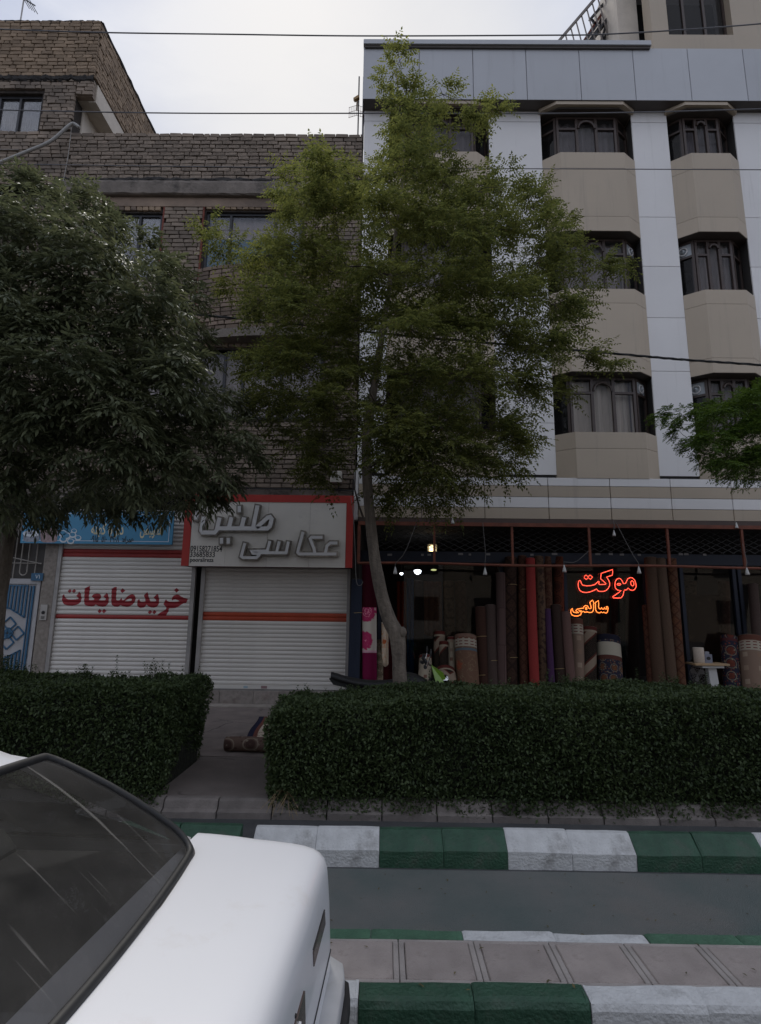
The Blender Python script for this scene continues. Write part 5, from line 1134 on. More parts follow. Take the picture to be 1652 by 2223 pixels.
# lit lamps inside and unlit bulb sockets outside
m_lw = mat('cool lit bulb', (.9,.9,.9), .4, emit=(.85,.93,1), es=5); m_ly = mat('warm lit panel', (.9,.8,.6), .4, emit=(1,.72,.35), es=3.2); m_lg = mat('greenish lit lamp', (.5,.5,.3), .4, emit=(.65,.7,.3), es=1.0)
def lamp(label, x, y, Y, r, mt, flat_=.8):
    p = W(x, y, Y); t = thing('ceiling_lamp', label, 'lamp', p, 'lit lamps inside the carpet shop'); MB().lathe(p, [(r*.3,-r*flat_),(r*.8,-r*flat_*.6),(r,0),(r*.85,r*.25),(r*.3,r*.35)], 12).build('glowing_bulb', mt, t, smooth=True); MB().tube([p+Vector((0,0,r*.3)), (p.x, p.y, zc)], .004, 5).build('flex', m_gr, t)
lamp('white lit dome lamp just above the orange pipe', 925.5, 1219, 11.2, .07, m_lw, .3); lamp('largest white lit lamp below the orange pipe', 906.5, 1239, 11, .075, m_lw, .9)
lamp('small white lit bulb left of the largest lamp', 871.5, 1244, 11.6, .035, m_lw, 1); lamp('greenish lamp right of the largest white lamp', 941.5, 1237, 11.4, .06, m_lg, .25)
p = W(939, 1191, 10.6); LP_ = thing('wall_lamp', 'warm yellow lit lamp shining through the folded grille', 'lamp', p); MB().bbox(p.x-.055, p.x+.055, 10.6, 10.66, p.z-.075, p.z+.065, .02).build('lit_shade', m_ly, LP_); MB().box(p.x-.09, p.x+.09, 10.665, 10.69, p.z-.1, p.z+.1).build('back_plate', m_fan, LP_)
m_sock = mat('white bulb socket', (.62,.61,.58), .4, .1, 9); m_wire = mat('grey flex', (.16,.15,.14), .6, .2, 9); m_wdark = mat('black cable', (.012,.012,.013), .5, .2, 9)
SOCK = [(858, 1239, 'hanging white lamp socket left of the others, close to the tree trunk', (905, 1133)), (1053, 1241, 'hanging white lamp socket right of the shop window with the drape', (1048, 1134)), (1225, 1235, 'hanging white lamp socket left of the neon writing', (1279, 1195)), (1387, 1238, 'hanging white lamp socket right above the neon writing', (1335, 1130)), (1622, 1241, 'rightmost hanging white lamp socket', (1612, 1180)),
        (983, 1131, 'white lamp socket fixed on the orange top bar, left one', None), (1333, 1158, 'white lamp socket hanging short from the top bar in the middle', (1331, 1129)), (1599, 1141, 'white lamp socket under the top bar at the far right', None)]
for x, y, lab, src_ in SOCK:
    p = W(x, y, 9.16); t = thing('lamp_socket', lab, 'lamp socket', p, 'unlit lamp sockets on the awning frame'); s_ = 1.0 if y > 1200 else .8
    MB().lathe(p, [(.035*s_,-.05*s_),(.03*s_,-.02*s_),(.02*s_,.02*s_),(.012*s_,.05*s_),(.005,.07*s_)], 12).build('socket', m_sock, t, smooth=R(50))
    if src_:
        q = W(*src_, 9.16); a = p+Vector((0,0,.06)); m1 = a.lerp(q, .5)+Vector((.02, 0, -.04)); MB().tube([a, a+Vector((0,0,.06)), a.lerp(q, .3)+Vector((.02,0,-.03)), m1, a.lerp(q, .75)+Vector((.01,0,-.02)), q], .005, 5).build('flex', m_wire, t)
    else: MB().tube([p+Vector((0,0,.05)), p+Vector((0,.03,.08))], .005, 5).build('flex', m_wire, t)
CARD = ['just right of the tree trunk','left of the warm lit lamp','directly under the warm lit lamp','right of the warm lamp','midway to the second orange bar','left of the second orange bar','left of the red roll top','above the purple roll','right of the third orange bar','above the start of the neon writing','above the middle of the neon writing','above the right end of the neon','past the fourth orange bar, first','past the fourth orange bar, middle','past the fourth orange bar, last']
# loose price tags and clutter on the beam
for i, xp in enumerate((846, 917, 932, 1000, 1020, 1060, 1155, 1204, 1298, 1326, 1350, 1388, 1478, 1490, 1530)):
    p = W(xp, 1203+rnd.uniform(-1,1), 9.84); w_ = rnd.uniform(.02, .05)
    o = MB().box(p.x-w_, p.x+w_, 9.842, 9.848, p.z-.018, p.z+.018).build('price_card', mat('pale card', (.28,.26,.25), .7, .2, 5), None); tag(o, 'small pale card on the blue beam, '+CARD[i], 'card', 'cards on the shopfront beam')
# ================================================================== VEGETATION
rs = np.random.RandomState(11)
def basis(d, roll_):
    # orthonormal frames: x along d, z roughly up
    d = d/np.linalg.norm(d, axis=1, keepdims=True); u = np.zeros_like(d); u[:,2] = 1
    s = np.cross(u, d); n_ = np.linalg.norm(s, axis=1, keepdims=True); s = np.where(n_ > 1e-3, s/np.maximum(n_, 1e-3), np.array([[0,1,0]])); t = np.cross(d, s)
    c, q = np.cos(roll_)[:,None], np.sin(roll_)[:,None]; return d, s*c+t*q, t*c-s*q
def leafquads(P, D, roll_, ln, wd, fold=.25, droop=.0, six=False):
    # one folded leaf blade per point: P base, D direction
    D, Sd, T = basis(D, roll_); ln = ln[:,None]; wd = wd[:,None]
    tip = P+D*ln-T*ln*droop; midL = P+D*ln*.42+Sd*wd*.5+T*wd*fold; midR = P+D*ln*.42-Sd*wd*.5+T*wd*fold
    if six:
        m2L = P+D*ln*.75+Sd*wd*.33+T*wd*fold*.5-T*ln*droop*.5; m2R = P+D*ln*.75-Sd*wd*.33+T*wd*fold*.5-T*ln*droop*.5; mc = P+D*ln*.5-T*ln*droop*.2
        V = np.stack([P, midL, m2L, tip, m2R, midR, mc], 1).reshape(-1, 3); b = np.arange(len(P))[:,None]*7
        F = np.concatenate([b+np.array([[0,6,1,1]])[:, :3], b+np.array([[1,6,2]]), b+np.array([[2,6,3]]), b+np.array([[3,6,4]]), b+np.array([[4,6,5]]), b+np.array([[5,6,0]])], 0); return V, F
    V = np.stack([P, midR, tip, midL], 1).reshape(-1, 3); b = np.arange(len(P))[:,None]*4
    return V, np.concatenate([b+np.array([[0,1,2]]), b+np.array([[0,2,3]])], 0)
def compound(P, D, L_, npair, ll, lw, spread=1.15, droop=.25, fold=.2, tip=True, six=False):
    # pinnate leaves: P base, D rachis direction, L_ rachis length
    n = len(P); Dn, Sd, T = basis(D, rs.uniform(-.5, .5, n)); Ps = []; Ds = []; Ls = []; Ws = []
    for k in range(npair):
        t = (k+1.0)/(npair+.4); c = P+Dn*(L_*t)[:,None]-np.array([0,0,1])*(L_*droop*t*t)[:,None]
        f = .75+.5*math.sin(math.pi*min(1, t*.85+.1))-.25
        for s in (1, -1):
            Ps.append(c); Ds.append(Dn*math.cos(spread)+Sd*s*math.sin(spread)-np.array([0,0,1])*.25+rs.normal(0, .13, (n, 3))); Ls.append(ll*f*rs.uniform(.8, 1.15, n)); Ws.append(lw*f*rs.uniform(.85, 1.15, n))
    if tip: Ps.append(P+Dn*L_[:,None]-np.array([0,0,1])*(L_*droop)[:,None]); Ds.append(Dn-np.array([0,0,1])*.4); Ls.append(ll*rs.uniform(.8, 1.1, n)); Ws.append(lw*np.ones(n))
    P_ = np.concatenate(Ps); return leafquads(P_, np.concatenate(Ds), rs.uniform(-.6, .6, len(P_)), np.concatenate(Ls), np.concatenate(Ws), fold, .12, six)
m_bark = mat('grey brown bark', (.20,.165,.13), .95, .4, 3.2, 1.0, 26, stretch=(6,6,1), col2=(.10,.082,.065))
m_barkd = mat('dark twig bark', (.075,.058,.045), .95, .3, 9)
def trunkmesh(pts, rad, mt, name, parent, n=14, lump=.08):
    # tapered trunk with vertical ridges
    pts = [Vector(p) for p in pts]; fine = []; fr = []
    for i in range(len(pts)-1):
        p0 = pts[max(i-1,0)]; p1 = pts[i]; p2 = pts[i+1]; p3 = pts[min(i+2, len(pts)-1)]
        for k in range(5):
            t = k/5; fine.append(.5*((2*p1)+(p2-p0)*t+(2*p0-5*p1+4*p2-p3)*t*t+(3*p1-p0-3*p2+p3)*t**3)); fr.append(rad[i]+(rad[i+1]-rad[i])*t)
    fine.append(pts[-1]); fr.append(rad[-1]); rows = []
    for i, p in enumerate(fine):
        d = (fine[min(i+1, len(fine)-1)]-fine[max(i-1, 0)]).normalized(); x = d.cross(Vector((0,1,0))).normalized(); y = x.cross(d)
        rows.append([p+(x*math.cos(a)+y*math.sin(a))*fr[i]*(1+lump*math.sin(a*3+i*.35)+lump*.6*math.sin(a*5-i*.6)+rnd.uniform(-.02, .02)) for a in [2*math.pi*k/n for k in range(n)]])
    return MB().grid(rows, closed=True).build(name, mt, parent, smooth=True)
def limbs_to(mb, centers, spine, radf):
    # limbs fork from one another: every clump is reached from the nearest point grown so far
    nodes = [(Vector(p), 0.0, .03) for p in spine]; order = sorted((Vector(c) for c in centers), key=lambda c: min((s-c).length for s in spine))
    for c in order:
        best, d0, r0 = min(nodes, key=lambda q: (q[0]-c).length*(1+.9*max(0, (q[0].z-c.z)/max(.1, (q[0]-c).length)))+.25*q[1])
        L_ = (c-best).length
        if L_ < .08: continue
        up_ = Vector((0, 0, .10*L_)); pts = [best]
        for t in (.25, .5, .75): pts.append(best.lerp(c, t)+up_*math.sin(t*3.1)+Vector((rnd.uniform(-1,1), rnd.uniform(-1,1), rnd.uniform(-1,1)))*.07*L_)
        pts.append(c); r = min(radf(L_), r0*.8)
        mb.tube(pts, [r, r*.82, r*.66, r*.5, r*.32], 5)
        for k, p in enumerate(pts[1:]): nodes.append((p, d0+L_*(k+1)/4, max(.005, r*(1-.16*k))))
def shoots(C, R_, out, ntw, step, up=.25):
    # twigs from clump centre C; returns base points and directions for leaves, and twig polylines
    P = []; D = []; tw = []
    for _ in range(ntw):
        d = rs.normal(0, 1, 3); d[2] = d[2]*.6+up; d += out*.6; d /= np.linalg.norm(d); l = R_*rs.uniform(.55, 1.12); st = C+rs.normal(0, .12, 3)*R_
        k = max(2, int(l/step)); pts = []
        for i in range(k+1):
            t = i/k; p = st+d*l*t-np.array([0,0,1])*l*.28*t*t; pts.append(p)
            if t > .15:
                for s in (1, -1) if rs.rand() < .75 else (rs.choice([1,-1]),):
                    sd = np.cross(d, [0,0,1]); sd /= max(1e-3, np.linalg.norm(sd)); a = rs.uniform(.5, 1.1)
                    P.append(p); D.append(d*math.cos(a)+sd*s*math.sin(a)+rs.normal(0, .22, 3))
        P.append(pts[-1]); D.append(d+rs.normal(0, .1, 3)); tw.append(pts)
    return P, D, tw
def inpoly(x, y, poly):
    c = False; j = len(poly)-1
    for i in range(len(poly)):
        if (poly[i][1] > y) != (poly[j][1] > y) and x < (poly[j][0]-poly[i][0])*(y-poly[i][1])/(poly[j][1]-poly[i][1])+poly[i][0]: c = not c
        j = i
    return c

# ---- middle tree: young locust with pinnate leaves, leaning trunk
YTc = 6.35
m_loc = leafmat('locust leaf', (.052,.069,.025), (.168,.183,.058), .55, .55, .3)
TR = thing('street_tree', 'airy locust tree with a bent leaning trunk between the two buildings', 'tree', W(872, 1500, YTc)*1)
sp = [(872,1560),(870,1499),(866,1439),(860,1378),(845,1343),(827,1283),(812,1205),(803,1124),(797,1019),(796,950),(806,880),(818,800),(834,700),(848,600),(862,480),(878,350),(868,250),(860,150)]
wd = [30,29,28,33,29,26,24,22,21,20,18,15,12.5,10,8,6,4,2]
spts = [W(x, y, YTc+(.0 if y > 1000 else .15*math.sin(y*.01))) for x, y in sp]
trunkmesh(spts, [w_*.0054/2 for w_ in wd], m_bark, 'trunk', TR, 16)
kp = W(872, 1372, YTc-.02); MB().lathe(kp, [(.02,-.06),(.045,-.04),(.058,0),(.045,.04),(.02,.06)], 10).build('burr', m_bark, TR, smooth=True)
kn = [(862,135,30),(848,178,26),(885,200,26),(962,205,30),(915,240,42),(868,252,38),(1035,238,28),(1080,236,24),(992,262,28),(900,300,55),(945,330,42),(880,360,65),(960,390,55),
(690,365,45),(648,395,40),(740,385,45),(800,400,55),(1000,430,55),(1060,400,45),(1110,400,40),(1150,430,45),(1190,490,45),(1215,530,35),
(660,450,55),(740,470,62),(830,480,70),(920,480,70),(1010,500,70),(1090,500,62),(1160,560,58),(1240,570,40),(1300,578,30),(1338,572,18),
(452,492,22),(488,520,26),(530,545,35),(580,560,45),(640,550,55),(720,570,68),(820,590,75),(930,600,75),(1030,610,75),(1120,640,65),(1200,650,48),(1262,640,32),
(520,625,32),(580,650,52),(660,670,68),(770,690,75),(880,700,75),(990,710,75),(1090,730,70),(1180,740,60),(1260,772,42),(1320,783,26),(1230,700,36),
(622,760,50),(562,795,44),(680,780,68),(790,800,75),(900,810,75),(1010,820,75),(1110,830,62),(1190,842,42),
(592,850,52),(650,880,58),(740,890,66),(850,900,75),(960,910,75),(1060,920,62),(1130,950,36),(1100,1005,32),
(820,950,60),(900,965,66),(980,965,58),(1040,980,48),(1085,955,48),(830,1050,32),(912,1045,42),(975,1055,32),(720,1000,38),(682,1012,30),(600,800,50),(640,620,50),(645,955,38),(705,975,48),(862,990,55),(940,1010,52),(1015,1030,32),(880,1055,40),(950,1070,30),(862,1088,20),(700,1035,22),(775,930,40)]
P = []; D = []; tw = []; cen = []
for x, y, r in kn:
    e = max(0, 1-((x-880)/430)**2)*max(0, 1-((y-640)/520)**2); dep = 1.25*math.sqrt(e)
    reps = [rs.uniform(-.35, .35)] if r < 45 else [-dep*rs.uniform(.5, 1), dep*rs.uniform(.3, 1)]+([rs.uniform(-.25, .25)] if r > 62 else [])
    for k, dy in enumerate(reps):
        jx, jy = (0, 0) if r < 45 else (rs.uniform(-14, 14), rs.uniform(-14, 14))
        c = W(x+jx, y+jy, YTc+dy); R_ = r*.0054*(1+dy/YTc); cen.append(c); out = np.array(c)-np.array(W(870, min(y+90, 950), YTc)); out /= max(.3, np.linalg.norm(out))
        a, b, t_ = shoots(np.array(c), R_*1.08, out, max(6, int(5+R_*30)) if k < 2 else 7, .065, .08); P += a; D += b; tw += t_
P = np.array(P); D = np.array(D); print('locust leaves', len(P))
V, F = compound(P, D, rs.uniform(.15, .23, len(P)), 5, .052, .0245, 1.15, .3)
npmesh('crown', V, F, m_loc, TR, 'stuff')
mb = MB(); limbs_to(mb, cen, spts[8:], lambda L_: .007+.012*L_)
for pts in tw[::2]: mb.tube([pts[0], pts[len(pts)//2], pts[-1]], [.004, .003, .0015], 3, cap=False)
o = mb.build('branches', m_barkd, TR); o['kind'] = 'stuff'
# thin side shoot beside the trunk
MB().tube([W(791,1130,YTc-.05), W(780,1100,YTc-.05), W(770,1062,YTc-.1), W(772,1000,YTc-.1), W(768,960,YTc-.1)], [.014,.011,.009,.007,.004], 6).build('side_shoot', m_barkd, TR)
# seed pods, brown, hanging in the crown
idx = rs.choice(len(P), 900, replace=False); pp = P[idx]; dd = rs.normal(0, .25, (900, 3)); dd[:,2] = -1
V, F = leafquads(pp, dd, rs.uniform(0, 3, 900), rs.uniform(.03, .06, 900), rs.uniform(.009, .014, 900)); npmesh('seed_pods', V, F, leafmat('brown seed pod', (.10,.055,.02), (.20,.14,.045), .6, .2), TR, 'stuff')

# ---- left tree: dense ash
YTl = 6.05
m_ash = leafmat('ash leaf', (.054,.067,.038), (.145,.160,.085), .52, .32, .35)
TL = thing('street_tree', 'dense dark ash tree filling the left side, its trunk at the left frame edge', 'tree', W(-15, 1500, YTl))
sp = [(-22,1560),(-16,1480),(-10,1380),(-2,1290),(8,1220),(18,1150),(28,1090),(38,1000),(30,900),(10,780),(0,650),(5,520)]
wd = [34,33,31,30,29,29,30,26,22,18,14,8]
lpts = [W(x, y, YTl) for x, y in sp]; trunkmesh(lpts, [w_*.0052/2 for w_ in wd], m_bark, 'trunk', TL, 16)
poly = [(-330,1090),(-360,900),(-340,640),(-260,470),(-120,400),(0,388),(70,405),(140,405),(205,425),(228,470),(262,520),(322,515),(352,560),(395,600),(418,640),(412,700),(432,760),(430,830),(480,850),(528,930),(542,992),(515,1005),(470,1060),(400,1066),(330,1060),(240,1068),(150,1072),(70,1090),(-60,1095)]
cl = []; tries = 0
while len(cl) < 150 and tries < 60000:
    tries += 1; x, y = rs.uniform(-360, 570), rs.uniform(385, 1135)
    if not inpoly(x, y, poly): continue
    if min([math.hypot(x-a, y-b) for a, b in cl], default=99) < 47: continue
    cl.append((x, y))
cl += [(262,1082),(125,1084),(452,1064),(390,1075),(320,1084),(70,1100),(200,1090),(30,395),(205,440)]
P = []; D = []; tw = []; cen = []
for x, y in cl:
    ed = 60
    for rr_ in (15, 30, 45, 60):
        if any(not inpoly(x+rr_*math.cos(a), y+rr_*math.sin(a), poly) for a in np.linspace(0, 6.28, 9)): ed = rr_; break
    e = max(0, 1-((x-20)/560)**2)*max(0, 1-((y-760)/420)**2); dep = 1.9*math.sqrt(e)
    for k, dy in enumerate([-dep*rs.uniform(.75, 1.05)-.0, rs.uniform(-.2, dep)] if ed > 15 else [rs.uniform(-.3, .3)]):
        c = W(x, y, YTl+dy); R_ = (34+.30*ed)*.0052; cen.append(c); out = np.array(c)-np.array(W(20, min(y+120, 950), YTl+.2)); out /= max(.3, np.linalg.norm(out))
        if x < -60 and k: continue
        a, b, t_ = shoots(np.array(c), R_, out, 13 if k == 0 else 5, .065, .12); P += a; D += b; tw += t_
P = np.array(P); D = np.array(D); D[:,2] -= .2; print('ash leaves', len(P))
V, F = compound(P, D, rs.uniform(.10, .15, len(P)), 2, .100, .026, .72, .25, .16, six=True)
npmesh('crown', V, F, m_ash, TL, 'stuff')
mb = MB(); limbs_to(mb, cen, lpts[6:], lambda L_: .010+.014*L_); o = mb.build('branches', m_barkd, TL); o['kind'] = 'stuff'

# ---- right tree: only its low branch reaches into the frame
YTr = 6.2
m_elm = leafmat('bright elm leaf', (.045,.09,.02), (.13,.20,.04), .5, .35, .4)
TRr = thing('street_tree', 'bright green small leaved tree reaching in from the right frame edge', 'tree', W(1930, 1500, YTr))
rp_ = [W(x, y, YTr) for x, y in ((1935,1560),(1930,1400),(1920,1200),(1905,1050),(1890,930),(1880,820),(1875,700),(1870,600))]; trunkmesh(rp_, [.10,.095,.085,.08,.07,.05,.035,.02], m_bark, 'trunk', TRr)
kr = [(1432,905,17),(1458,895,22),(1490,905,28),(1520,885,24),(1470,935,24),(1500,960,26),(1545,900,34),(1540,950,38),(1530,990,26),(1570,1000,34),(1560,870,22),(1600,880,36),(1600,940,42),(1610,1000,40),(1600,1030,24),(1645,860,40),(1650,920,45),(1655,980,45),(1650,1030,28),(1690,840,45),(1700,910,50),(1710,980,50),(1740,800,50),(1760,880,55),(1770,960,55),(1820,760,60),(1830,860,60),(1840,950,60),(1900,720,65),(1920,830,65),(1930,930,60),(1990,800,60),(2010,900,60)]
P = []; D = []; tw = []; cen = []
for x, y, r in kr:
    for dy in ([rs.uniform(-.2,.2)] if r < 30 else [-.45, .1, .55]):
        c = W(x, y, YTr+dy*rs.uniform(.6, 1.1)); R_ = r*.0053; cen.append(c); out = np.array(c)-np.array(rp_[4]); out /= max(.3, np.linalg.norm(out))
        a, b, t_ = shoots(np.array(c), R_, out, int(8+R_*60), .03, .1); P += a; D += b; tw += t_
P = np.array(P); D = np.array(D); print('elm twigs', len(P))
V, F = compound(P, D, rs.uniform(.04, .08, len(P)), 3, .028, .016, .95, .3)
npmesh('crown', V, F, m_elm, TRr, 'stuff')
mb = MB(); limbs_to(mb, cen, rp_[3:], lambda L_: .006+.010*L_); o = mb.build('branches', m_barkd, TRr); o['kind'] = 'stuff'

# ---- hedges
m_hl = leafmat('privet leaf', (.028,.046,.018), (.078,.108,.040), .55, .25, .3)
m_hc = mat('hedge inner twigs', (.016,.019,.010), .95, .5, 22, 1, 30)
def lump(u, v, s): return .035*np.sin(u*3.1+s)*np.sin(v*3.7+s*2)+.022*np.sin(u*7.3+s*3)*np.sin(v*6.1-s)+.012*np.sin(u*15+v*11+s)
def hedge(label, x0, x1, y0, y1, zt, ends, seed, nl, xv):
    rs.seed(seed); H = thing('hedge', label, 'hedge', ((x0+x1)/2, (y0+y1)/2, .12), 'clipped hedges along the pavement')
    n = 40; rows = []
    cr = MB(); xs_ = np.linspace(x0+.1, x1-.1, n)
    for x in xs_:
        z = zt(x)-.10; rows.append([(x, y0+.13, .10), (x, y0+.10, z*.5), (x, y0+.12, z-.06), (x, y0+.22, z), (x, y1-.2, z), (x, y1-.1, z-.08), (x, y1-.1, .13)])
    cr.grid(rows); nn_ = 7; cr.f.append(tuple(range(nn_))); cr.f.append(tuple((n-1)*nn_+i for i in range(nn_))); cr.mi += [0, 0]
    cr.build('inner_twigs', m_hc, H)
    A = {'front': (x1-x0)*.9, 'top': (x1-x0)*(y1-y0)*.9}
    if 'R' in ends or 'L' in ends: A['end'] = (y1-y0)*.95*len(ends)
    tot = sum(A.values()); P = []; Nn = []
    for k, a in A.items():
        m_ = int(nl*a/tot); dd = rs.uniform(0, 1, m_)**1.6*.11
        if k == 'front':
            x = rs.uniform(x0, x1, m_); t = rs.uniform(-.02, 1, m_); z = .045+.03*np.sin(x*5.1)*np.sin(x*2.3+1)+t*(zt(x)-.06); rd = np.clip((t-.86)/.14, 0, 1)**2*.14; ov = np.clip((.22-t)/.22, 0, 1)*rs.uniform(-.1, 1.0, m_)*.05
            edge = np.zeros(m_)
            if 'L' in ends: edge += np.clip((x0+.14-x)/.14, 0, 1)**2*.12
            if 'R' in ends: edge += np.clip((x-x1+.14)/.14, 0, 1)**2*.12
            y = y0-lump(x, z, seed)+dd+rd-ov+edge; P.append(np.stack([x, y, z], 1)); nb_ = np.stack([0*x, -1+0*x, .25+1.0*rd/.14], 1); Nn.append(nb_)
        elif k == 'top':
            x = rs.uniform(x0, x1, m_); y = rs.uniform(y0+.04, y1, m_); z = zt(x)+lump(x, y*1.6, seed+1)*.8-dd*.8-np.clip((y0+.15-y)/.15, 0, 1)**2*.1-np.clip((y-y1+.2)/.2, 0, 1)**2*.12
            P.append(np.stack([x, y, z], 1)); Nn.append(np.stack([0*x, -.25+0*x, 1+0*x], 1))
        else:
            e = rs.choice([c for c in ends], m_); y = rs.uniform(y0, y1, m_); t = rs.uniform(0, 1, m_); X = np.where(e == 'L', x0, x1); s = np.where(e == 'L', 1., -1.); z = .10+t*(zt(X)-.10)
            rd = np.clip((t-.86)/.14, 0, 1)**2*.14; x = X+s*(dd+rd-lump(y*1.3, z, seed+2)+.13*(1-t)**1.5*(1 if seed == 5 else .4)); P.append(np.stack([x, y, z], 1)); Nn.append(np.stack([-s, 0*s-.2, .2+0*s], 1))
    P = np.concatenate(P); Nn = np.concatenate(Nn); Nn /= np.linalg.norm(Nn, axis=1, keepdims=True)
    # leaf directions: mostly lying over the surface, tips up and outwards
    D = rs.normal(0, 1, P.shape); D -= Nn*(np.sum(D*Nn, 1, keepdims=True))*.85; D += Nn*.35; D[:,2] += .25
    m_ = len(P); sz = rs.uniform(.65, 1.25, m_); V, F = leafquads(P, D, rs.uniform(-.9, .9, m_), .033*sz, .0185*sz, .18)
    VV = [V]; FF = [F]; off = len(V)
    # upright young shoots along the top
    ns = int((x1-x0)*26); bx_ = rs.uniform(x0+.05, x1-.05, ns); by_ = rs.uniform(y0+.05, y1-.05, ns); hh = rs.gamma(1.6, .028, ns)+.02
    for (xa, ya, h_) in xv: bx_ = np.append(bx_, xa+rs.normal(0, .05, 14)); by_ = np.append(by_, ya+rs.normal(0, .06, 14)); hh = np.append(hh, h_*rs.uniform(.35, 1, 14))
    Ps = []; Ds = []
    for a, b, h_ in zip(bx_, by_, hh):
        k = max(2, int(h_/.016)); ln = rs.normal(0, .12, 2); zb_ = zt(a)
        for i in range(k+1):
            t = i/k; p = np.array([a+ln[0]*h_*t, b+ln[1]*h_*t, zb_-.02+h_*t]); an = i*1.57+rs.uniform(0, .5)
            for s in (0, math.pi): Ps.append(p); Ds.append([math.cos(an+s), math.sin(an+s), .7])
    Ps = np.array(Ps); Ds = np.array(Ds); V, F = leafquads(Ps, Ds, rs.uniform(-.3, .3, len(Ps)), rs.uniform(.02, .036, len(Ps)), rs.uniform(.011, .018, len(Ps)), .2); VV.append(V); FF.append(F+off)
    npmesh('foliage', np.concatenate(VV), np.concatenate(FF), m_hl, H, 'stuff'); return H
hr = hedge('long clipped hedge with a rounded left end, right of the path gap', -.97, 6.0, 4.86, 6.12, lambda x: .845+.13*np.clip((x+1)/3.2, 0, 1)+.02*np.sin(x*2.3)-.10*np.clip((x-2.6)/1.8, 0, 1), 'L', 3, 135000, [(1.85,5.8,.14),(2.0,5.9,.1),(2.9,5.8,.14),(-.3,5.9,.08)])
hl_ = hedge('clipped hedge behind the white car, left of the path gap', -7.0, -1.80, 4.86, 6.12, lambda x: .975+.012*np.sin(x*2.7), 'R', 5, 90000, [(-3.9,5.9,.2),(-3.75,5.85,.15),(-3.1,5.9,.13),(-4.6,5.9,.14),(-2.35,5.9,.18),(-2.7,5.85,.08)])
# dry grass tuft at the hedge corner, fallen leaves
mb = MB()
for k in range(16):
    a = rnd.uniform(-.9, -.72); mb.tube([(a, 4.99, .1), (a+rnd.uniform(-.05,.05), 4.90, .16+rnd.uniform(0,.06)), (a+rnd.uniform(-.12,.12), 4.80, rnd.uniform(.0,.12))], .002, 3)
o = mb.build('dry_grass', mat('dry straw', (.30,.22,.12), .9), None); tag(o, 'wisp of dry straw hanging over the grey kerb at the hedge corner', 'dry grass', kind='stuff')
n = 260; Pl = np.stack([rs.uniform(-3, 5, n), np.where(rs.rand(n) < .7, rs.uniform(2.9, 3.98, n), rs.uniform(2.45, 2.8, n)), np.zeros(n)], 1); Pl[:,2] = np.where(Pl[:,1] < 2.82, .204, .006)
Dl = rs.normal(0, 1, (n, 3)); Dl[:,2] = .12; V, F = leafquads(Pl, Dl, rs.uniform(-.3, .3, n), rs.uniform(.012, .03, n), rs.uniform(.006, .012, n))
o = npmesh('fallen_leaves', V, F, leafmat('fallen leaf', (.035,.03,.012), (.16,.13,.05), .8, .1), None, 'stuff'); tag(o, 'tiny fallen leaves scattered on the bike lane and the median', 'leaves')

# ================================================================== CABLES, HOSE, ANTENNAS, SMALL WALL THINGS
def cable(name, label, pts, Y, r, mt, group=None, twist=False, cat='cable'):
    P = [W(x, y, Y) if not isinstance(Y, list) else W(x, y, Y[i]) for i, (x, y) in enumerate(pts)]; Q = []
    for i in range(len(P)-1):
        p0 = P[max(i-1,0)]; p1 = P[i]; p2 = P[i+1]; p3 = P[min(i+2, len(P)-1)]
        for k in range(8): t = k/8; Q.append(.5*((2*p1)+(p2-p0)*t+(2*p0-5*p1+4*p2-p3)*t*t+(3*p1-p0-3*p2+p3)*t**3))
    Q.append(P[-1]); mb = MB()
    if twist:
        for ph in (0, 2.1, 4.2): mb.tube([q+Vector((0, math.cos(i*1.3+ph), math.sin(i*1.3+ph)))*r*.9 for i, q in enumerate(Q)], r*.75, 5)
    else: mb.tube(Q, r, 6)
    o = mb.build(name, mt, None, smooth=True); tag(o, label, cat, group); return o
m_steel = mat('overhead wire steel', (.13,.13,.14), .5, .2, 9)
cable('overhead_wire', 'topmost thin overhead wire crossing the open sky', [(-250,48),(-20,62),(220,70),(500,74),(790,77.5),(1184,76),(1311,74),(1500,63),(1652,51),(1900,30)], 8.2, .011, m_steel, 'thin overhead wires')
cable('overhead_wire', 'second thin overhead wire, passing just above the brick parapet', [(-250,230),(0,238),(370,245),(790,245.5),(1173,246),(1400,243),(1652,236),(1900,228)], 8.2, .010, m_steel, 'thin overhead wires')
cable('overhead_wire', 'lowest thin overhead wire, running across the brick parapet face', [(-250,355),(30,356),(400,361),(785,365),(1200,366),(1652,368),(1900,368)], 8.2, .0075, m_steel, 'thin overhead wires')
cable('power_cable', 'thick black twisted cable passing behind both tree crowns', [(-300,600),(0,640),(435,683),(610,700),(900,730),(1310,765),(1480,780),(1652,792),(1900,812)], 7.7, .013, m_wdark, twist=True)
cable('conduit_hose', 'pale corrugated hose sagging from the wall corner to the left frame edge', [(-60,372),(0,352),(60,328),(110,306),(148,274),(160,268),(172,276)], 9.42, .032, mat('pale grey hose', (.36,.35,.33), .6, .2, 20), cat='hose')
cable('drop_wire', 'thin pale wire hanging down the brick wall at the left end of the parapet', [(155,276),(149,330),(140,380),(133,410),(131,440)], 9.48, .006, mat('pale thin wire', (.40,.38,.35), .6), cat='wire')
cable('wall_cable', 'black cable clipped along the lintel above the photo shop sign', [(440,1056),(560,1060),(700,1062),(775,1066)], 9.50, .012, m_wdark, cat='cable')
cable('wall_cable', 'brown cable hanging from the sign corner beside the dark post', [(762,1078),(768,1130),(771,1200),(774,1262),(783,1270),(788,1262)], 9.15, .006, m_wire, cat='cable')
jb = W(730, 1036, 9.5); JB = thing('junction_box', 'cream utility box on the brick wall above the right end of the sign', 'utility box', jb)
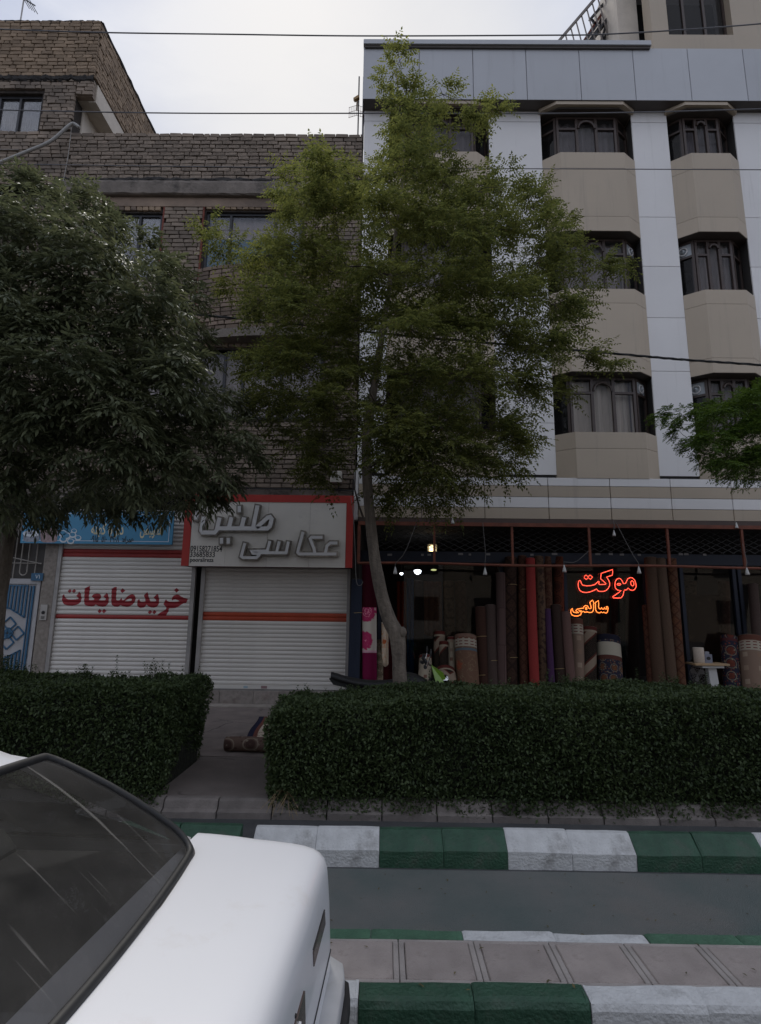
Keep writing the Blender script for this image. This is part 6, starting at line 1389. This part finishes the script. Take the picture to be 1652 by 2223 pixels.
MB().bbox(jb.x-.10, jb.x+.10, 9.42, 9.56, jb.z-.10, jb.z+.10, .012).build('cover', mat('cream plastic', (.56,.53,.46), .6, .1, 5), JB)
MB().tube([(jb.x+.05, 9.5, jb.z-.1), (jb.x+.05, 9.55, jb.z-.3), (jb.x+.12, 9.56, jb.z-.5)], .008, 5).build('lead', m_wdark, JB)
# roof antennas
aY = 10.2; a0 = W(44, 48, aY); a1 = W(50, -20, aY); AN = thing('antenna', 'thin roof antenna on the corner brick house at the upper left', 'antenna', (a0.x, aY, a0.z-.3))
MB().tube([(a0.x, aY, a0.z-.4), (a0.x, aY, a1.z+.3)], .016, 6).build('mast', m_rail, AN)
q = W(62, 4, aY); MB().beam((a0.x-.05, aY, q.z+.12), (a0.x+.28, aY, q.z-.10), .02, .02).build('boom', m_steel, AN)
for k in range(4): MB().tube([(a0.x+.0+.07*k, aY-.2, q.z+.08-.05*k), (a0.x+.07*k, aY+.2, q.z+.08-.05*k)], .008, 5).build('element', m_steel, AN)
bY = 9.75; b0 = W(777, 288, bY); b1 = W(777, 166, bY); A2 = thing('antenna', 'rusty grid antenna and bare poles at the right end of the brick parapet', 'antenna', (b0.x, bY, b0.z-.3))
MB().tube([(b0.x, bY, b0.z-.4), (b0.x-.0, bY, b1.z)], .014, 6).build('mast', m_wdk, A2)
b2 = W(788, 140, bY); MB().tube([(b0.x+.10, bY, b0.z-.4), (b0.x+.10, bY, b2.z-.3)], .02, 6).build('mast', m_steel, A2)
g0 = W(775, 247, bY); mb = MB()
for k in range(9): mb.tube([(g0.x-.16+.04*k, bY-.08+.05*abs(k-4)/4, g0.z-.13), (g0.x-.16+.04*k, bY-.08+.05*abs(k-4)/4, g0.z+.13)], .004, 4)
for k in (-1, 0, 1): mb.tube([(g0.x-.17, bY-.03, g0.z+.12*k), (g0.x, bY-.09, g0.z+.12*k), (g0.x+.17, bY-.03, g0.z+.12*k)], .005, 4)
o = mb.build('grid_reflector', m_rust, A2); o['kind'] = 'stuff'
MB().beam((g0.x, bY-.09, g0.z), (g0.x+.02, bY-.32, g0.z), .03, .03).build('feed_arm', mat('ochre plastic', (.45,.28,.12), .6), A2); MB().beam((g0.x-.04, bY-.34, g0.z-.03), (g0.x+.05, bY-.34, g0.z+.04), .07, .05).build('feed_head', MATS['ochre plastic'], A2)
# roof stair with railing, upper right
RQ = (2150, 0, 1.9435); sY = 10.6
ST = thing('roof_stair', 'steel roof stair with pale railing and dark clutter climbing to the set back upper storey', 'stair', W(1300, 85, sY))
def sq_(x, y, Y=sY): p = at(RQ, x, y, Y); return (p.x, Y, p.z)
def ext(a, b, t): return tuple(a[i]+(b[i]-a[i])*t for i in range(3))
m_rlg = mat('pale railing steel', (.20,.17,.15), .5, .2, 9)
a, b = sq_(105, 310), sq_(370, 0); MB().beam(ext(a, b, -.3), ext(a, b, 1.5), .05, .05).build('handrail', m_rlg, ST)
c_, d2 = sq_(300, 320), sq_(575, 0)
for k in range(10):
    t = .02+k*.155; p = ext(a, b, t); q = ext(c_, d2, t-.25); MB().beam(p, (p[0]+.18, sY, p[2]-1.1), .022, .022).build('baluster', m_rlg, ST)
for i, (x0, y0, x1, y1, wd_) in enumerate(((360,300,590,0,.13),(440,310,590,60,.09),(300,305,480,30,.03),(345,300,560,0,.03),(430,300,520,20,.035),(350,140,470,0,.045),(385,190,350,140,.03),(420,160,490,0,.05),(310,310,400,180,.03),(500,250,640,0,.035))):
    A_, B_ = sq_(x0, y0, sY+.08*(i % 4)+.1), sq_(x1, y1, sY+.08*(i % 4)+.1); MB().beam(ext(A_, B_, -.1), ext(A_, B_, 1.25 if y1 < 30 else 1), wd_, .05).build('stringer' if i < 2 else 'stay_bar', m_wdk if i != 2 else m_rust, ST)
A_ = [sq_(500, 330, 11.2), sq_(625, 330, 11.2), sq_(770, -60, 11.2), sq_(600, -60, 11.2)]
mb = MB(); mb.add([(p[0], 11.2, p[2]) for p in A_]+[(p[0], 11.5, p[2]) for p in A_], [(0,1,2,3),(7,6,5,4),(0,4,5,1),(1,5,6,2),(2,6,7,3),(3,7,4,0)]); mb.build('plaster_soffit', mat('stained brown plaster', (.20,.15,.11), .9, .35, 2), ST)
MB().box(sq_(620,300,11.3)[0], sq_(735,300,11.3)[0], 11.5, 11.7, sq_(700,330,11.3)[2]-.3, sq_(700,-60,11.3)[2]+.5).build('shadowed_wall', m_ledge, ST)
# buildings across the street behind the viewer, met only as reflections in the shop glass
OB = thing('building', 'plain pale building across the street, seen only as a reflection in the shop glass', 'building', (0, -17, 0))
MB().box(-24, 3.9, -26, -17, 0, 7.0).build('wall', mat('pale render', (.34,.31,.28), .9), OB); MB().box(4, 26, -26, -17.4, 0, 5.6).build('wall', mat('ochre render', (.30,.25,.19), .9), OB)
for i in range(12):
    for j in range(2):
        x = -22+i*4; Y_ = -17 if x < 3 else -17.4; MB().box(x, x+1.6, Y_-.0, Y_+.03, 1.2+j*3, 2.7+j*3).build('window', m_dark, OB)
# ================================================================== WHITE SEDAN, foreground
m_carw = mat('white car paint', (.75,.75,.76), .32, .02, 1.5, 0, 9, spec=.5, coat=.35, dirt=((.50,.43,.34), 3.3, .58, .28))
m_rub = mat('black rubber', (.018,.018,.018), .6, .3, 30); m_trim = mat('grey dusty trim', (.13,.12,.11), .6, .3, 40); m_bump = mat('pale grey bumper', (.46,.46,.46), .5, .1, 8, dirt=((.3,.27,.22), 7, .58, .5))
m_lens = mat('smoked red lens', (.13,.10,.09), .2, .3, 9); m_seat = mat('seat fabric', (.10,.105,.10), .9, .25, 6); m_seat2 = mat('pale seat cover', (.28,.285,.25), .85, .2, 4); m_dash = mat('dark car plastic', (.03,.03,.032), .6, .2, 6)
g_car = glass('dusty car glass', (.5,.5,.51), .07, (.42,.40,.37), .015, .8, True)
g_car2 = glass('tinted car side glass', (.45,.46,.46), .04, (.3,.3,.28), .01, 1.0)
CR = thing('sedan_car', 'parked white saloon car seen from behind its boot, dusty rear window, lower left', 'car', (-.19, 1.13, 0)); LOCAL.add(CR.name); CR.rotation_euler = (0, 0, R(-3))
HWD = .815
def hw(x): return HWD*(1-.012*max(0, (x+.55)/.55)**2) if x > -3.6 else HWD*(1-.10*((-3.6-x)/.85)**2)
prof = [(-.44,.956),(-.40,.955),(-.36,.953),(-.31,.950),(-.25,.945),(-.19,.942),(-.13,.938),(-.085,.933),(-.055,.926),(-.035,.916),(-.020,.900),(-.010,.875),(-.005,.83),(0,.77),(.004,.70),(.008,.62),(.010,.52),(.0,.36),(-.03,.26)]
def rwrap(v, wgt=1): return wgt*(.006*v*v+.032*max(0, (abs(v)-.91)/.09)**3)
vs_ = [-1,-.995,-.985,-.97,-.95,-.92,-.88,-.8,-.65,-.45,-.2,0,.2,.45,.65,.8,.88,.92,.95,.97,.985,.995,1]
rows = []
for i, (x, z) in enumerate(prof):
    wgt = min(1, max(0, (x+.30)/.26)) if z > .85 else 1; r_ = []
    for v in vs_:
        a = abs(v); xx = x-rwrap(v, wgt); top = min(1, max(0, (z-.78)/.14))
        zz_ = z-top*(.010*v*v+.026*max(0, (a-.935)/.065)**2.4); r_.append((xx, v*hw(x), zz_))
    rows.append(r_)
body = MB(); body.grid(rows)
edge = {1: [r[-1] for r in rows[:8]], -1: [r[0] for r in rows[:8]]}
# flanks from the boot forward to the nose
xs_ = [-.115,-.2,-.3,-.45,-.7,-1.0,-1.4,-1.8,-2.2,-2.6,-3.0,-3.4,-3.7,-3.95,-4.15,-4.3,-4.38]
def zsh(x): return .890+.008*math.sin(max(0, -x)*1.2) if x > -3.1 else .885-.13*((-3.1-x)/1.3)**1.6
def arch(x, xc): d = abs(x-xc); return math.sqrt(max(0, .33**2-d*d)) if d < .33 else 0
xd = sorted(set(xs_+[-.85+.33*math.cos(a) for a in np.linspace(0, math.pi, 9)]+[-3.52+.33*math.cos(a) for a in np.linspace(0, math.pi, 9)]), reverse=True)
for s in (1, -1):
    r2 = []
    for x in xd:
        h = hw(x); zb_ = max(.20, .29+arch(x, -.85)*1.0 if arch(x, -.85) else 0, .29+arch(x, -3.52) if arch(x, -3.52) else 0); zt_ = zsh(x)+(.0)
        r2.append([(x, s*(h-.0), zt_), (x, s*(h+.006), zt_-.04), (x, s*(h+.014), max(zb_+.06, .70)), (x, s*(h+.016), max(zb_+.04, .56)), (x, s*(h+.008), max(zb_+.02, .38)), (x, s*(h-.02), zb_)])
    body.grid(r2)
# bonnet and nose
r3 = []
for x, z in ((-2.98,.955),(-3.2,.945),(-3.6,.905),(-3.95,.85),(-4.2,.79),(-4.33,.72),(-4.38,.62),(-4.39,.45),(-4.36,.25)):
    r3.append([(x+(.10*abs(v)**3 if x < -3.9 else 0), v*hw(max(x, -4.38)), min(z, z-.06*abs(v)**6)) for v in (-1,-.96,-.85,-.6,-.3,0,.3,.6,.85,.96,1)])
body.grid(r3)
body.build('body', m_carw, CR, smooth=R(50))
# greenhouse
def rearg(u, v):
    # u -1..1 across, v 0 bottom .. 1 top; slightly bowed glass
    yb_, yt_ = .665, .505; hb = yb_+(yt_-yb_)*v; x = -.405+(-.795+.405)*v+.052*(1-u*u)*(1-v*.55); z = .955+(1.232-.955)*v+.022*(1-u*u)*v+.03*math.sin(math.pi*v)*.6
    return (x, u*hb, z)
def ulim(v): 
    r = 1.0
    if v < .20: t = 1-v/.20; r = 1-.115*(1-math.sqrt(max(0, 1-t*t)))
    if v > .9: t = (v-.9)/.1; r = 1-.03*t*t
    return r
vv_ = [0,.004,.015,.035,.06,.10,.15,.2,.3,.45,.6,.75,.88,.95,1]
rg = [[rearg(ulim(v)*u, v) for u in np.linspace(-1, 1, 25)] for v in vv_]
MB().grid(rg).build('rear_window', g_car, CR, smooth=True)
loop = [r[-1] for r in rg]+rg[-1][::-1][1:]+[r[0] for r in rg[::-1]][1:]+rg[0][1:-1]
def off(p, d): return (p[0], p[1], p[2]+d)
MB().tube([off(p, .002) for p in loop], .0115, 6, closed=True).build('window_seal', m_rub, CR, smooth=True)
cen_ = Vector((-.6, 0, 1.1))
outl = [tuple(Vector(p)+(Vector(p)-cen_).normalized()*.014+Vector((0,0,-.004))) for p in loop]
MB().tube(outl, .0065, 5, closed=True).build('chrome_strip', m_trim, CR, smooth=True)
# body skin between the glass outline and the flanks/roof
roofR = []
def roofpt(x, u):
    t = (-x-.795)/1.35; hwid = .505+.09*math.sin(min(1, t*2.2)*math.pi/2); zc_ = 1.254+.115*math.sin(min(1, max(0, t))**.8*math.pi*.6); return (x+.0, u*hwid, zc_-.022*u*u-.045*abs(u)**10)
us = np.linspace(-1, 1, 17)
rr = [[(rearg(u, 1)[0]+.004, rearg(u, 1)[1], rearg(u, 1)[2]+.004) for u in us]]+[[roofpt(x, u) for u in us] for x in (-.87,-1.0,-1.15,-1.4,-1.6,-1.8,-2.0,-2.2)]
MB().grid(rr).build('roof', m_carw, CR, smooth=True)
for s in (1, -1):
    mb = MB(); A_ = [rearg(s*ulim(v), v) for v in vv_]; B_ = []
    for v, p in zip(vv_, A_): B_.append((-.47-.42*v, s*(.795-.205*v**.9), .925+(1.19-.925)*v))
    M_ = [((a[0]*.5+b[0]*.5), (a[1]*.5+b[1]*.5)+s*.008, (a[2]*.5+b[2]*.5)+.006) for a, b in zip(A_, B_)]
    C_ = [(-.51-.45*v, s*(.808-.205*v),   .90+.275*v) for v in vv_]
    mb.grid([A_, M_, B_, C_]).build('rear_pillar', m_carw, CR, smooth=True)
    # shoulder shelf between deck and pillar, belt line, side windows, pillars
    sg = [[(x, s*(.80-.0), .915) for x in (-.55,-1.0,-1.5,-2.0,-2.5,-2.95)], [(x, s*y, z) for x, y, z in ((-1.0,.56,1.165),(-1.15,.57,1.195),(-1.55,.585,1.235),(-1.95,.585,1.25),(-2.25,.575,1.25),(-2.9,.70,.99))]]
    MB().grid(sg).build('side_window', g_car2, CR)
    MB().tube([(-.62, s*.803, .918), (-1.8, s*.806, .922), (-2.98, s*.80, .925)], .010, 6).build('belt_strip', m_rub, CR)
    MB().tube([sg[1][0], sg[1][2], sg[1][4], (-2.98, s*.74, .95)], .022, 6).build('roof_rail', m_carw, CR, smooth=True)
    MB().beam((-1.78, s*.795, .92), (-1.72, s*.60, 1.27), .05, .02).build('middle_pillar', m_rub, CR)
    mb = MB(); mb.grid([[(x, s*(.80), .915) for x in (-.40,-1,-2,-3.0)], [(x, s*hw(x), zsh(x)) for x in (-.40,-1,-2,-3.0)]]).build('belt_panel', m_carw, CR)
    bmr = MB().bbox(-2.95, -2.8, s*.84-.09, s*.84+.09, .93, 1.04, .02).build('door_mirror', m_rub, CR)
MB().grid([[(-2.22, y, 1.29-.02*y*y) for y in np.linspace(-.57, .57, 9)], [(-2.98+.06*y*y, y*1.25, .96) for y in np.linspace(-.57, .57, 9)]]).build('windscreen', g_car2, CR)
# interior
MB().box(-3.0, -.30, -.74, .74, .22, .26).build('cabin_floor', m_dash, CR)
MB().grid([[(-.42+.045*(1-(y/.7)**2), y*.95, .935) for y in np.linspace(-.69, .69, 9)], [(-.95, y*.95, .925) for y in np.linspace(-.69, .69, 9)]]).build('parcel_shelf', m_dash, CR)
MB().bbox(-1.12, -.96, -.66, .66, .45, .98, .05).build('rear_seat_back', m_seat, CR); MB().bbox(-1.6, -1.1, -.66, .66, .40, .56, .05).build('rear_seat_cushion', m_seat, CR)
def headrest(x, y, z, mt, nm='headrest'):
    mb = MB(); mb.lathe((x, y, z), [(.04,-.11),(.12,-.09),(.145,0),(.12,.09),(.04,.11)], 12, 'y'); o = mb.build(nm, mt, CR, smooth=True); 
    for v in o.data.vertices: v.co.x = x+(v.co.x-x)*.42; v.co.z = z+(v.co.z-z)*.72
for y in (-.40, .40): headrest(-1.05, y, 1.05, m_seat)
for y in (-.38, .38):
    mb = MB(); rows_ = []
    for t in np.linspace(0, 1, 7): w_ = .25*(1-.25*t*t); c = -1.62-.28*(1-t)*.6; rows_.append([(c+dx, y+dy*w_, .45+.62*t) for dx, dy in ((.06,-1),(-.05,-1.02),(-.09,-.5),(-.09,.5),(-.05,1.02),(.06,1),(.08,.5),(.08,-.5))])
    mb.grid(rows_, closed=True); mb.f.append(tuple(6*8+k for k in range(8))); mb.mi.append(0); mb.build('front_seat', m_seat2, CR, smooth=R(60)); headrest(-1.62, y, 1.14, m_seat2)
MB().tube([(-2.35+.07*math.sin(a), -.38+.18*math.cos(a), .88+.17*math.sin(a)) for a in np.linspace(0, 2*math.pi, 21)[:-1]], .014, 6, closed=True).build('steering_wheel', m_dash, CR)
MB().bbox(-3.0, -2.55, -.72, .72, .60, .93, .06).build('dashboard', m_dash, CR)
# rear face details
def rearpatch(v0, v1, z0, z1, lift, mt, nm, n=14):
    px = lambda z: float(np.interp(z, [q[1] for q in prof[::-1]], [q[0] for q in prof[::-1]])); R2 = []
    for z, l_ in ((z0, -.004), (z0+.002, lift), (z1-.002, lift), (z1, -.004)): R2.append([(px(z)-rwrap(v)+l_, v*hw(0), z) for v in np.linspace(v0, v1, n)])
    mb = MB(); mb.grid(R2); k = n; mb.f += [(0, k, 2*k, 3*k), (k-1, 4*k-1, 3*k-1, 2*k-1)]; mb.mi += [0, 0]; return mb.build(nm, mt, CR)
for s in (1, -1):
    a_, b_ = (.56, .80) if s > 0 else (-.80, -.56)
    rearpatch(a_, b_, .765, .80, .003, m_lens, 'tail_light'); rearpatch(a_, b_, .802, .806, .004, m_rub, 'lamp_trim')
rearpatch(-.40, .40, .655, .79, .004, m_lens, 'number_plate_recess'); rearpatch(-.31, .31, .668, .775, .009, m_carw, 'number_plate')
rearpatch(-.93, .93, .642, .650, .002, m_rub, 'boot_seam', 30)
for k in range(6): rearpatch(-.42+k*.14, -.41+k*.14, .792, .800, .003, m_rub, 'boot_rivet', 3)
MB().lathe((.012, .0, .815), [(.018,0),(.018,.006),(.006,.008)], 12, 'x').build('boot_lock', m_rail, CR)
def bump(x0, y1, z0, z1, out, mt, nm, rad=.10):
    ys = np.linspace(-1, 1, 33); rws = []
    for (dx, z) in ((0,z1),(out*.9,z1-.004),(out,z1-.02),(out,z0+.02),(out*.9,z0),(0,z0)):
        rws.append([(x0+dx-.010*u*u-.07*max(0, (abs(u)-.88)/.12)**3, u*(y1-.02*(dx == 0)), z) for u in ys])
    MB().grid(rws).build(nm, mt, CR, smooth=R(40))
bump(.005, HWD+.012, .36, .600, .052, m_bump, 'rear_bumper'); bump(.048, HWD+.02, .47, .545, .026, m_rub, 'bumper_strip')
m_tyre = m_rub; m_rim = mat('steel wheel', (.42,.42,.42), .35, .1, 9, metal=.6)
for x in (-.85, -3.52):
    for s in (1, -1):
        wl = MB().lathe((x, s*.70, .30), [(.20,-.09),(.285,-.085),(.30,-.05),(.30,.05),(.285,.085),(.20,.09)], 28, 'y').build('wheel', m_tyre, CR, smooth=R(40))
        MB().lathe((x, s*.73, .30), [(.195,-.06*s),(.19,.055*s),(.12,.035*s),(.03,.06*s)], 20, 'y').build('rim', m_rim, wl, smooth=R(40)); wl_ = CR
MB().box(-4.1, -.2, -.62, .62, .19, .215).build('underbody', m_dash, CR)
for s in (1, -1): MB().box(-4.375, -4.33, s*.5-.16, s*.5+.16, .60, .72).build('headlight', m_fan, CR)
bmpf = [[(-4.40-dx+.14*max(0, (abs(u)-.86)/.14)**2.5, u*.82, z) for u in np.linspace(-1, 1, 21)] for dx, z in ((0,.56),(.06,.55),(.07,.45),(.06,.30),(0,.28))]
MB().grid(bmpf).build('front_bumper', m_bump, CR, smooth=R(40))

# ================================================================== MOTORCYCLE behind the hedge
my = 6.72; mz = .133
fx0 = WX(976, 1480, my); rx0 = WX(752, 1480, my); m_lime = mat('lime green plastic', (.20,.36,.04), .3, .15, 6, coat=.4); m_chr = mat('chrome', (.6,.6,.6), .15, .1, 9, metal=1)
MC = thing('motorcycle', 'small lime green and black motorcycle parked behind the hedge, past the tree trunk', 'motorcycle', ((fx0+rx0)/2, my, mz))
def Rz(x, z, dy=0): return (x, my+dy, mz+z*1.07)
fxw, rxw = fx0+.03, rx0-.02
for x in (fxw, rxw):
    w_ = MB().tube([(x+.27*math.cos(a), my, mz+.30+.27*math.sin(a)) for a in np.linspace(0, 2*math.pi, 29)[:-1]], .038, 8, closed=True).build('wheel', m_rub, MC, smooth=True)
    mb = MB(); mb.lathe((x, my, mz+.30), [(.04,-.05),(.05,-.03),(.05,.03),(.04,.05)], 12, 'y')
    for k in range(6): a = k*math.pi/3; mb.beam((x, my, mz+.3), (x+.24*math.cos(a), my, mz+.3+.24*math.sin(a)), .018, .014)
    mb.build('hub', m_chr, MC)
hx = fx0-.24; seatx = rx0+.25
for dy in (-.06, .06): MB().tube([Rz(fxw, .30, dy), Rz(hx+.05, .72, dy)], .018, 8).build('fork_leg', m_chr, MC)
MB().tube([Rz(hx+.03,.72), Rz(hx-.12,.45), Rz(hx-.5,.34), Rz(rxw,.30)], .022, 7).build('frame', m_rub, MC)
MB().lathe(Rz(hx-.42, .36), [(.05,-.12),(.12,-.10),(.14,0),(.12,.10),(.05,.12)], 14, 'y').build('engine', m_rail, MC, smooth=True)
sr = []
for t in np.linspace(0, 1, 12):
    x = rx0-.18+t*.78; zt_ = .70+.055*(1-t)**2*1.2-.03*math.sin(t*3.1); w_ = .07+.06*math.sin(min(1, t*1.4)*math.pi*.7); sr.append([Rz(x, zt_-.06, -w_*.9), Rz(x, zt_-.02, -w_), Rz(x, zt_, -w_*.6), Rz(x, zt_+.008, 0), Rz(x, zt_, w_*.6), Rz(x, zt_-.02, w_), Rz(x, zt_-.06, w_*.9)])
MB().grid(sr, closed=True).build('seat', m_rub, MC, smooth=R(50))
tk = []
for t in np.linspace(0, 1, 10): x = hx-.42+t*.40; r_ = .03+.11*math.sin(math.pi*min(1, .15+t*.85)); tk.append([Rz(x, .68+r_*.7*math.cos(a), r_*math.sin(a)) for a in np.linspace(0, 2*math.pi, 13)[:-1]])
MB().grid(tk, closed=True).build('fuel_tank', m_rub, MC, smooth=True)
MB().add([Rz(hx+.02,.86,-.09), Rz(hx+.16,.78,-.07), Rz(hx+.24,.60,-.03), Rz(hx+.10,.58,-.10), Rz(hx+.02,.86,.09), Rz(hx+.16,.78,.07), Rz(hx+.24,.60,.03), Rz(hx+.10,.58,.10)], [(0,1,2,3),(7,6,5,4),(0,4,5,1),(1,5,6,2),(2,6,7,3),(3,7,4,0)]).build('headlight_fairing', m_lime, MC)
MB().lathe(Rz(hx+.18, .70), [(.03,-.05),(.055,-.02),(.06,.02),(.05,.04)], 12, 'x').build('headlight', m_chr, MC)
MB().add([Rz(fxw-.26,.58,-.05), Rz(fxw,.62,-.05), Rz(fxw+.24,.46,-.04), Rz(fxw-.26,.58,.05), Rz(fxw,.62,.05), Rz(fxw+.24,.46,.04)], [(0,1,4,3),(1,2,5,4)]).build('front_mudguard', m_lime, MC)
MB().add([Rz(rx0-.2,.70,-.05), Rz(rx0+.25,.66,-.08), Rz(rx0+.25,.56,-.08), Rz(rx0-.15,.64,-.05), Rz(rx0-.2,.70,.05), Rz(rx0+.25,.66,.08), Rz(rx0+.25,.56,.08), Rz(rx0-.15,.64,.05)], [(0,1,2,3),(7,6,5,4),(0,4,5,1),(2,6,7,3),(3,7,4,0)]).build('tail_panel', m_rub, MC)
MB().tube([Rz(hx-.06,.86,-.34), Rz(hx-.03,.90,-.2), Rz(hx,.86,-.08), Rz(hx,.86,.08), Rz(hx-.03,.90,.2), Rz(hx-.06,.86,.34)], .012, 7).build('handlebar', m_chr, MC)
for s in (-1, 1):
    MB().tube([Rz(hx-.06,.86,s*.22), Rz(hx-.07,.86,s*.36)], .020, 8).build('grip', m_rub, MC); st = MB().tube([Rz(hx-.03,.89,s*.2), Rz(hx+.0,.98,s*.26)], .006, 6).build('mirror_stalk', m_chr, MC)
    MB().lathe(Rz(hx+.0, 1.0, s*.27), [(.02,-.012),(.045,-.006),(.045,.006),(.02,.010)], 12, 'x').build('mirror', m_rub, MC)
MB().tube([Rz(hx-.02,.86), Rz(hx-.07,.93), Rz(hx-.05,.97)], .022, 7).build('instrument', m_rub, MC)
MB().tube([Rz(hx-.4,.28,-.05), Rz(hx-.47,.0,-.2)], .010, 6).build('side_stand', m_chr, MC)
for dy in (-.11,): MB().tube([Rz(hx-.3,.22,dy), Rz(hx-.6,.24,dy), Rz(rxw-.05,.34,dy)], .03, 8).build('exhaust', m_chr, MC)

# ================================================================== RUG ON THE PAVEMENT
m_rug = carpet('navy bordered persian rug', (.035,.03,.05), (.22,.07,.05), (.40,.33,.25), 'persian', 4.2)
t = m_rug.node_tree; n = t.nodes; l = t.links; b = n['Principled BSDF']; src_ = b.inputs['Base Color'].links[0].from_socket
uvn = n.new('ShaderNodeUVMap'); sp_ = n.new('ShaderNodeSeparateXYZ'); l.new(uvn.outputs[0], sp_.inputs[0])
vo = n.new('ShaderNodeTexVoronoi'); vo.inputs['Scale'].default_value = 13; vo.inputs['Randomness'].default_value = .6; l.new(uvn.outputs[0], vo.inputs['Vector'])
vr = n.new('ShaderNodeValToRGB'); vr.color_ramp.interpolation = 'CONSTANT'
for i_, (p_, c_) in enumerate(((0,(.10,.03,.03,1)),(.16,(.50,.43,.33,1)),(.30,(.13,.05,.04,1)),(.37,(.52,.45,.35,1)))):
    e_ = vr.color_ramp.elements[i_] if i_ < 2 else vr.color_ramp.elements.new(p_); e_.position = p_; e_.color = c_
l.new(vo.outputs['Distance'], vr.inputs[0])
def bandmix(lo, hi, colsock, prev, colr=None):
    a = n.new('ShaderNodeMath'); a.operation = 'GREATER_THAN'; a.inputs[1].default_value = lo; l.new(sp_.outputs[0], a.inputs[0]); c = n.new('ShaderNodeMath'); c.operation = 'LESS_THAN'; c.inputs[1].default_value = hi; l.new(sp_.outputs[0], c.inputs[0])
    m_ = n.new('ShaderNodeMath'); m_.operation = 'MULTIPLY'; l.new(a.outputs[0], m_.inputs[0]); l.new(c.outputs[0], m_.inputs[1]); x_ = n.new('ShaderNodeMix'); x_.data_type = 'RGBA'; l.new(m_.outputs[0], x_.inputs[0]); l.new(prev, x_.inputs[6])
    if colsock: l.new(colsock, x_.inputs[7])
    else: x_.inputs[7].default_value = (*colr, 1)
    return x_.outputs[2]
o_ = bandmix(-1, .07, None, src_, (.018,.020,.045)); o_ = bandmix(.07, .12, None, o_, (.16,.06,.045)); o_ = bandmix(.12, .36, vr.outputs[0], o_); o_ = bandmix(.36, .42, None, o_, (.15,.05,.045)); l.new(o_, b.inputs['Base Color'])
rgz = .136; RUG = thing('rug', 'patterned rug with navy edge, half unrolled on the pavement between the hedges', 'rug', (-1.3, 7.6, rgz))
c0 = G(490, 1612, .22); c1 = G(562, 1554, .15)
x0a, x0b = c0.x+.14, c1.x; ya, yb_ = c0.y+.04, c1.y; wdr = 1.35
rows, uvs = [], []
for i in range(13):
    t_ = i/12; y = ya+(yb_-ya)*t_; xl_ = x0a+(x0b-x0a)*t_+.012*math.sin(t_*9); rows.append([]); uvs.append([])
    for j in range(17): s = j/16; rows[-1].append((xl_+wdr*s, y, rgz+.006+.004*max(0, math.sin(t_*7+s*5))+(.06*(1-t_*3)**2 if t_ < .33 else 0))); uvs[-1].append((wdr*s, t_*1.6))
o = uvgrid(rows, uvs, 'flat_part', m_rug, RUG); md = o.modifiers.new('thickness', 'SOLIDIFY'); md.thickness = .010
rows, uvs = [], []; rr_ = .085
m_rugb = carpet('rug back weave', (.15,.10,.08), (.10,.06,.05), (.26,.21,.16), 'persian', 5)
xa, xb_ = c0.x-.0, c0.x+wdr+.1
for i in range(11):
    s = i/10; x = xa+(xb_-xa)*s; ang0 = -.5; R__ = rr_*(1+.05*math.sin(s*8)); rows.append([(x, ya-.03-.10*s+R__*math.cos(a), rgz+R__*.86+R__*.86*math.sin(a)) for a in np.linspace(0, 2*math.pi, 19)]); uvs.append([(s*1.4, k/18*.55) for k in range(19)])
uvgrid(rows, uvs, 'rolled_end', m_rugb, RUG)
mb = MB(); pts = []
for k in range(40): a = k*.5; q_ = rr_*(1-.022*k)*.95; pts.append((xa-.004, ya-.03+q_*math.cos(a), rgz+rr_*.86+q_*.86*math.sin(a)))
mb.tube(pts, .005, 4).build('spiral_end', m_core, RUG)
